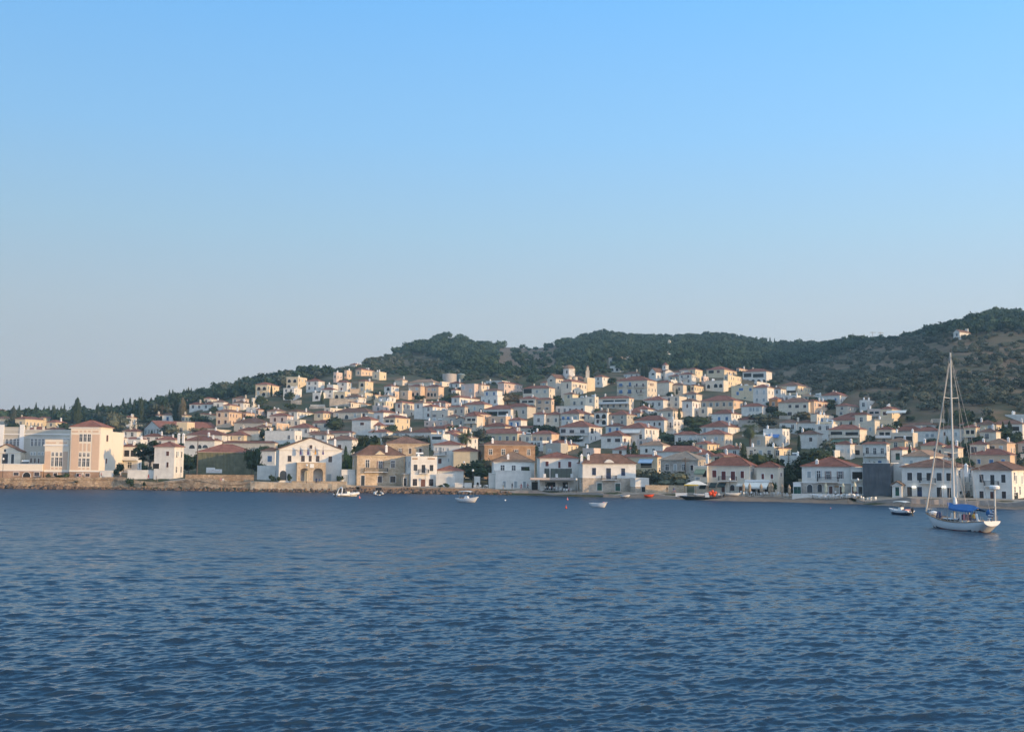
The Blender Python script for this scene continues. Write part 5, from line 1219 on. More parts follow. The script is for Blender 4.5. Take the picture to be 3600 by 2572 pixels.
# small houses of the same kind where the town closes up between the ones measured above
rf_ = random.Random(77); nf_ = 0
TX_, TY_ = [0, 400, 700, 900, 1150, 1300, 1550, 1900, 2300, 2640, 2850, 3000, 3200, 3600], [1500, 1490, 1440, 1400, 1345, 1335, 1365, 1360, 1330, 1360, 1400, 1430, 1490, 1500]
for it in range(2500):
    if nf_ >= 34: break
    x = rf_.uniform(380, 3560); y = rf_.uniform(lerp(x, TX_, TY_), 1600); d = depth_at(x, y); sc_ = F / d; Wm = rf_.uniform(5, 8.5); Dm = rf_.uniform(5, 8); g = ground_at(x, d)
    if d < shore_d(x) + 40: continue
    ph_ = R(yaw_for(x)); u_ = Vector((math.cos(ph_), -math.sin(ph_))); v_ = Vector((math.sin(ph_), math.cos(ph_))); c0 = Vector((g.x, g.y))
    if any(in_foot(*(c0 + u_ * a + v_ * b_), 1.0) for a in (-Wm / 2, 0, Wm / 2) for b_ in (0, Dm / 2, Dm)): continue
    if any(abs(x - a) < w_ / 2 + 14 and t_ - 4 < y < b_ + 38 for a, t_, b_, w_ in PB_): continue
    wp = Wm * math.cos(ph_ - math.atan((x - 1800) / F)) * sc_; fl_ = rf_.choice([1, 1, 1, 2]); hp = (3.1 if fl_ == 1 else 5.6) * sc_
    fr = rf_.random(); house('O', x - wp / 2, x + wp / 2, x + wp / 2 + Dm * math.sin(ph_ - math.atan((x - 1800) / F)) * sc_ + 1.5, y - hp, y, rf_.choice(['red', 'red', 'brown', 'tan']) if fr > .2 else 'slab', rf_.choice('wwwccyp'), fl_, kind='hip' if fr > .2 else 'flat', dov=d); nf_ += 1
print('fillers', nf_)
# ---------------------------------------------------------------- garden and sea walls
def gwall(t, xa, xb, yt, yb_, m, lab, dov=None, name='garden_wall', th=.4, ye2=None):
    X0, Y = px(t, xa, yb_); X1, _ = px(t, xb, yb_); _, YT_ = px(t, xa, yt); d = dov or depth_at((X0 + X1) / 2, Y)
    p = at(X0, Y, d); q = at(X1, Y, d); z = at((X0 + X1) / 2, YT_, d).z
    root_ = MB(); L = (q - p).xy.length; H = z - min(p.z, q.z)
    root_.box(0, 0, -2.5, L, th, H, M[m]); root_.box(-.05, -.05, H, L + .05, th + .05, H + .1, M[m] if m not in 'wc' else M['trim'])
    o = root_.obj(name, None, (p.x, p.y, min(p.z, q.z))); prop(o, lab, 'wall', 'garden walls', 'thing'); FOOT.append((p.x, p.y, L, th, 0)); return o
gwall('A', 1672, 1890, 1215, 1332, 'w', 'short white garden wall at the foot of the tower building')
gwall('B', 66, 592, 1302, 1410, 'w', 'white garden wall below the umbrella pine')
gwall('B', 815, 1700, 1362, 1432, 'seastone', 'rough stone retaining wall under the green-netted building', dov=D0('B', 1000, 1430) - 2.5)
gwall('C', 160, 392, 1245, 1432, 'w', 'tall white yard wall between the green netting and the flag building', dov=D0('C', 250, 1432) + 3)
gwall('C', 610, 1320, 1447, 1470, 's', 'low stone parapet in front of the flag building', dov=D0('C', 900, 1470) - 4.5)
gwall('D', 820, 1045, 1238, 1388, 'w', 'white yard wall right of the three-bay white house', dov=D0('D', 900, 1388) + 2)
gwall('D', 1045, 1245, 1345, 1396, 'w', 'low white garden wall below the dark round tree')
gwall('F', 402, 898, 1374, 1468, 's', 'tall weathered stone wall lit by the sun, where a jogger passes')
gwall('G', 696, 1200, 1478, 1532, 'w', 'low white beach terrace wall below the long white house', dov=D0('G', 900, 1480) - 4)
gwall('C', 1100, 1480, 375, 470, 'lowstone', 'old stone terrace wall below the yellow arched villas', th=.6)
gwall('I', 410, 560, 1030, 1085, 'o', 'peach garden wall between the upper villas')
gwall('A', 1200, 1670, 1335, 1365, 'c', 'pale lit parapet in front of the tower building', dov=D0('A', 1400, 1330) - 4)
def swall(xa, xb, m, lab, off=2.9, up=.35, low=-.8, name='sea_wall', step=16):
    xs_ = list(np.arange(xa, xb + 1, step)); b = MB(); vs = []; fs = []
    r_ = random.Random(int(xa)); 
    for x in xs_:
        g = ground_at(x, shore_d(x) + off + .5); s = at(x, 1700, shore_d(x) + off + r_.uniform(-.12, .12)); zt = g.z + up + r_.uniform(-.06, .06)
        b2 = (s.x / s.y)
        f1 = Vector((s.x, s.y - .5, low)); f2 = Vector((s.x, s.y, zt)); f3 = Vector((s.x, s.y + .5, zt)); f4 = Vector((s.x, s.y + .5, low)); vs += [f1, f2, f3, f4]
    for i in range(len(xs_) - 1):
        for j in range(3): a = i * 4 + j; fs.append((a, a + 4, a + 5, a + 1))
    fs.append((0, 1, 2, 3)); k = len(vs) - 4; fs.append((k + 3, k + 2, k + 1, k))
    b.add(vs, fs, M[m]); o = b.obj(name); prop(o, lab, 'sea wall', 'sea walls along the shore', 'thing'); return o
M['concrete'] = mat('stained_concrete', (.36, .30, .26), var=.35, scale=.35, bump=.5, bscale=2)
swall(-400, 880, 'seastone', 'long sunlit orange-brown stone sea wall at the left', off=3.4, up=.5)
swall(881, 1262, 's', 'low stone quay edge in front of the flag building and rocks')
swall(1263, 1760, 'k', 'brown stone quay edge below the stone mansion', up=.1)
swall(1761, 2180, 'concrete', 'shaded concrete quay edge below the cafe house', up=.05)
swall(3010, 3900, 'concrete', 'grey rendered quay wall behind the sailboat', off=2.6, up=.1, low=-.3)
# beach, from the quay edge to the water between the stone annex and the netted building
def bp_(x, f):
    s = shore_d(x); g = ground_at(x, s + 3.3); q = at(x, 1700, s - .9); q.z = -.12; g.z *= .45 if x > 2990 else 1; r = g.lerp(q, f); r.z = g.z * (1 - f) ** .7 * .98 + .03 - .15 * f; return r
strip('beach', list(np.arange(2120, 3960, 20.0)), lambda x: bp_(x, 0.0 if x < 3000 else .2), lambda x: bp_(x, 1.0), M['sand'], n=5)
# rocks at the foot of the wall
def rocks():
    M['rock'] = mat('brown_shore_rock', (.24, .16, .11), col2=(.07, .05, .04), rough=.95, scale=1.5, bump=.7, bscale=2.5)
    b = MB(); r = random.Random(5); V_ = []; Q_ = []
    for i in range(900):
        x = r.uniform(-300, 1800); 
        s = shore_d(x); off = r.uniform(-.4, 3.0) if x > 600 else r.uniform(-.3, 2.2); p = at(x, 1700, s + off)
        if x < 250 or 1200 < x < 1700: sz = r.uniform(.3, .9)
        else: sz = r.uniform(.14, .42)
        if x > 1500: sz *= .7
        n = 6; base = len(V_); rr = [[sz * r.uniform(.55, 1.1) for _ in range(n)] for _ in range(3)]
        zz = (-.4, .15 + max(0, off) * .22, .45 * sz / .5 * r.uniform(.6, 1.2) + max(0, off) * .25)
        for k in range(3):
            for j in range(n): th = 6.283 * j / n + .3 * k; V_.append((p.x + rr[k][j] * math.cos(th) * (1.3, 1.1, .6)[k], p.y + rr[k][j] * math.sin(th) * (1.2, 1, .5)[k], zz[k]))
        for k in range(2):
            for j in range(n): a = base + k * n + j; c = base + k * n + (j + 1) % n; Q_.append((a, c, c + n, a + n))
        Q_.append(tuple(base + 2 * n + j for j in range(4))); Q_.append((base + 2 * n, base + 2 * n + 3, base + 2 * n + 4, base + 2 * n + 5))
    o = link('shore_rocks', np_mesh('shore_rocks', np.array(V_), np.array(Q_), [M['rock']])); prop(o, 'brown boulders heaped along the waterline', None, None, 'stuff')
rocks()
# ---------------------------------------------------------------- plants
def blob(rx, ry, rz, cz, n, rnd, nl=7, cards=240, cs=.45, core=.78):
    """lobed crown: dark broken core plus many leaf clumps spread through the volume; returns V, triangles/quads as quads"""
    lobes = []
    for i in range(nl):
        a = rnd.uniform(0, 6.283); e = rnd.uniform(-.6, 1.0); f = rnd.uniform(.25, .62)
        lobes.append((math.cos(a) * f * rx, math.sin(a) * f * ry, cz + e * .5 * rz, rnd.uniform(.42, .62)))
    V_ = []; Q_ = []
    for lx, ly, lz, s in lobes:            # cores
        b = len(V_); nu, nv = 7, 4
        for v in range(nv + 1):
            ph = math.pi * v / nv
            for u in range(nu):
                th = 6.283 * u / nu; k = core * s * rnd.uniform(.75, 1.12)
                V_.append((lx + rx * k * math.sin(ph) * math.cos(th), ly + ry * k * math.sin(ph) * math.sin(th), lz + rz * k * math.cos(ph)))
        for v in range(nv):
            for u in range(nu): a = b + v * nu + u; c = b + v * nu + (u + 1) % nu; Q_.append((a, a + nu, c + nu, c))
    for i in range(cards):
        lx, ly, lz, s = lobes[rnd.randrange(nl)]
        th = rnd.uniform(0, 6.283); z = rnd.uniform(-.8, 1); q = math.sqrt(max(0, 1 - z * z)); k = s * rnd.uniform(.72, 1.12)
        c = Vector((lx + rx * k * q * math.cos(th), ly + ry * k * q * math.sin(th), lz + rz * k * z))
        a = Vector((rnd.gauss(0, 1), rnd.gauss(0, 1), rnd.gauss(0, .6))).normalized(); b_ = a.orthogonal().normalized(); w_ = cs * rnd.uniform(.5, 1.2)
        d = len(V_); V_ += [tuple(c - a * w_), tuple(c + b_ * w_ * .6), tuple(c + a * w_), tuple(c - b_ * w_ * .6 + Vector((0, 0, w_ * .3)))]; Q_.append((d, d + 1, d + 2, d + 3))
    return np.array(V_), np.array(Q_)
def trunk_mesh(h, r, lean=0.0, limbs=4, rnd=random, top=.9):
    b = MB(); p = Vector((0, 0, -.8)); pts = [p]
    for i in range(1, 5): pts.append(Vector((lean * (i / 4) ** 1.5 * h + rnd.uniform(-.1, .1), rnd.uniform(-.15, .15), h * i / 4)))
    for i in range(4): b.tube(pts[i], pts[i + 1], r * (1 - .17 * i), M['bark'], r * (1 - .17 * (i + 1)), n=7)
    for i in range(limbs):
        a = 6.283 * i / limbs + rnd.uniform(-.4, .4); s = pts[2 + i % 2]; e = s + Vector((math.cos(a) * h * .42, math.sin(a) * h * .42, h * rnd.uniform(.35, .6))); b.tube(s, e, r * .4, M['bark'], r * .15, n=5)
    return b.mesh('trunk')
TM = {}
def tree_variant(kind, k):
    key = (kind, k)
    if key in TM: return TM[key]
    rnd = random.Random(hash(kind) % 1000 + k * 17 if False else sum(map(ord, kind)) + k * 17)
    if kind == 'round':   V_, Q_ = blob(1, 1, .62, .62, 0, rnd, 8, 420, .11); tr = trunk_mesh(.55, .045, 0, 4, rnd); m = 'dkgreen'
    elif kind == 'pine':  V_, Q_ = blob(1, 1, .40, .95, 0, rnd, 10, 460, .11, .62); tr = trunk_mesh(.9, .05, .06, 5, rnd); m = 'pine'
    elif kind == 'hill':  V_, Q_ = blob(1, 1, .72, .62, 0, rnd, 6, 110, .20); tr = trunk_mesh(.45, .06, 0, 2, rnd); m = 'pine'
    elif kind == 'olive': V_, Q_ = blob(1, 1, .60, .55, 0, rnd, 6, 130, .18, .7); tr = trunk_mesh(.4, .07, .05, 3, rnd); m = 'olive'
    elif kind == 'bush':  V_, Q_ = blob(1, 1, .60, .38, 0, rnd, 6, 170, .16); tr = trunk_mesh(.3, .05, 0, 2, rnd); m = 'dkgreen'
    elif kind == 'bright': V_, Q_ = blob(1, 1, .8, .75, 0, rnd, 9, 420, .12, .6); tr = trunk_mesh(.7, .045, 0, 4, rnd); m = 'bright'
    elif kind == 'cypress':
        V_ = []; Q_ = []; n = 8; nz_ = 9
        for v in range(nz_ + 1):
            f = v / nz_; r = .115 * (math.sin(min(1, f * 2.2 + .25) * math.pi / 2)) * (1 - f ** 2.4) ** .8 + .004
            for u in range(n): th = 6.283 * u / n; k_ = r * .85 * rnd.uniform(.8, 1.15); V_.append((k_ * math.cos(th), k_ * math.sin(th), .04 + f * .96))
        for v in range(nz_):
            for u in range(n): a = v * n + u; c = v * n + (u + 1) % n; Q_.append((a, c, c + n, a + n))
        for i in range(330):
            f = rnd.random() ** 1.1; r = .115 * (math.sin(min(1, f * 2.2 + .25) * math.pi / 2)) * (1 - f ** 2.4) ** .8 * rnd.uniform(.8, 1.2); th = rnd.uniform(0, 6.283)
            c = Vector((r * math.cos(th), r * math.sin(th), .04 + f * .96)); o = Vector((math.cos(th), math.sin(th), 0)); s_ = Vector((-math.sin(th), math.cos(th), 0)); w_ = rnd.uniform(.012, .026)
            d = len(V_); V_ += [tuple(c - s_ * w_), tuple(c + o * w_ * .8), tuple(c + s_ * w_), tuple(c + Vector((0, 0, w_ * 3.2)) + o * w_ * .3)]; Q_.append((d, d + 1, d + 2, d + 3))
        V_ = np.array(V_); Q_ = np.array(Q_); b = MB(); b.tube((0, 0, -.05), (0, 0, .2), .018, M['bark']); tr = b.mesh('trunk'); m = 'cyp'
    cr = np_mesh('crown', V_, Q_, [M[m]]); TM[key] = (cr, tr, V_, Q_); return TM[key]
def tree(kind, p, w_, h, label, cat='tree', group=None, name=None, k=0, m=None, rz=None):
    """w_: crown radius (cypress: height is h); the unit crown is 1 wide and about 1.3 tall"""
    cr, tr, V_, Q_ = tree_variant(kind, k % 6)
    zmax = {'cypress': 1.0}.get(kind, V_[:, 2].max())
    r = rz if rz is not None else random.uniform(0, 6.28)
    root = empty(name or {'cypress': 'cypress_tree', 'pine': 'pine_tree', 'hill': 'pine_tree', 'olive': 'olive_tree', 'bush': 'shrub', 'round': 'broadleaf_tree', 'bright': 'broadleaf_tree'}[kind], p, r, label, cat, group)
    sz = h / zmax; sx = w_ if kind != 'cypress' else w_ / .115
    c = link('crown', cr, root, (0, 0, 0), 0, (sx, sx, sz)); t = link('trunk', tr, root, (0, 0, 0), 0, (sx if kind != 'cypress' else h, sx if kind != 'cypress' else h, sz))
    if m:
        c.data = cr.copy() if (m, kind, k % 6) not in TM else TM[(m, kind, k % 6)]; TM[(m, kind, k % 6)] = c.data; c.data.materials[0] = M[m]
    return root
def ptree(kind, t, xc, yt, yb_, wpx, label, cat='tree', d=None, **kw):
    X, Yb = px(t, xc, yb_); _, Yt = px(t, xc, yt); d = d or depth_at(X, Yb) ; p = at(X, Yb, d); zt = at(X, Yt, d).z
    g = ground_at(X, d); wpx *= 1.5 if kind in ('round', 'bright') else 1; p.z = min(p.z, g.z + .3) if kind != 'bush' else p.z
    return tree(kind, p, wpx / TL[t][2] * d / F / 2, zt - p.z, label, cat, **kw)
# the trees one can point to
def dn(t, x, y, o=0): return D0(t, x, y) + o
for i, q in enumerate(P_):
    kind, t, xc, yt, yb_, wp, lab = q
    X, Y = px(t, xc, yb_); kw = {}
    if Y > front_y(X) - 30: 
        d = depth_at(X, Y)
        if Y < front_y(X) - 4 or kind in ('round', 'bright'): d = max(d, shore_d(X) + 14)
        if kind == 'bush': d = shore_d(X) + (6.5 if Y < quay_y(X) + 1 else 2.6)
        kw['d'] = d
    elif kind in ('round', 'bright') and Y > front_y(X) - 118: kw['d'] = min(depth_at(X, Y), shore_d(X) + 27)
    if t == 'F' and xc in (740, 480, 350) or t == 'G' and xc in (690, 630): kw['d'] = shore_d(X) + 20
    if t == 'E' and yb_ == 1222: kw['d'] = shore_d(X) + 12
    mm = None
    if 'brown' in lab or 'grey' in lab: mm = 'olive' if 'brown' not in lab else 'dryb'
    if 'yellow-green' in lab or 'green bush' in lab: mm = 'pine'
    if 'flowering' in lab: mm = 'olive'
    ptree(kind, t, xc, yt, yb_, wp, lab, {'cypress': 'cypress', 'pine': 'pine', 'bush': 'bush'}.get(kind, 'tree'), k=i, m=mm, **kw)
# umbrella pine in the garden left of the tall white house
def umbrella_pine():
    X, Y = px('B', 350, 1300); d = shore_d(X) + 12; p = at(X, Y, d); s = d / F / 3.691
    root = empty('umbrella_pine', p, 0, 'umbrella pine with forked trunk in the walled garden', 'pine'); b = MB()
    top = at(X, px('B', 0, 925)[1], d).z - p.z
    b.tube((0, 0, -1), (.15, 0, top * .28), .34, M['bark'], .26); 
    for dx, dz, r in ((-2.6, .62, .15), (2.2, .6, .15), (-.6, .72, .14), (.9, .78, .12), (-3.6, .45, .1), (3.4, .5, .1)):
        mid = Vector((dx * .45, .3, top * (.28 + (dz - .28) * .45))); b.tube((.15, 0, top * .27), mid, r * 1.4, M['bark'], r); b.tube(mid, (dx, .5, top * dz), r, M['bark'], r * .4)
    b.obj('trunk', root)
    rnd = random.Random(3)
    for i, (bx, by, w_, h_) in enumerate(((270, 1000, 200, 120), (390, 960, 150, 90), (460, 1050, 200, 110), (250, 1100, 210, 110), (350, 1060, 240, 120), (500, 1110, 110, 80), (200, 1050, 110, 80), (420, 1140, 120, 70), (240, 1160, 110, 60))):
        V_, Q_ = blob(w_ * s / 2, w_ * s / 2 * .8, h_ * s / 2, 0, 0, rnd, 6, 420, .27, .6)
        lx, lz = (bx - 350) * s, (1300 - by) * s; o = link('crown', np_mesh('crown', V_, Q_, [M['pine']]), root, (lx, rnd.uniform(-1.5, 1.5), lz))
umbrella_pine()
def palm(t, xc, ytop, yb_, wpx, lab, d=None, nf=46, skirt=True):
    X, Y = px(t, xc, yb_); d = d or depth_at(X, Y); p = at(X, Y, d); top = at(X, px(t, 0, ytop)[1], d).z - p.z; r = wpx / TL[t][2] * d / F / 2
    root = empty('palm_tree', p, 0, lab, 'palm', 'palms'); th = top - r * .45; b = MB(); b.tube((0, 0, -2), (0, 0, th), .42, M['bark'], .36, n=9); b.lathe([(.4, th - 1.6), (.75, th - .6), (.5, th + .1)], M['bark'], n=9); b.obj('trunk', root)
    rnd = random.Random(int(X)); V_ = []; Q_ = []
    for i in range(nf):
        a = rnd.uniform(0, 6.283); e = rnd.uniform(-.9, 1.25) if skirt else rnd.uniform(-.2, 1.3); L = r * rnd.uniform(.85, 1.1); di = Vector((math.cos(a), math.sin(a), 0)); sd = Vector((-math.sin(a), math.cos(a), 0)); pts = []
        for k in range(7):
            f = k / 6; ang = e - 1.5 * f * f; pts.append(None)
        q = Vector((0, 0, th)); pts = [q]
        for k in range(6): ang = e - 1.9 * ((k + .5) / 6) ** 1.4; q = q + (di * math.cos(ang) + Vector((0, 0, 1)) * math.sin(ang)) * L / 6; pts.append(q)
        for k in range(6):
            w1, w2 = L * .16 * math.sin(math.pi * (k / 6 * .85 + .12)), L * .16 * math.sin(math.pi * ((k + 1) / 6 * .85 + .12))
            for s_ in (-1, 1):
                for j in range(3):
                    f0, f1 = j / 3, (j + .55) / 3; A = pts[k].lerp(pts[k + 1], f0); B = pts[k].lerp(pts[k + 1], f1); w_ = w1 + (w2 - w1) * f0
                    o = sd * s_ * w_ + Vector((0, 0, -w_ * .5)) + (pts[k + 1] - pts[k]) * .5; n0 = len(V_); V_ += [tuple(A), tuple(B), tuple(B + o), tuple(A + o * .95)]; Q_.append((n0, n0 + 1, n0 + 2, n0 + 3))
    link('crown', np_mesh('crown', np.array(V_), np.array(Q_), [M['palm']]), root)
palm('G', 195, 640, 940, 270, 'tall palm with drooping grey-green skirt in the middle of the town', nf=70)
palm('D', 1175, 745, 930, 250, 'spiky grey palm above the blank cream house', d=345, nf=50, skirt=False)
palm('H', 1085, 468, 540, 150, 'dark palm among roofs just left of the mast', nf=30)
palm('H', 1640, 365, 460, 130, 'leaning palm near the cypresses at the right', nf=30)
def norfolk():
    X, Y = px('G', 655, 1290); d = shore_d(X) + 26; p = at(X, Y, d); top = at(X, px('G', 0, 975)[1], d).z - p.z; s = d / F / 3.382
    root = empty('norfolk_pine', p, 0, 'tiered Norfolk pine with layered branches behind the right cafe', 'tree'); b = MB(); b.tube((0, 0, -2), (0, 0, top), .22, M['bark'], .04); b.obj('trunk', root)
    rnd = random.Random(2); V_ = []; Q_ = []
    for lv in range(11):
        z = top * (.15 + .83 * lv / 10); r = (62 - 52 * lv / 10) * s
        for k in range(7):
            a = 6.283 * k / 7 + lv * .5; di = Vector((math.cos(a), math.sin(a), 0)); sd = Vector((-math.sin(a), math.cos(a), 0))
            for j in range(8):
                f = (j + .5) / 8; c = Vector((0, 0, z + r * .25 * f * f)) + di * r * f; w_ = r * .13
                for q in range(3):
                    o = Vector((rnd.uniform(-1, 1), rnd.uniform(-1, 1), rnd.uniform(0, 1))) * w_; n0 = len(V_); V_ += [tuple(c + o - sd * w_), tuple(c + o + di * w_), tuple(c + o + sd * w_), tuple(c + o + Vector((0, 0, w_ * .8)))]; Q_.append((n0, n0 + 1, n0 + 2, n0 + 3))
    link('crown', np_mesh('crown', np.array(V_), np.array(Q_), [M['dkgreen']]), root)
norfolk()
# ---------------------------------------------------------------- garden shrubs filling the gaps between houses
rnd = random.Random(21); made = 0
TOPX = [(0, 1484), (400, 1474), (700, 1420), (900, 1385), (1150, 1320), (1300, 1310), (1550, 1345), (1900, 1340), (2300, 1300), (2640, 1330), (2850, 1370), (3000, 1400), (3200, 1465), (3600, 1480)]
tx_, ty_ = [a for a, b in TOPX], [b for a, b in TOPX]
def near_pt(x, y, L, r): return any((x - a) ** 2 + (y - b) ** 2 < r * r for a, b in L)
put = []
for it in range(9000):
    if made >= 290: break
    x = rnd.uniform(-60, 3660); y = rnd.uniform(lerp(x, tx_, ty_) - 5, 1660); d = depth_at(x, y); g = ground_at(x, d)
    if d < shore_d(x) + 24 or in_foot(g.x, g.y, .6) or near_pt(g.x, g.y, put, 4.6): continue
    r = rnd.uniform(2.0, 4.6); h = r * rnd.uniform(.9, 1.4)
    kind = rnd.choice(['bush', 'bush', 'round', 'olive', 'cypress'] if rnd.random() < .5 else ['bush', 'round'])
    if kind == 'cypress': r, h = .7, rnd.uniform(4, 7)
    if in_foot(g.x + 1.5, g.y + 4, .5): h = min(h, 3.6)      # keep the fronts of houses clear
    grp = 'garden trees and shrubs between the houses'
    tree(kind, g, r, h, {'bush': 'dark garden shrub growing in a gap between the hillside houses', 'round': 'small leafy garden tree in a gap between the hillside houses', 'olive': 'small grey olive tree in a gap between the hillside houses', 'cypress': 'small garden cypress in a gap between the hillside houses'}[kind],
         {'bush': 'bush', 'cypress': 'cypress'}.get(kind, 'tree'), grp, k=made); put.append((g.x, g.y)); made += 1
for it in range(3000):
    if it > 2400 or made > 10 ** 6: break
    x = rnd.uniform(0, 3600); y = rnd.uniform(lerp(x, tx_, ty_) + 4, 1655); d = depth_at(x, y); g = ground_at(x, d)
    if it % 40 or d < shore_d(x) + 26: continue
    L = rnd.uniform(5, 11); a_ = R(yaw_for(x)); e_ = Vector((g.x + L * math.cos(a_), g.y - L * math.sin(a_), 0))
    if in_foot(g.x, g.y, .8) or in_foot(e_.x, e_.y, .8) or in_foot((g.x + e_.x) / 2, (g.y + e_.y) / 2, .8): continue
    z1 = ground_xy(e_.x, e_.y); hw = rnd.uniform(1.1, 1.9); b = MB(); mt_ = rnd.choice(['w', 'w', 'c', 'lowstone']); b.box(0, 0, -2, L, .35, hw + max(0, z1 - g.z), M[mt_])
    o = b.obj('garden_wall', None, (g.x, g.y, min(g.z, z1)), -a_); prop(o, {'w': 'low white', 'c': 'low cream', 'lowstone': 'low stone'}[mt_] + ' garden wall in a gap between the hillside houses', 'wall', 'garden walls between the houses', 'thing')
print('shrubs', made)
# ---------------------------------------------------------------- hill woods
def bound(x): return lerp(x, [1150, 1300, 1420, 1550, 1640, 2640, 2780, 2900, 3000, 3100, 3200, 3300, 3420, 3600, 4500], [1290, 1262, 1245, 1262, 1330, 1310, 1295, 1275, 1232, 1205, 1192, 1186, 1176, 1168, 1160])
cand = []
r = np.random.default_rng(5)
CL = [(1740, 1960, 1212, 1315), (1440, 1510, 1250, 1268)]
def add(kind, x, d, y, rad, h): 
    g = ground_at(x, d)
    if in_foot(g.x, g.y, 2): return
    cand.append((d / rad, kind, g, rad, h, x, y))
for it in range(60000):
    x = r.uniform(-700, 4300); rd = lerp(x, CX, RIDGE); s0 = 430 if x < 1000 else (520 if x < 2750 else 390)
    d = math.sqrt(r.uniform(s0 ** 2, (rd + 25) ** 2)); X, Yy = x, float(np.interp(min(d, rd), DS, row(x)))
    town = lerp(x, tx_, ty_); b = bound(x)
    if Yy > town - 2 and x > 700: continue
    if x <= 1150:
        if Yy > town + 8 or r.random() > .55: continue
        if d > rd - 5 and r.random() < .5: continue
        if r.random() < .05 and x < 950: add('cypress', x, d, Yy, .9, r.uniform(6, 11)); continue
        q_ = r.uniform(.7, 1.5); add('hill' if r.random() < .8 else 'olive', x, d, Yy, 4.0 * q_, r.uniform(4.8, 6.6) * q_); continue
    wd = d * (x * 0 + 1)
    if any(a < x < c and e < Yy < f for a, c, e, f in CL) and r.random() < .93: continue
    if Yy < b: 
        q_ = (r.uniform(.6, 1.0) + .55 * r.random() ** 2) * (.8 if d > rd - 40 else 1)
        if r.random() < .30: add('hill', x, d, Yy, 4.0 * q_, r.uniform(5.0, 7.5) * q_)
    elif x > 2640:
        dens = .12 + .15 * (Yy > 1310) ; dens *= .35 + .9 * (math.sin(x * .019 + Yy * .05) * math.sin(Yy * .09 - x * .006) > -.2)
        if r.random() < dens: add('olive', x, d, Yy, r.uniform(1.8, 3.3), r.uniform(2.6, 4.4))
    else:
        if r.random() < .14: add('olive' if r.random() < .6 else 'hill', x, d, Yy, r.uniform(1.8, 3.2), r.uniform(2.4, 4.6))
# spread: reject crowded ones on a grid
grid = {}; keep = []
for c in cand:
    k = (int(c[2].x / 8), int(c[2].y / 8)); ok = True
    for i in (-1, 0, 1):
        for j in (-1, 0, 1):
            for q in grid.get((k[0] + i, k[1] + j), ()):
                if (q[2].x - c[2].x) ** 2 + (q[2].y - c[2].y) ** 2 < ((q[3] + c[3]) * (.52 if c[1] == 'hill' else .62)) ** 2: ok = False
    if ok: grid.setdefault(k, []).append(c); keep.append(c)
print('hill trees', len(cand), len(keep))
inframe = [c for c in keep if 0 < c[5] < 3600]
LAB = {'hill': ('dark rounded pine in the wood on the hill', 'pine', 'pines of the hillside wood', 285), 'olive': ('low grey-green olive tree scattered on the dry hillside', 'olive tree', 'olive trees on the dry hillside', 285), 'cypress': ('thin cypress in the tree line along the left skyline', 'cypress', 'cypresses of the left tree line', 120)}
solo = set()
for kind in LAB:
    L = sorted([c for c in inframe if c[1] == kind], key=lambda c: c[0])[:LAB[kind][3]]
    for i, c in enumerate(L):
        solo.add(id(c)); tree(kind, c[2], c[3], c[4], LAB[kind][0], LAB[kind][1], LAB[kind][2], k=i)
for kind, nm, lab in (('hill', 'far_woods', 'dense pine wood covering the far hills'), ('olive', 'scrub', 'distant olive scrub on the dry hill')):
    Vs = []; Qs = []; off = 0
    for i, c in enumerate(k_ for k_ in keep if (k_[1] == kind or (kind == 'hill' and k_[1] == 'cypress')) and id(k_) not in solo):
        vk = 'cypress' if c[1] == 'cypress' else kind
        _, _, V_, Q_ = tree_variant(vk, i % 6); a = r.uniform(0, 6.28); ca_, sa = math.cos(a), math.sin(a); sx = c[3] if vk != 'cypress' else c[3] / .115; sz = c[4] / V_[:, 2].max()
        W_ = np.stack([(V_[:, 0] * ca_ - V_[:, 1] * sa) * sx + c[2].x, (V_[:, 0] * sa + V_[:, 1] * ca_) * sx + c[2].y, V_[:, 2] * sz + c[2].z], -1); Vs.append(W_); Qs.append(Q_ + off); off += len(V_)
    if Vs: o = link(nm, np_mesh(nm, np.concatenate(Vs), np.concatenate(Qs), [M['pine'] if kind == 'hill' else M['olive']])); prop(o, lab, None, None, 'stuff'); print(nm, len(Vs), off)
# ---------------------------------------------------------------- evening air over the bay
hz = MB(); hm = bpy.data.materials.new('evening_haze'); hm.use_nodes = True; t_ = hm.node_tree; t_.nodes.clear()
ho = t_.nodes.new('ShaderNodeOutputMaterial'); pv = t_.nodes.new('ShaderNodeVolumePrincipled'); pv.inputs['Color'].default_value = (.42, .74, 1, 1); pv.inputs['Density'].default_value = .00015; pv.inputs['Anisotropy'].default_value = 0.0
t_.links.new(pv.outputs[0], ho.inputs['Volume'])
hz.box(-1600, -60, -6, 1600, 2200, 200, hm); ho_ = hz.obj('haze'); prop(ho_, kind='stuff')
# ---------------------------------------------------------------- boats
M['hull'] = mat('white_gelcoat', (.80, .80, .79), rough=.25, var=.04, spec=.5)
M['teak'] = mat('teak_deck', (.30, .19, .11), rough=.7, var=.25, scale=3)
M['boot'] = mat('navy_boot_stripe', (.02, .03, .07), rough=.4); M['anti'] = mat('red_antifouling', (.25, .05, .04), rough=.7)
M['bimini'] = mat('bright_blue_canvas', (.015, .11, .32), rough=.7, var=.15, scale=2); M['navycloth'] = mat('navy_canvas', (.02, .035, .12), rough=.85)
M['alu'] = mat('cream_mast_paint', (.66, .63, .57), rough=.4, var=.05); M['wire'] = mat('rigging_wire', (.35, .34, .33), rough=.4)
M['rib'] = mat('light_grey_tube', (.70, .69, .66), rough=.5); M['black'] = mat('black_plastic', (.02, .02, .022), rough=.4); M['orange'] = mat('bright_orange_buoy', (.75, .09, .03), rough=.5)
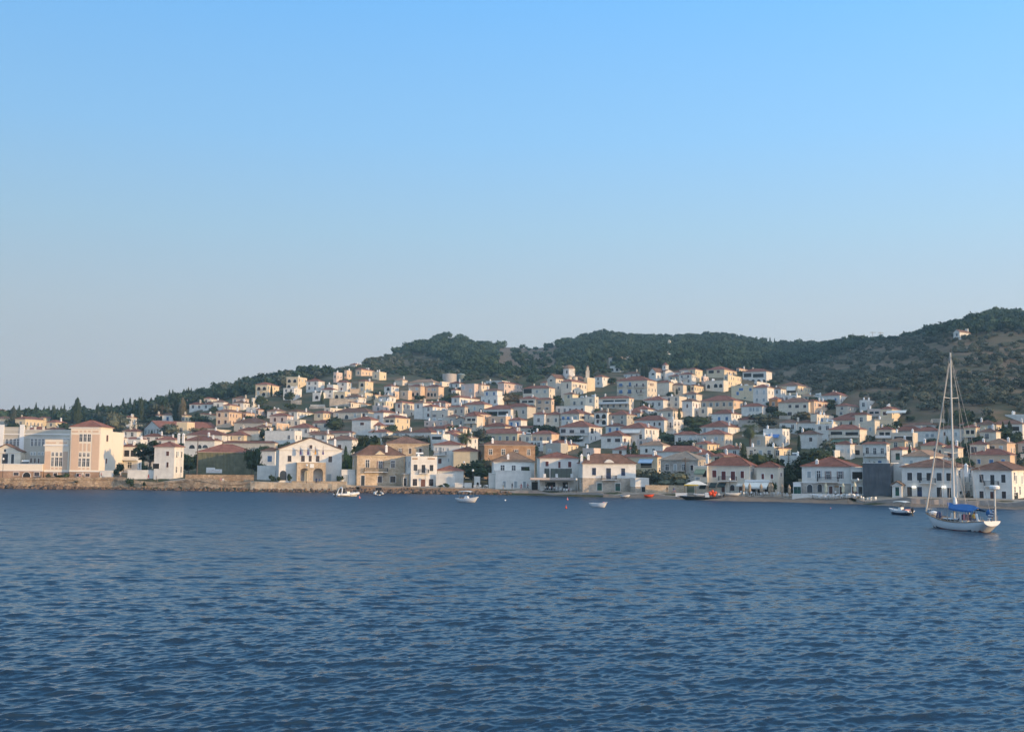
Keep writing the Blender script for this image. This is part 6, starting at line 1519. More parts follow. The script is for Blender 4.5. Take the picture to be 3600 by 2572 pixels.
M['pinkb'] = mat('pink_buoy', (.80, .28, .28), rough=.5); M['skin'] = mat('skin', (.42, .24, .16), rough=.6)
def hull_mesh(L, B, fb_bow, fb_st, fb_mid, draft, m, stripe=None, bottom=None, tr=.72, rake=.12, n=22, deckm=None, open_=False, tslope=.06):
    """x: stern 0 .. bow L, z 0 at the waterline"""
    b = MB(); rows = []; K = 9
    for i in range(n + 1):
        t = i / n; bt = B / 2 * (tr + (1 - tr) * math.sin(min(1, t / .42) * math.pi / 2)) if t < .42 else B / 2 * (max(0, 1 - ((t - .42) / .58) ** 2.3)) ** .9
        sh = fb_mid + (fb_bow - fb_mid) * max(0, (t - .4) / .6) ** 1.8 + (fb_st - fb_mid) * max(0, (.4 - t) / .4) ** 1.8
        kz = -draft * math.sin(min(1, max(0, (t - .02) / .3)) * math.pi / 2) * (1 - max(0, (t - .6) / .4) ** 2) + (fb_bow * .75 * max(0, (t - .84) / .16) ** 1.5) + (fb_st * .55) * (1 - min(1, t / .16)) ** 1.3
        r = []
        for j in range(K):
            f = j / (K - 1); y = bt * math.sin(f * math.pi / 2) ** .72; z = kz + (sh - kz) * f ** 1.5
            r.append((L * t + (rake * L * .5 * (f - .2) * max(0, (t - .8) / .2)) - tslope * L * (f - .3) * max(0, 1 - t / .1) * 0, y, z))
        rows.append(r)
    vs = []; fs = []
    for r in rows: vs += [(x, -y, z) for x, y, z in r[::-1]] + r[1:]
    W_ = 2 * K - 1
    for i in range(n):
        for j in range(W_ - 1): a = i * W_ + j; fs.append((a, a + 1, a + W_ + 1, a + W_))
    b.add(vs, fs, M[m]); b.add([vs[j] for j in range(W_)], [tuple(range(W_))[::-1]], M[m])
    if stripe:
        k = b.mi(M[stripe]); kb = b.mi(M[bottom or stripe])
        for q, f in enumerate(b.f[:len(fs)]):
            zc = sum(b.v[i][2] for i in f) / 4
            if zc < .02: b.m[q] = kb
            elif zc < .14: b.m[q] = k
    sheer = [(r[-1][0], r[-1][1], r[-1][2]) for r in rows]
    return b, sheer
def rim(b, sheer, m, r=.05):
    for s in (1, -1):
        for i in range(len(sheer) - 1): b.tube((sheer[i][0], s * sheer[i][1], sheer[i][2]), (sheer[i + 1][0], s * sheer[i + 1][1], sheer[i + 1][2]), r, M[m], n=5)
def deck(sheer, m, drop=.08):
    b = MB(); vs = []; fs = []
    for x, y, z in sheer: vs += [(x, -y * .97, z - drop), (x, 0, z - drop + .06), (x, y * .97, z - drop)]
    for i in range(len(sheer) - 1):
        for j in range(2): a = i * 3 + j; fs.append((a, a + 3, a + 4, a + 1))
    return b.add(vs, fs, M[m])
# people: one continuous skinned body, clothes by height
_pc = {}
def person_mesh(pose, cols):
    k = (pose, cols)
    if k in _pc: return _pc[k]
    P = {'stand': dict(hip=.92, kn=[(.1, .05, .48), (-.1, .02, .48)], an=[(.11, 0, .07), (-.11, 0, .07)], el=[(.27, .03, 1.14), (-.27, .03, 1.14)], ha=[(.27, -.08, .88), (-.27, -.1, .9)]),
         'walk': dict(hip=.92, kn=[(.1, -.22, .5), (-.1, .1, .5)], an=[(.1, -.32, .1), (-.1, .42, .14)], el=[(.25, .2, 1.16), (-.25, -.2, 1.16)], ha=[(.23, .3, .94), (-.23, -.38, 1.0)]),
         'run': dict(hip=.94, kn=[(.1, -.4, .72), (-.1, .12, .52)], an=[(.1, -.45, .3), (-.1, .55, .4)], el=[(.27, .28, 1.2), (-.27, -.22, 1.15)], ha=[(.2, .1, 1.05), (-.22, -.42, 1.25)]),
         'sit': dict(hip=.5, kn=[(.12, -.42, .52), (-.12, -.42, .52)], an=[(.12, -.45, .07), (-.12, -.45, .07)], el=[(.26, -.1, .78), (-.26, -.1, .78)], ha=[(.16, -.36, .68), (-.16, -.36, .68)])}[pose]
    h = P['hip']; me = bpy.data.meshes.new('sk'); o = bpy.data.objects.new('sk', me); C.objects.link(o)
    J = [((0, 0, h), .15), ((0, 0, h + .22), .13), ((0, 0, h + .44), .15), ((0, -.01, h + .56), .06), ((0, -.02, h + .66), .085), ((0, -.02, h + .76), .09)]; E = [(0, 1), (1, 2), (2, 3), (3, 4), (4, 5)]
    for s, i in ((1, 0), (-1, 1)):
        n = len(J); J += [((s * .11, 0, h - .05), .1), (P['kn'][i], .065), (P['an'][i], .045), ((P['an'][i][0], P['an'][i][1] - .13, P['an'][i][2] - .03), .035)]; E += [(0, n), (n, n + 1), (n + 1, n + 2), (n + 2, n + 3)]
        n = len(J); hx = Vector(P['ha'][i]); el = Vector(P['el'][i]); d = (hx - el).normalized()
        J += [((s * .19, 0, h + .46), .06), (tuple(el), .042), (tuple(hx), .03), (tuple(hx + d * .1), .02)]; E += [(2, n), (n, n + 1), (n + 1, n + 2), (n + 2, n + 3)]
    me.from_pydata([j[0] for j in J], E, []); sk = o.modifiers.new('s', 'SKIN'); me.update()
    for i, j in enumerate(J): me.skin_vertices[0].data[i].radius = (j[1], j[1] * .8)
    me.skin_vertices[0].data[0].use_root = True; su = o.modifiers.new('u', 'SUBSURF'); su.levels = 1; su.render_levels = 1
    dg = bpy.context.evaluated_depsgraph_get(); m2 = bpy.data.meshes.new_from_object(o.evaluated_get(dg)); bpy.data.objects.remove(o); m2.name = 'person'
    m2.materials.clear()
    for c in cols: m2.materials.append(c)   # skin, top, bottom, hair
    for p in m2.polygons:
        z = p.center.z; q = 0
        if z > h + .70 or (z > h + .6 and p.center.y > .02): q = 3
        elif z > h + .52: q = 0
        elif z > h + .02: q = 1 if abs(p.center.x) < .25 or z > h + .2 else 0
        elif z > h * .42: q = 2 if pose != 'sit' or z > .2 else 0
        p.material_index = q; p.use_smooth = True
    _pc[k] = m2; return m2
_cl = {}
def cloth(c):
    if c not in _cl: _cl[c] = mat('cloth_%d' % len(_cl), c, rough=.9, var=.15)
    return _cl[c]
WH, NV, RD, PK, GY, BK, TN = (.70, .70, .68), (.03, .05, .14), (.50, .05, .04), (.65, .30, .30), (.30, .30, .32), (.03, .03, .03), (.40, .30, .20)
HAIR = (.05, .035, .025)
def person(loc, rz, pose, top, bot, label, parent=None, hair=HAIR, sc=1.0, group=None):
    o = link('person', person_mesh(pose, (M['skin'], cloth(top), cloth(bot), cloth(hair))), None, loc, rz, (sc, sc, sc)); prop(o, label, 'person', group); return o
# ---- sailing yacht
def yacht():
    pst = water(3490, 1858); L, B = 12.8, 3.7; yaw = math.atan2(.967, -.256)
    wl = water(3430, 1866)
    d = wl.y; stern = at(3489, 1862, d - 3.0); root = empty('sailing_yacht', (stern.x, stern.y, 0), yaw, 'white classic sailing yacht with bare mast, blue sun awning and striped flag', 'sailboat')
    b, sh = hull_mesh(L, B, 1.85, 1.45, 1.05, .9, 'hull', 'boot', 'anti', tr=.66, rake=.16)
    hl = b.obj('hull', root, smooth=True); b = MB(); rim(b, sh, 'teak', .06); b.obj('toe_rail', hl)
    deck(sh, 'teak').obj('deck', root)
    b = MB()
    for q, (x0, x1, w_, h) in enumerate(((4.6, 9.6, 1.0, .42), (1.6, 4.4, .8, .28))):
        b.add([(x0, -w_, .95), (x1, -w_ * .6, 1.05), (x1, w_ * .6, 1.05), (x0, w_, .95), (x0 + .1, -w_ * .85, .95 + h + .1), (x1 - .5, -w_ * .45, 1.0 + h), (x1 - .5, w_ * .45, 1.0 + h), (x0 + .1, w_ * .85, .95 + h + .1)], [(4, 5, 6, 7), (0, 1, 5, 4), (1, 2, 6, 5), (2, 3, 7, 6), (3, 0, 4, 7)], M['hull'])
    cb = b.obj('cabin', root); b = MB()
    for x in (5.4, 6.4, 7.4, 8.3): b.box(x, -1.02, 1.15, x + .5, -.6, 1.3, M['glass']); b.box(x, .6, 1.15, x + .5, 1.02, 1.3, M['glass'])
    b.obj('porthole', cb)
    mx = 7.5; MX_ = Matrix.Translation(root.location) @ Matrix.Rotation(yaw, 4, 'Z'); mp_ = MX_ @ Vector((mx, 0, 0)); mh = at(3345, 1240, mp_.y).z; s1, s2 = at(3350, 1592, mp_.y).z, at(3347, 1400, mp_.y).z; print('mast', mh, s1, s2, proj(mp_)); b = MB(); b.tube((mx, 0, .9), (mx - .1, 0, mh), .145, M['alu'], .10, n=10); ms = b.obj('mast', root)
    for z, w_ in ((s1, 1.35), (s2, 1.15)):
        b = MB(); b.tube((mx, -w_, z + .12), (mx, 0, z), .05, M['alu']); b.tube((mx, w_, z + .12), (mx, 0, z), .05, M['alu']); b.obj('spreader', ms)
    b = MB(); b.tube((mx - .1, 0, mh), (mx - .1, 0, mh + .5), .03, M['iron']); b.tube((mx - .4, 0, mh + .3), (mx + .2, 0, mh + .3), .03, M['iron']); b.obj('masthead_gear', ms)
    b = MB(); b.tube((mx - .2, 0, 2.75), (2.6, 0, 2.9), .1, M['alu']); b.tube((mx - .4, 0, 2.95), (2.8, 0, 3.0), .14, M['plastic'], .1, n=8); b.obj('boom', root)
    b = MB(); b.lathe([(.05, 0), (.22, .25), (.26, .9), (.16, 1.5), (.02, 1.7)], M['plastic'], (mx - .3, 0, 2.6), n=9); b.obj('mast_cover', root)
    bx, bz = L + .75, 2.1; b = MB(); b.tube((bx, 0, bz), (mx + .15, 0, mh - 1.4), .13, M['alu'], .06, n=8); b.obj('furled_jib', root)
    b = MB()
    for p, q in (((mx, 0, mh), (0, 0, 1.6)), ((mx, 0, mh), (L, 0, 2.0)), ((mx, -1.15, s2 + .1), (mx, 0, mh)), ((mx, 1.15, s2 + .1), (mx, 0, mh)), ((mx, -1.35, s1 + .1), (mx, -1.15, s2 + .1)), ((mx, 1.35, s1 + .1), (mx, 1.15, s2 + .1)), ((mx - .2, -1.85, 1.1), (mx, -1.35, s1 + .1)), ((mx - .2, 1.85, 1.1), (mx, 1.35, s1 + .1)), ((mx - 1, -1.8, 1.1), (mx, 0, s1)), ((mx - 1, 1.8, 1.1), (mx, 0, s1)), ((mx + 1.2, -1.7, 1.1), (mx, 0, s2)), ((mx + 1.2, 1.7, 1.1), (mx, 0, s2)), ((2.6, 0, 2.9), (mx - .1, 0, mh - .3))): b.tube(p, q, .022, M['wire'], n=4)
    b.obj('rigging', root)
    # awning: a tent over the boom
    b = MB(); xs_ = [2.4, 3.4, 4.5, 5.7, 6.9, 8.7]; vs = []; fs = []
    for i, x in enumerate(xs_):
        w_ = (1.0, 1.5, 1.6, 1.55, 1.25, .1)[i]; z = (2.75, 3.05, 3.15, 3.15, 3.1, 3.25)[i]; dr = (.35, .62, .66, .62, .5, .05)[i]
        vs += [(x, -w_, z - dr), (x, -w_ * .95, z - dr + .22), (x, 0, z + .22), (x, w_ * .95, z - dr + .22), (x, w_, z - dr)]
    for i in range(5):
        for j in range(4): a = i * 5 + j; fs.append((a, a + 5, a + 6, a + 1))
    b.add(vs, fs, M['bimini']); b.obj('awning', root)
    b = MB()
    for x, y in ((2.2, -1.3), (2.2, 1.3), (5.0, -1.5), (5.0, 1.5), (7.2, -1.3), (7.2, 1.3)): b.tube((x, y, 1.0), (x, y, 2.6), .03, M['wire'], n=5)
    b.obj('awning_pole', root)
    b = MB(); b.box(4.3, -.95, 1.35, 5.5, .95, 1.45, M['navycloth']); b.add([(4.3, -.9, 1.3), (4.3, .9, 1.3), (4.8, .85, 2.05), (4.8, -.85, 2.05), (5.6, .8, 1.45), (5.6, -.8, 1.45)], [(2, 3, 5, 4), (0, 3, 2, 1), (0, 5, 3), (1, 2, 4)], M['navycloth']); b.obj('sprayhood', root)
    b = MB(); b.lathe([(.3, 0), (.38, .3), (.3, .75), (.1, .95)], M['navycloth'], (9.9, .6, 1.25), n=10); b.obj('sail_bag', root)
    b = MB(); b.lathe([(.3, 0), (.4, .3), (.34, .62), (.1, .8)], M['bimini'], (1.7, -.9, 2.0), n=10); b.tube((1.7, -.9, 1.3), (1.7, -.9, 2.1), .05, M['plastic']); b.obj('covered_outboard', root)
    # stern pole with radome, flagstaff and flag
    b = MB(); b.tube((.35, -.75, 1.4), (.35, -.75, 5.4), .11, M['alu'], n=8); pm = b.obj('radar_post', root); b = MB(); b.lathe([(.28, 0), (.62, .08), (.64, .38), (.5, .52)], M['plastic'], (.35, -.75, 5.4), n=14); b.obj('radar_dome', pm)
    M['flag_gr'] = bpy.data.materials.new('striped_flag'); fm = M['flag_gr']; fm.use_nodes = True; nn = fm.node_tree.nodes; bs = nn['Principled BSDF']; tc = nn.new('ShaderNodeTexCoord'); sp = nn.new('ShaderNodeSeparateXYZ'); mt = nn.new('ShaderNodeMath'); mt.operation = 'PINGPONG'; mt.inputs[1].default_value = .5; ml = nn.new('ShaderNodeMath'); ml.operation = 'MULTIPLY'; ml.inputs[1].default_value = 4.5
    gt = nn.new('ShaderNodeMath'); gt.operation = 'GREATER_THAN'; gt.inputs[1].default_value = .25; mxx = nn.new('ShaderNodeMix'); mxx.data_type = 'RGBA'; mxx.inputs[6].default_value = (.03, .05, .16, 1); mxx.inputs[7].default_value = (.8, .8, .78, 1)
    l = fm.node_tree.links; l.new(tc.outputs['Generated'], sp.inputs[0]); l.new(sp.outputs[2], ml.inputs[0]); l.new(ml.outputs[0], mt.inputs[0]); l.new(mt.outputs[0], gt.inputs[0]); l.new(gt.outputs[0], mxx.inputs[0]); l.new(mxx.outputs[2], bs.inputs['Base Color'])
    b = MB(); b.tube((0, .1, 1.4), (-.75, .1, 3.3), .035, M['wood'], n=5); fs_ = b.obj('flagstaff', root); b = MB(); vs = []; fs = []
    for i in range(7):
        f = i / 6; vs += [(-.7 + f * 1.25, .1 + .12 * math.sin(f * 7), 3.15 - f * 1.0), (-.35 + f * .95, .1 + .12 * math.sin(f * 7 + .6), 2.0 - f * .35)]
    for i in range(6): fs.append((2 * i, 2 * i + 2, 2 * i + 3, 2 * i + 1))
    b.add([(0, v[1], v[2]) if False else v for v in vs], fs, fm); b.obj('flag', fs_)
    b = MB()
    for s in (-1, 1):
        for i in range(1, len(sh) - 1, 2): x, y, z = sh[i]; b.tube((x, s * y * .96, z), (x, s * y * .96, z + .65), .022, M['wire'], n=4)
        for i in range(1, len(sh) - 2, 2):
            for h in (.34, .64): b.tube((sh[i][0], s * sh[i][1] * .96, sh[i][2] + h), (sh[i + 2][0], s * sh[i + 2][1] * .96, sh[i + 2][2] + h), .014, M['wire'], n=4)
    b.obj('guard_rail', root)
    b = MB()
    for i in range(8): a = -1.2 + i * .35; b.tube((L - .9 + .9 * math.cos(a) * .9, .75 * math.sin(a), 2.45), (L - .9 + .9 * math.cos(a + .35) * .9, .75 * math.sin(a + .35), 2.45), .035, M['alu'], n=5)
    b.obj('pulpit', root)
    b = MB(); b.lathe([(.05, 0), (.55, .12), (.65, .4), (.4, .62), (.05, .7)], M['rib'], (12.2, -.2, 1.5), n=12); b.obj('stowed_dinghy', root)
    # things lying on deck: fenders, boxes, towels hung under the awning
    Mz = Matrix.Translation(root.location) @ Matrix.Rotation(yaw, 4, 'Z')
    for x, y, cl, z in ((4.2, 1.35, 'plastic', 1.75), (3.4, 1.4, 'pinkb', 1.7), (5.8, 1.4, 'plastic', 1.75), (2.8, 1.3, 'faded', 1.7)):
        b = MB(); b.box(x, y - .02, z - .35, x + .38, y + .02, z + .45, M[cl]); b.obj('hanging_towel', root)
    b = MB(); b.box(2.3, -.6, 1.1, 3.4, .5, 1.42, M['hull']); b.box(3.0, .9, 1.1, 3.9, 1.4, 1.35, M['plastic']); b.box(6.2, -1.4, 1.2, 7.0, -1.0, 1.45, M['tankgreen']); b.obj('deck_box', root)
    b = MB(); b.tube((.9, .75, 1.5), (.9, .75, 1.55), .34, M['black'], n=12); b.tube((1.0, 1.25, 1.2), (1.35, 1.3, 2.25), .12, M['plastic'], .16, n=8); b.obj('horseshoe_buoy', root)
    for x, y, rz, ps, tp, bt_, lab in ((3.6, -.2, 1.2, 'sit', TN, NV, 'person in tan top sitting under the blue awning of the yacht'), (5.9, -1.1, 2.5, 'stand', WH, BK, 'person in white standing beside the yacht mast under the awning'), (2.4, .9, .5, 'sit', (.45, .32, .06), NV, 'person in yellow top seated in the yacht cockpit')):
        q = Mz @ Vector((x, y, .98 if ps == 'stand' else 1.15)); person(q, yaw + rz, ps, tp, bt_, lab, sc=1.0)
yacht()
# ---- motor boats
def boat(kind, xw, yw, yaw, label, L=5.5, B=2.1, d=None, **k):
    w_ = water(xw, yw); root = empty(kind, (w_.x, w_.y, 0), yaw, label, 'boat', 'small boats moored off the quay')
    b, sh = hull_mesh(L, B, k.get('bow', 1.0), k.get('st', .75), k.get('mid', .7), .25, 'hull', k.get('stripe'), None, tr=.85, rake=.14, n=14)
    if k.get('dark'):
        kd = b.mi(M['navy'])
        for q in range(len(b.m)):
            zc = sum(b.v[i][2] for i in b.f[q]) / len(b.f[q])
            if zc < .42: b.m[q] = kd
    hl = b.obj('hull', root, (-L / 2, 0, 0), smooth=True); b = MB(); rim(b, sh, k.get('rim', 'hull'), .05); b.obj('rub_rail', hl)
    deck(sh, k.get('deck', 'hull'), .12).obj('deck', root, (-L / 2, 0, 0))
    if k.get('console', 1):
        b = MB(); b.add([(-.5, -.35, .6), (.5, -.3, .6), (.5, .3, .6), (-.5, .35, .6), (-.4, -.33, 1.25), (.1, -.28, 1.25), (.1, .28, 1.25), (-.4, .33, 1.25)], [(4, 5, 6, 7), (0, 1, 5, 4), (1, 2, 6, 5), (2, 3, 7, 6), (3, 0, 4, 7)], M['plastic']); cs = b.obj('console', root)
        b = MB(); b.add([(.1, -.3, 1.22), (.1, .3, 1.22), (-.1, .25, 1.6), (-.1, -.25, 1.6)], [(0, 1, 2, 3)], M['glass']); b.obj('windscreen', cs)
        b = MB(); b.box(-1.6, -.6, .55, -1.0, .6, .95, M[k.get('seat', 'plastic')]); b.obj('seat', root)
    if k.get('motor', 1):
        b = MB(); b.lathe([(.1, 0), (.22, .12), (.24, .5), (.15, .68)], M['black'], (-L / 2 - .3, 0, .55), n=10); b.box(-L / 2 - .38, -.08, -.4, -L / 2 - .2, .08, .6, M['black']); b.obj('outboard_motor', root)
    top = k.get('top')
    if top:
        z = 2.15; b = MB(); x0, x1 = k.get('tx', (-1.9, 1.0)); vs = []; fs = []
        for i in range(6):
            f = i / 5; xx = x0 + (x1 - x0) * f; zz = z + .14 * math.sin(f * math.pi)
            vs += [(xx, -B * .42, zz - .08), (xx, -B * .2, zz + .04), (xx, B * .2, zz + .04), (xx, B * .42, zz - .08)]
        for i in range(5):
            for j in range(3): a = i * 4 + j; fs.append((a, a + 4, a + 5, a + 1))
        n0 = len(vs); vs += [(x, y, zz - .06) for x, y, zz in vs]; fs += [tuple(q + n0 for q in f)[::-1] for f in fs]
        b.add(vs, fs, M[top]); cp = b.obj('canopy', root); b = MB()
        for x in (x0 + .1, x1 - .1):
            for s in (-1, 1): b.tube((x * .8, s * B * .42, .7), (x, s * B * .40, z - .05), .025, M['wire'], n=5)
        b.obj('canopy_pole', cp)
    return root
boat('motorboat', 3166, 1808, R(116), 'small motorboat with navy bottom and cream sun canopy, left of the yacht', 4.7, 1.9, dark=1, top='awn_white', bow=1.0, seat='faded')
# rigid inflatable with white radar arch
def inflatable(xw, yw, yaw, label, L=6.0, arch=True, top='black', tub='rib'):
    w_ = water(xw, yw); root = empty('inflatable_boat', (w_.x, w_.y, 0), yaw, label, 'boat', 'small boats moored off the quay'); b = MB(); r = .30
    pts = [(-L / 2 - .3, .85), (-L / 2 + .4, .88), (0, .9), (L * .25, .82), (L * .4, .5), (L * .48, 0)]
    pts = pts + [(x, -y) for x, y in pts[:-1][::-1]]
    for i in range(len(pts) - 1):
        z0 = .42 + max(0, pts[i][0]) * .10; z1 = .42 + max(0, pts[i + 1][0]) * .10
        b.tube((pts[i][0], pts[i][1], z0), (pts[i + 1][0], pts[i + 1][1], z1), r if 0 < i else r * .6, M[tub], r if i < len(pts) - 2 else r * .6, n=10)
    b.obj('tube', root, smooth=True); b = MB(); b.add([(-L / 2, -.7, .3), (L * .4, -.3, .35), (L * .4, .3, .35), (-L / 2, .7, .3), (-L / 2, 0, -.2), (L * .4, 0, -.1)], [(0, 1, 2, 3), (0, 4, 5, 1), (3, 2, 5, 4), (0, 3, 4)], M['hull']); b.obj('hull', root)
    b = MB(); b.box(-.3, -.35, .3, .4, .35, 1.15, M['plastic']); b.box(-1.5, -.5, .3, -.8, .5, .75, M['black']); b.obj('console', root)
    b = MB(); b.lathe([(.1, 0), (.26, .12), (.27, .6), (.15, .8)], M['black'], (-L / 2 - .25, 0, .5), n=10); b.box(-L / 2 - .35, -.08, -.4, -L / 2 - .15, .08, .6, M['black']); b.obj('outboard_motor', root)
    if arch:
        b = MB(); pr = [(-1.0, .3), (-.98, 1.0), (-.75, 1.6), (-.3, 1.85), (.3, 1.85), (.75, 1.6), (.98, 1.0), (1.0, .3)]
        for i in range(7): b.tube((-L / 2 + .7 + .3 * pr[i][1], pr[i][0], pr[i][1] + .2), (-L / 2 + .7 + .3 * pr[i + 1][1], pr[i + 1][0], pr[i + 1][1] + .2), .13, M['plastic'], n=7)
        b.obj('arch', root)
    b = MB(); b.box(-1.2, -.8, 1.75, .9, .8, 1.83, M[top]); b.box(-1.2, -.75, 1.2, -1.15, .75, 1.75, M[top]); cp = b.obj('canopy', root); b = MB()
    for x in (-1.1, .8):
        for s in (-1, 1): b.tube((x, s * .75, .5), (x, s * .75, 1.76), .03, M['wire'], n=5)
    b.obj('canopy_pole', cp); return root
inflatable(1222, 1744, R(38), 'white inflatable boat with rounded arch, off the flag building')
inflatable(1330, 1740, R(100), 'small boat seen end-on with dark canopy below the stone mansion', L=4.6, arch=False)
boat('fishing_boat', 1642, 1764, R(-28), 'little white wooden boat with flat canopy below the dark round tree', 4.8, 1.8, top='awn_white', tx=(-1.7, 1.3), bow=1.1, seat='wood', motor=0, deck='hull')
boat('fishing_boat', 2104, 1782, R(-35), 'tiny open white boat floating alone off the curved-gable house', 3.4, 1.5, console=0, motor=0, bow=.95, deck='wood')
# dark workboat tied at the little jetty with orange gear
def workboat():
    w_ = water(2470, 1757); root = empty('workboat', (w_.x, w_.y, 0), R(-14), 'long low black workboat at the small jetty with orange buoys and outboards', 'boat'); b, sh = hull_mesh(9.5, 2.2, .95, .7, .7, .2, 'navy', None, None, tr=.8, rake=.2, n=14)
    for q in range(len(b.m)): b.m[q] = b.mi(M['black'])
    b.obj('hull', root, (4.5, 0, 0), R(180), smooth=True); b2 = deck(sh, 'black', .15).obj('deck', root, (4.5, 0, 0), R(180))
    b = MB(); b.box(.6, -.4, .6, 1.5, .4, 1.7, M['plastic']); b.add([(.6, -.4, 1.7), (.6, .4, 1.7), (.9, .35, 2.2), (.9, -.35, 2.2)], [(0, 1, 2, 3)], M['glass']); b.obj('console', root)
    for x, z, r in ((1.7, 1.5, .55), (2.5, 1.25, .5), (2.2, 1.95, .38), (2.9, 1.7, .35)):
        b = MB(); b.lathe([(.02, -r), (r * .7, -r * .7), (r, 0), (r * .7, r * .7), (.02, r)], M['orange'], (x, 0, z), n=12); b.obj('orange_buoy', root, smooth=True)
    for y in (-.4, .4):
        b = MB(); b.lathe([(.1, 0), (.26, .12), (.27, .6), (.15, .8)], M['black'], (4.8, y, .6), n=10); b.box(4.7, y - .08, -.4, 4.9, y + .08, .7, M['black']); b.obj('outboard_motor', root)
    Mz = Matrix.Translation(root.location) @ Matrix.Rotation(R(-14), 4, 'Z'); person(Mz @ Vector((3.6, .1, .55)), R(40), 'sit', WH, BK, 'person in white seated among the orange buoys on the black workboat')
workboat()
def jetty():
    a, c = water(2392, 1752), water(2590, 1760); L = (c - a).length; b = MB()
    b.box(0, 0, -1.0, L, 2.6, .55, M['concrete']); o = b.obj('jetty', None, (a.x, a.y + .6, 0), math.atan2(c.y - a.y, c.x - a.x)); prop(o, 'low stained concrete jetty below the taverna', 'jetty', None, 'thing')
jetty()
# boats on the beach, crates, buoys
def beached(t, xa, xb, y, m, lab, h=.45):
    X0, Y = px(t, xa, y); X1, _ = px(t, xb, y); s = shore_d((X0 + X1) / 2); k = (s + .9); p = at(X0, Y, k); q = at(X1, Y, k); g = bp_((X0 + X1) / 2, .75)
    L = q.x - p.x; b, sh = hull_mesh(L, 1.2, h + .15, h, h, .1, m, None, None, tr=.5, rake=.15, n=10); root = empty('rowing_boat' if L > 2 else 'kayak', (p.x, k, g.z + .12), R(-6), lab, 'boat', 'boats pulled up on the beach')
    b.obj('hull', root, smooth=True); b = MB(); rim(b, sh, 'navy' if m == 'hull' else m, .05); b.obj('rim', root)
beached('F', 100, 222, 1492, 'hull', 'long pale dinghy with dark rim on the pebble beach by the curved-gable house'); beached('F', 385, 500, 1494, 'orange', 'red dinghy upturned on the beach in front of the stone wall')
def buoy(x, y, m, lab, r=.3, tall=False):
    w_ = water(x, y); b = MB()
    if tall: b.lathe([(.05, -.3), (.3, -.1), (.3, .35), (.08, .7), (.05, 1.5)], M[m], n=10)
    else: b.lathe([(.02, -r), (r * .75, -r * .6), (r, 0), (r * .75, r * .7), (.02, r)], M[m], n=10)
    o = b.obj('mooring_buoy', None, (w_.x, w_.y, .08), smooth=True); o.scale = (.6, .6, .42 if tall else .6); prop(o, lab, 'buoy', 'buoys on the water')
buoy(1264, 1751, 'pinkb', 'pink marker buoy just right of the white inflatable boat', .3, True); buoy(1776, 1759, 'plastic', 'small white buoy off the white terrace house', .32)
buoy(1995, 1757, 'pinkb', 'pink buoy off the cafe house', .3, True); buoy(1990, 1787, 'orange', 'tiny red stick buoy in front of the pink buoy off the cafe house', .2, True)
buoy(2122, 1768, 'pinkb', 'pink buoy beside the tiny open white boat', .35); buoy(2920, 1787, 'pinkb', 'tiny pink buoy left of the navy-bottomed motorboat', .2)
# ---------------------------------------------------------------- people, parasols, chairs, lamps on the quay
def qpt(t, x, y=None, off=6.0): X, _ = px(t, x, 0); g = ground_at(X, shore_d(X) + off); g.z += .04; return g
PL = [('A', 1700, 'run', PK, BK, 'jogger in pink top and red cap by the short white wall', 5.5), ('A', 2020, 'walk', WH, (.35, .2, .15), 'walker in white at the garden gate right of the tower building', 6.5), ('A', 1335, 'sit', PK, TN, 'person in pink sitting on the pale parapet by the tower', 6.4), ('A', 1388, 'stand', WH, GY, 'white-haired person standing below the tower cellar window', 7.2),
      ('A', 945, 'stand', BK, BK, 'person in black with white hat by the apricot block', 7.0), ('B', 440, 'walk', GY, GY, 'walker in grey passing the white garden wall', 5.2), ('B', 337, 'walk', (.30, .08, .06), RD, 'walker in dark red by the white garden wall', 5.6),
      ('B', 1305, 'sit', WH, GY, 'person in white sitting against the rough stone wall', 3.9), ('B', 1278, 'sit', PK, GY, 'person in pink sitting beside the one in white on the rough stone wall', 3.9),
      ('C', 930, 'stand', NV, NV, 'person in navy in front of the stone porch', 4.4), ('C', 978, 'walk', (.15, .2, .45), GY, 'person in blue with pale bag right of the one in navy', 4.4),
      ('E', 272, 'stand', BK, BK, 'dark-clothed person standing below the white terrace house', 5), ('E', 380, 'walk', RD, RD, 'person in red walking past the white terrace house', 5), ('E', 458, 'walk', (.35, .06, .05), BK, 'person in dark red left of the cafe openings', 5.5), ('E', 165, 'stand', WH, (.6, .5, .3), 'person in white at the left end of the white terrace house', 5),
      ('E', 918, 'stand', WH, BK, 'waiter in white shirt in the right doorway of the cafe', 8), ('F', 660, 'stand', BK, BK, 'person in black in the gap of the sunlit stone wall', 6.5), ('F', 742, 'run', (.15, .15, .35), PK, 'runner in blue top in front of the sunlit stone wall', 5),
      ('G', 1208, 'stand', WH, BK, 'waiter in white shirt on the terrace below the long white house', 4.6), ('G', 178, 'stand', BK, BK, 'person in black between the beige closed parasols', 5), ('G', 1465, 'sit', NV, NV, 'person in navy at the beach tables left of the grey netting', 4)]
for t_, x, ps, tp, bt_, lab, off in PL: person(qpt(t_, x, None, off), random.uniform(-1.2, 1.2) if ps in ('stand', 'sit') else random.choice([1.4, -1.5]), ps, tp, bt_, lab, hair=RD if 'red cap' in lab else WH if 'white-haired' in lab or 'white hat' in lab else HAIR)
for i, x in enumerate((690, 712, 735, 752, 820, 858, 950)): person(qpt('E', x, None, 6.6 + (i % 2) * .7), R(90 if i % 2 else -90), 'sit', [WH, NV, PK, (.6, .4, .3), GY, WH, PK][i], [NV, GY][i % 2], 'seated guest at the tables in front of the cafe openings', group='guests seated outside the cafe')
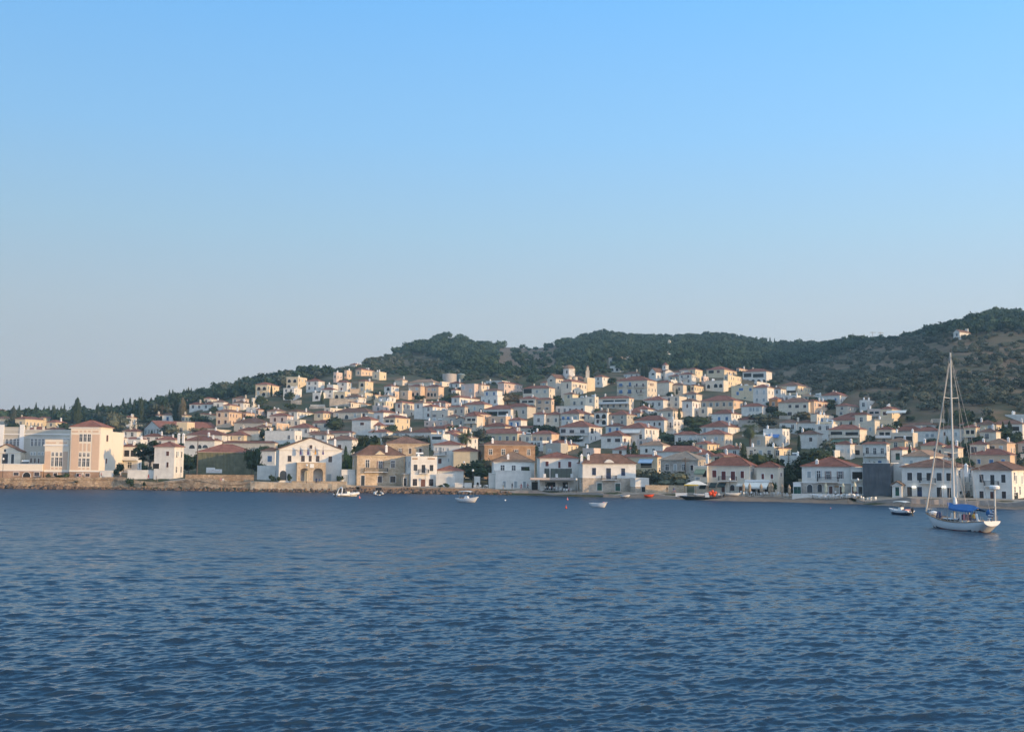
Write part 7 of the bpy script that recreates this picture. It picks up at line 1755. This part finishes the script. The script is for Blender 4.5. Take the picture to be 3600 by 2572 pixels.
M['beige'] = mat('beige_parasol_cloth', (.42, .32, .22), rough=.9, var=.25, scale=4); M['creamp'] = mat('cream_parasol_cloth', (.66, .60, .42), rough=.9, var=.15, scale=4)
def parasol(t, x, m, lab, off=5, h=3.0):
    p = qpt(t, x, None, off); root = empty('closed_parasol', p, 0, lab, 'parasol', 'closed parasols on the waterfront terraces'); b = MB(); b.tube((0, 0, 0), (0, 0, h), .05, M['wood'], n=6); b.box(-.3, -.3, 0, .3, .3, .12, M['slab']); b.obj('pole', root)
    b = MB(); b.lathe([(.14, h * .32), (.34, h * .42), (.30, h * .6), (.36, h * .78), (.16, h * .92), (.02, h + .1)], M[m], n=8); b.obj('canopy', root)
for x, lab in ((115, 'beige closed parasol, leftmost below the cafe right of the taverna'), (188, 'beige closed parasol, second from the left below the right cafe'), (325, 'beige closed parasol in front of the white cafe awning'), (425, 'beige closed parasol at the left of a pair under the awning end'), (455, 'beige closed parasol at the right of a pair under the awning end'), (572, 'bulky beige closed parasol before the dark thicket tree'), (660, 'pale closed parasol beside the green gate')): parasol('G', x, 'beige', lab, 3.6, 2.9)
for x, lab in ((1097, 'cream closed parasol left of the doors of the long white house'), (1300, 'cream closed parasol right of the doors of the long white house'), (1440, 'cream closed parasol in front of the glazed white wing')): parasol('G', x, 'creamp', lab, 4.2, 3.2)
def chair_mesh():
    b = MB(); m = M['plastic']
    b.box(-.24, -.24, .42, .24, .24, .47, m); b.box(-.24, .2, .47, .24, .25, .9, m)
    for x in (-.22, .18):
        for y in (-.22, .18): b.box(x, y, 0, x + .04, y + .04, .42, m)
        b.box(x, -.22, .64, x + .04, .22, .68, m)
    return b.mesh('chair')
cm = chair_mesh(); rc = random.Random(9)
def table_mesh():
    b = MB(); b.box(-.45, -.45, .72, .45, .45, .76, M['plastic']); b.tube((0, 0, 0), (0, 0, .72), .05, M['iron']); b.box(-.25, -.25, 0, .25, .25, .04, M['iron']); return b.mesh('table')
tm_ = table_mesh()
SETS = [('G', list(range(925, 1200, 34)), 3.2, 'below the long white house'), ('G', list(range(1225, 1520, 42)), 3.4, 'below the glazed white wing'), ('G', list(range(90, 640, 60)), 4.3, 'among the beige closed parasols'), ('E', list(range(520, 1000, 62)), 6.2, 'outside the cafe openings'), ('H', [95, 150, 190], 3.0, 'on the beach below the grey netting'), ('D', [1285, 1330, 1400], 4.6, 'on the quay by the tiny arched kiosk')]
for t_, xs_, off, where in SETS:
    for i, x in enumerate(xs_):
        if i % 2 == 0:
            o = link('cafe_table', tm_, None, qpt(t_, x + 12, None, off), rc.uniform(-.3, .3)); prop(o, 'small white cafe table ' + where, 'table', 'cafe tables ' + where)
        for dx in (-9, 9) if i % 2 == 0 else (0,):
            p = qpt(t_, x + dx * 1.6 + 12, None, off + rc.uniform(-.5, .5)); o = link('cafe_chair', cm, None, p, rc.uniform(0, 6.28)); prop(o, 'white plastic chair ' + where, 'chair', 'white chairs ' + where)
def lamp(t, x, off, lab, h=3.6, glob=True):
    p = qpt(t, x, None, off); root = empty('street_lamp', p, 0, lab, 'street lamp', 'lamps along the quay'); b = MB(); b.tube((0, 0, 0), (0, 0, h), .07, M['iron'], .05, n=6); b.lathe([(.16, 0), (.16, .2), (.07, .5)], M['iron'], n=8); b.obj('post', root)
    b = MB(); b.lathe([(.08, 0), (.24, .12), (.28, .3), (.22, .48), (.05, .58)], M['lamp'] if glob else M['iron'], (0, 0, h), n=10); b.obj('globe' if glob else 'lantern', root)
for q in (('A', 42, 5, 'white globe lamp at the far left corner of the podium', 5.2), ('C', 802, 3.9, 'pale post in front of the stone porch', 4.6), ('E', 1034, 4.6, 'lamp with pale globe between the cafe and the curved-gable house', 3.0), ('F', 1408, 3.6, 'white globe lamp in front of the taverna', 3.2), ('G', 1478, 5, 'white globe lamp beside the glazed white wing', 3.4), ('D', 1258, 5, 'thin post by the low white garden wall', 4.2), ('D', 1152, 7, 'tall thin post beside the red-roofed outbuilding', 6.2), ('E', 1118, 6, 'dark wall-side lantern post at the corner of the curved-gable house', 4.5)): lamp(*q)
def pole(t, x, yt, yb_, lab, d=None, cross=True):
    X, Y = px(t, x, yb_); d = d or depth_at(X, Y); p = at(X, Y, d); h = at(X, px(t, 0, yt)[1], d).z - p.z; root = empty('utility_pole', p, R(20), lab, 'utility pole', 'utility poles in the town'); b = MB(); b.tube((0, 0, -1), (0, 0, h), .16, M['bark'], .11, n=7); b.obj('post', root)
    if cross:
        for z in (h - .4, h - 1.0): b = MB(); b.box(-.9, -.06, z, .9, .06, z + .12, M['bark']); b.obj('crossarm', root)
def pole_d(t, x, y, dd): X, Y = px(t, x, y); return shore_d(X) + dd
for q in (('A', 208, 190, 470, 'tall pole in front of the far-left cypress', None), ('A', 1190, 215, 440, 'pole rising left of the tower roof', None), ('A', 570, 165, 300, 'antenna-like pole with crossarm above the left roofs', None), ('B', 968, 850, 1340, 'tall thin utility pole left of the green netting', pole_d('B', 968, 0, 14)), ('B', 1366, 830, 970, 'thin pole above the green-netted building', None), ('B', 940, 420, 500, 'short pole between the upper left houses', None),
          ('E', 920, 978, 1290, 'brown utility pole rising behind the cafe house', pole_d('E', 920, 0, 13)), ('E', 50, 870, 1100, 'brown utility pole before the long brown stone house', None), ('F', 878, 1040, 1340, 'utility pole in front of the old grey stone house', pole_d('F', 878, 0, 30)), ('D', 228, 690, 900, 'thin pole above the dark round tree', None), ('H', 322, 540, 745, 'utility pole beside the white balcony house', None),
          ('H', 1160, 730, 1130, 'utility pole just right of the yacht mast', pole_d('H', 1160, 0, 12)), ('I', 432, 720, 900, 'thin mast on the upper left slope', None), ('K', 1798, 475, 560, 'pole with crossarm above the yellow villas', None)): pole(*q)
# power pylon on the ridge
p = at(*px('L', 1675, 462), 930); root = empty('power_pylon', p, R(10), 'twin-legged power pylon on the right ridge', 'pylon'); h = at(*px('L', 1675, 398), 930).z - p.z
for x in (-3.6, 3.6):
    b = MB(); b.tube((x, 0, -6), (x, 0, h), .3, M['wire'], .2, n=5); b.box(x - 2.6, -.25, h - 1.1, x + 2.6, .25, h - .7, M['wire']); b.obj('leg', root)
# taverna marquee at the jetty end and planters
p = qpt('F', 1000, None, 6.5); root = empty('marquee', p, R(-8), 'open-sided marquee with pale peaked roof and yellow trim left of the taverna', 'marquee'); b = MB(); b.add([(-2.6, -1.4, 2.3), (2.8, -1.4, 2.3), (2.8, 1.6, 2.3), (-2.6, 1.6, 2.3), (-.5, 0, 3.2), (.8, 0, 3.2)], [(0, 1, 5, 4), (1, 2, 5), (2, 3, 4, 5), (3, 0, 4)], M['awn_white']); b.obj('roof', root)
M['yel'] = mat('yellow_tarpaulin', (.60, .45, .08), rough=.8); b = MB(); b.box(-2.62, -1.5, 2.1, .6, -1.42, 2.4, M['yel']); b.obj('valance', root)
for x in (-2.5, 0, 2.7): b = MB(); b.tube((x, -1.4, 0), (x, -1.4, 2.3), .07, M['plastic'] if x > 3 else M['wood']); b.obj('post', root)
for t_, x, lab, m_, w_ in (('F', 830, 'white crate on the quay at the left end of the jetty', 'plastic', 2.6), ('F', 975, 'upturned pale dinghy behind the jetty', 'hull', 4.0), ('F', 1350, 'pale covered dinghy on the quay in front of the taverna', 'rib', 3.4)):
    p = qpt(t_, x, None, 2.9); b = MB()
    if 'crate' in lab: b.box(-w_ / 2, -.5, 0, w_ / 2, .5, .8, m := M[m_]); b.box(-w_ / 2 - .05, -.55, .8, w_ / 2 + .05, .55, .88, M[m_]); nm = 'crate'
    else:
        b, sh = hull_mesh(w_, 1.3, .6, .55, .5, .1, m_, None, None, tr=.7, n=10); b = MB() if False else b; rim(b, sh, m_, .05); nm = 'dinghy'
    o = b.obj(nm, None, p, R(-10), smooth=nm == 'dinghy'); prop(o, lab, 'crate' if nm == 'crate' else 'boat')
# ---------------------------------------------------------------- every house gets a label of its own
CN = {'w': 'white', 'c': 'cream', 'y': 'yellow', 'o': 'ochre', 'p': 'pink', 'g': 'beige-grey', 's': 'stone', 'u': 'grey stone', 'k': 'brown stone', 'terr': 'terracotta'}
RN = {'red': 'red-roofed', 'brown': 'brown-roofed', 'tan': 'pale-roofed', 'grey_tile': 'grey-roofed', 'slab': 'flat-roofed'}
LM = [('the tower building', 300, 1500), ('the broad lone cypress', 270, 1440), ('the cypress pair', 630, 1440), ('the long red church-like roof', 640, 1500), ('the umbrella pine', 525, 1590), ('the green-netted building', 790, 1580),
      ('the flag building', 1080, 1580), ('the stone mansion', 1340, 1620), ('the three-bay white house', 1490, 1640), ('the grey palm', 1640, 1540), ('the brown stone house', 1780, 1560), ('the white terrace house', 1800, 1640),
      ('the cafe house', 1965, 1630), ('the curved-gable house', 2150, 1620), ('the striped awning', 2270, 1620), ('the old grey stone house', 2390, 1600), ('the taverna', 2540, 1640), ('the long white house', 2900, 1630), ('the big palm', 2640, 1530),
      ('the grey netting', 3080, 1660), ('the yacht mast', 3350, 1600), ('the blue awning', 2720, 1520), ('the domed church', 2000, 1310), ('the small white church', 2330, 1315), ('the water tanks', 1590, 1330), ('the big red hipped roof', 1160, 1500),
      ('the arched orange villas', 1510, 1380), ('the yellow arched villas', 1230, 1385), ('the three-storey apartment house', 2230, 1360), ('the arcaded white villa', 2660, 1330), ('the big balcony house', 2970, 1540), ('the twin yellow hilltop villas', 970, 1370), ('the lone chapel', 3380, 1170), ('the last yellow house', 3150, 1450)]
FLN = {1: 'one-storey', 2: 'two-storey', 3: 'three-storey'}
def base(h):
    a = ['%s %s %s' % (CN.get(h['col'], 'pale'), FLN[h['fl']], 'house'), 'with %s' % {'red': 'red tiled roof', 'brown': 'brown tiled roof', 'tan': 'pale tiled roof', 'grey_tile': 'grey tiled roof', 'slab': 'flat roof'}[h['rf']]]
    w_ = h['x1'] - h['x0']
    sz = 'wide ' if w_ > 125 else 'tiny ' if w_ < 45 else ''
    if h['kind'] == 'gf': return sz + '%s gable-fronted house' % CN.get(h['col'], 'pale')
    if h['terrace']: return sz + '%s %s house with deep veranda' % (CN.get(h['col'], 'pale'), RN[h['rf']])
    return sz + '%s %s house' % (CN.get(h['col'], 'pale') + ' ' + FLN[h['fl']], RN[h['rf']])
def rel(h, lm):
    dx, dy = h['x'] - lm[1], h['y'] - lm[2]; D_ = math.hypot(dx, dy)
    v = '' if abs(dy) < .38 * abs(dx) else ('above' if dy < 0 else 'below'); s = '' if abs(dx) < .38 * abs(dy) else ('left' if dx < 0 else 'right')
    how = 'just' if D_ < 60 else 'well' if D_ > 150 else ''
    t = {('above', ''): 'above', ('below', ''): 'below', ('', 'left'): 'left of', ('', 'right'): 'right of', ('above', 'left'): 'up and left of', ('above', 'right'): 'up and right of', ('below', 'left'): 'down and left of', ('below', 'right'): 'down and right of', ('', ''): 'beside'}[(v, s)]
    return (how + ' ' + t + ' ' + lm[0]).strip(), D_
seen = set(o['label'] for o in bpy.data.objects if o.get('label'))
opts = {}
auto = [h for h in HOUSES if h['auto']]
SPEC = {}
for h in auto:
    c = sorted([rel(h, l) for l in LM], key=lambda q: q[1])
    c = [q for q in c if q[1] < 420][:9] or c[:1]; h['opt'] = ['%s %s' % (base(h), q[0]) for q in c]
from collections import Counter
used = set(); left = list(auto)
for k in range(9):
    cnt = Counter(h['opt'][k] for h in left if k < len(h['opt']))
    nx = []
    for h in left:
        if k < len(h['opt']) and cnt[h['opt'][k]] == 1 and h['opt'][k] not in used:
            # also no other house may fit the words: check all houses for the same option
            if sum(h['opt'][k] in g['opt'] for g in auto) == 1: h['root']['label'] = h['opt'][k]; used.add(h['opt'][k]); continue
        nx.append(h)
    left = nx
grp = {}
for h in left: grp.setdefault(h['opt'][0], []).append(h)
for k, L in grp.items():
    same = [g for g in auto if k in g['opt'][:1] or g in L]
    L2 = sorted(set(id(g) for g in auto if k in g['opt'])); G_ = sorted([g for g in auto if id(g) in L2], key=lambda g: g['y'])
    for h in L:
        i = [id(g) for g in G_].index(id(h)); n = len(G_)
        w_ = ('upper of two', 'lower of two')[i] if n == 2 else ('topmost of three', 'middle of three', 'lowest of three')[i] if n == 3 else ('topmost', 'second from top', 'third from top', 'fourth from top', 'fifth from top', 'sixth from top', 'seventh from top')[min(i, 6)]
        h['root']['label'] = (k + ', ' + w_)
print('labels by rank', len(left), Counter(len(h['root']['label'].split()) > 16 for h in auto))
d_ = Counter(h['root']['label'] for h in HOUSES); print('dups', [k for k, v in d_.items() if v > 1][:5], 'sample', [h['root']['label'] for h in auto[::25]])
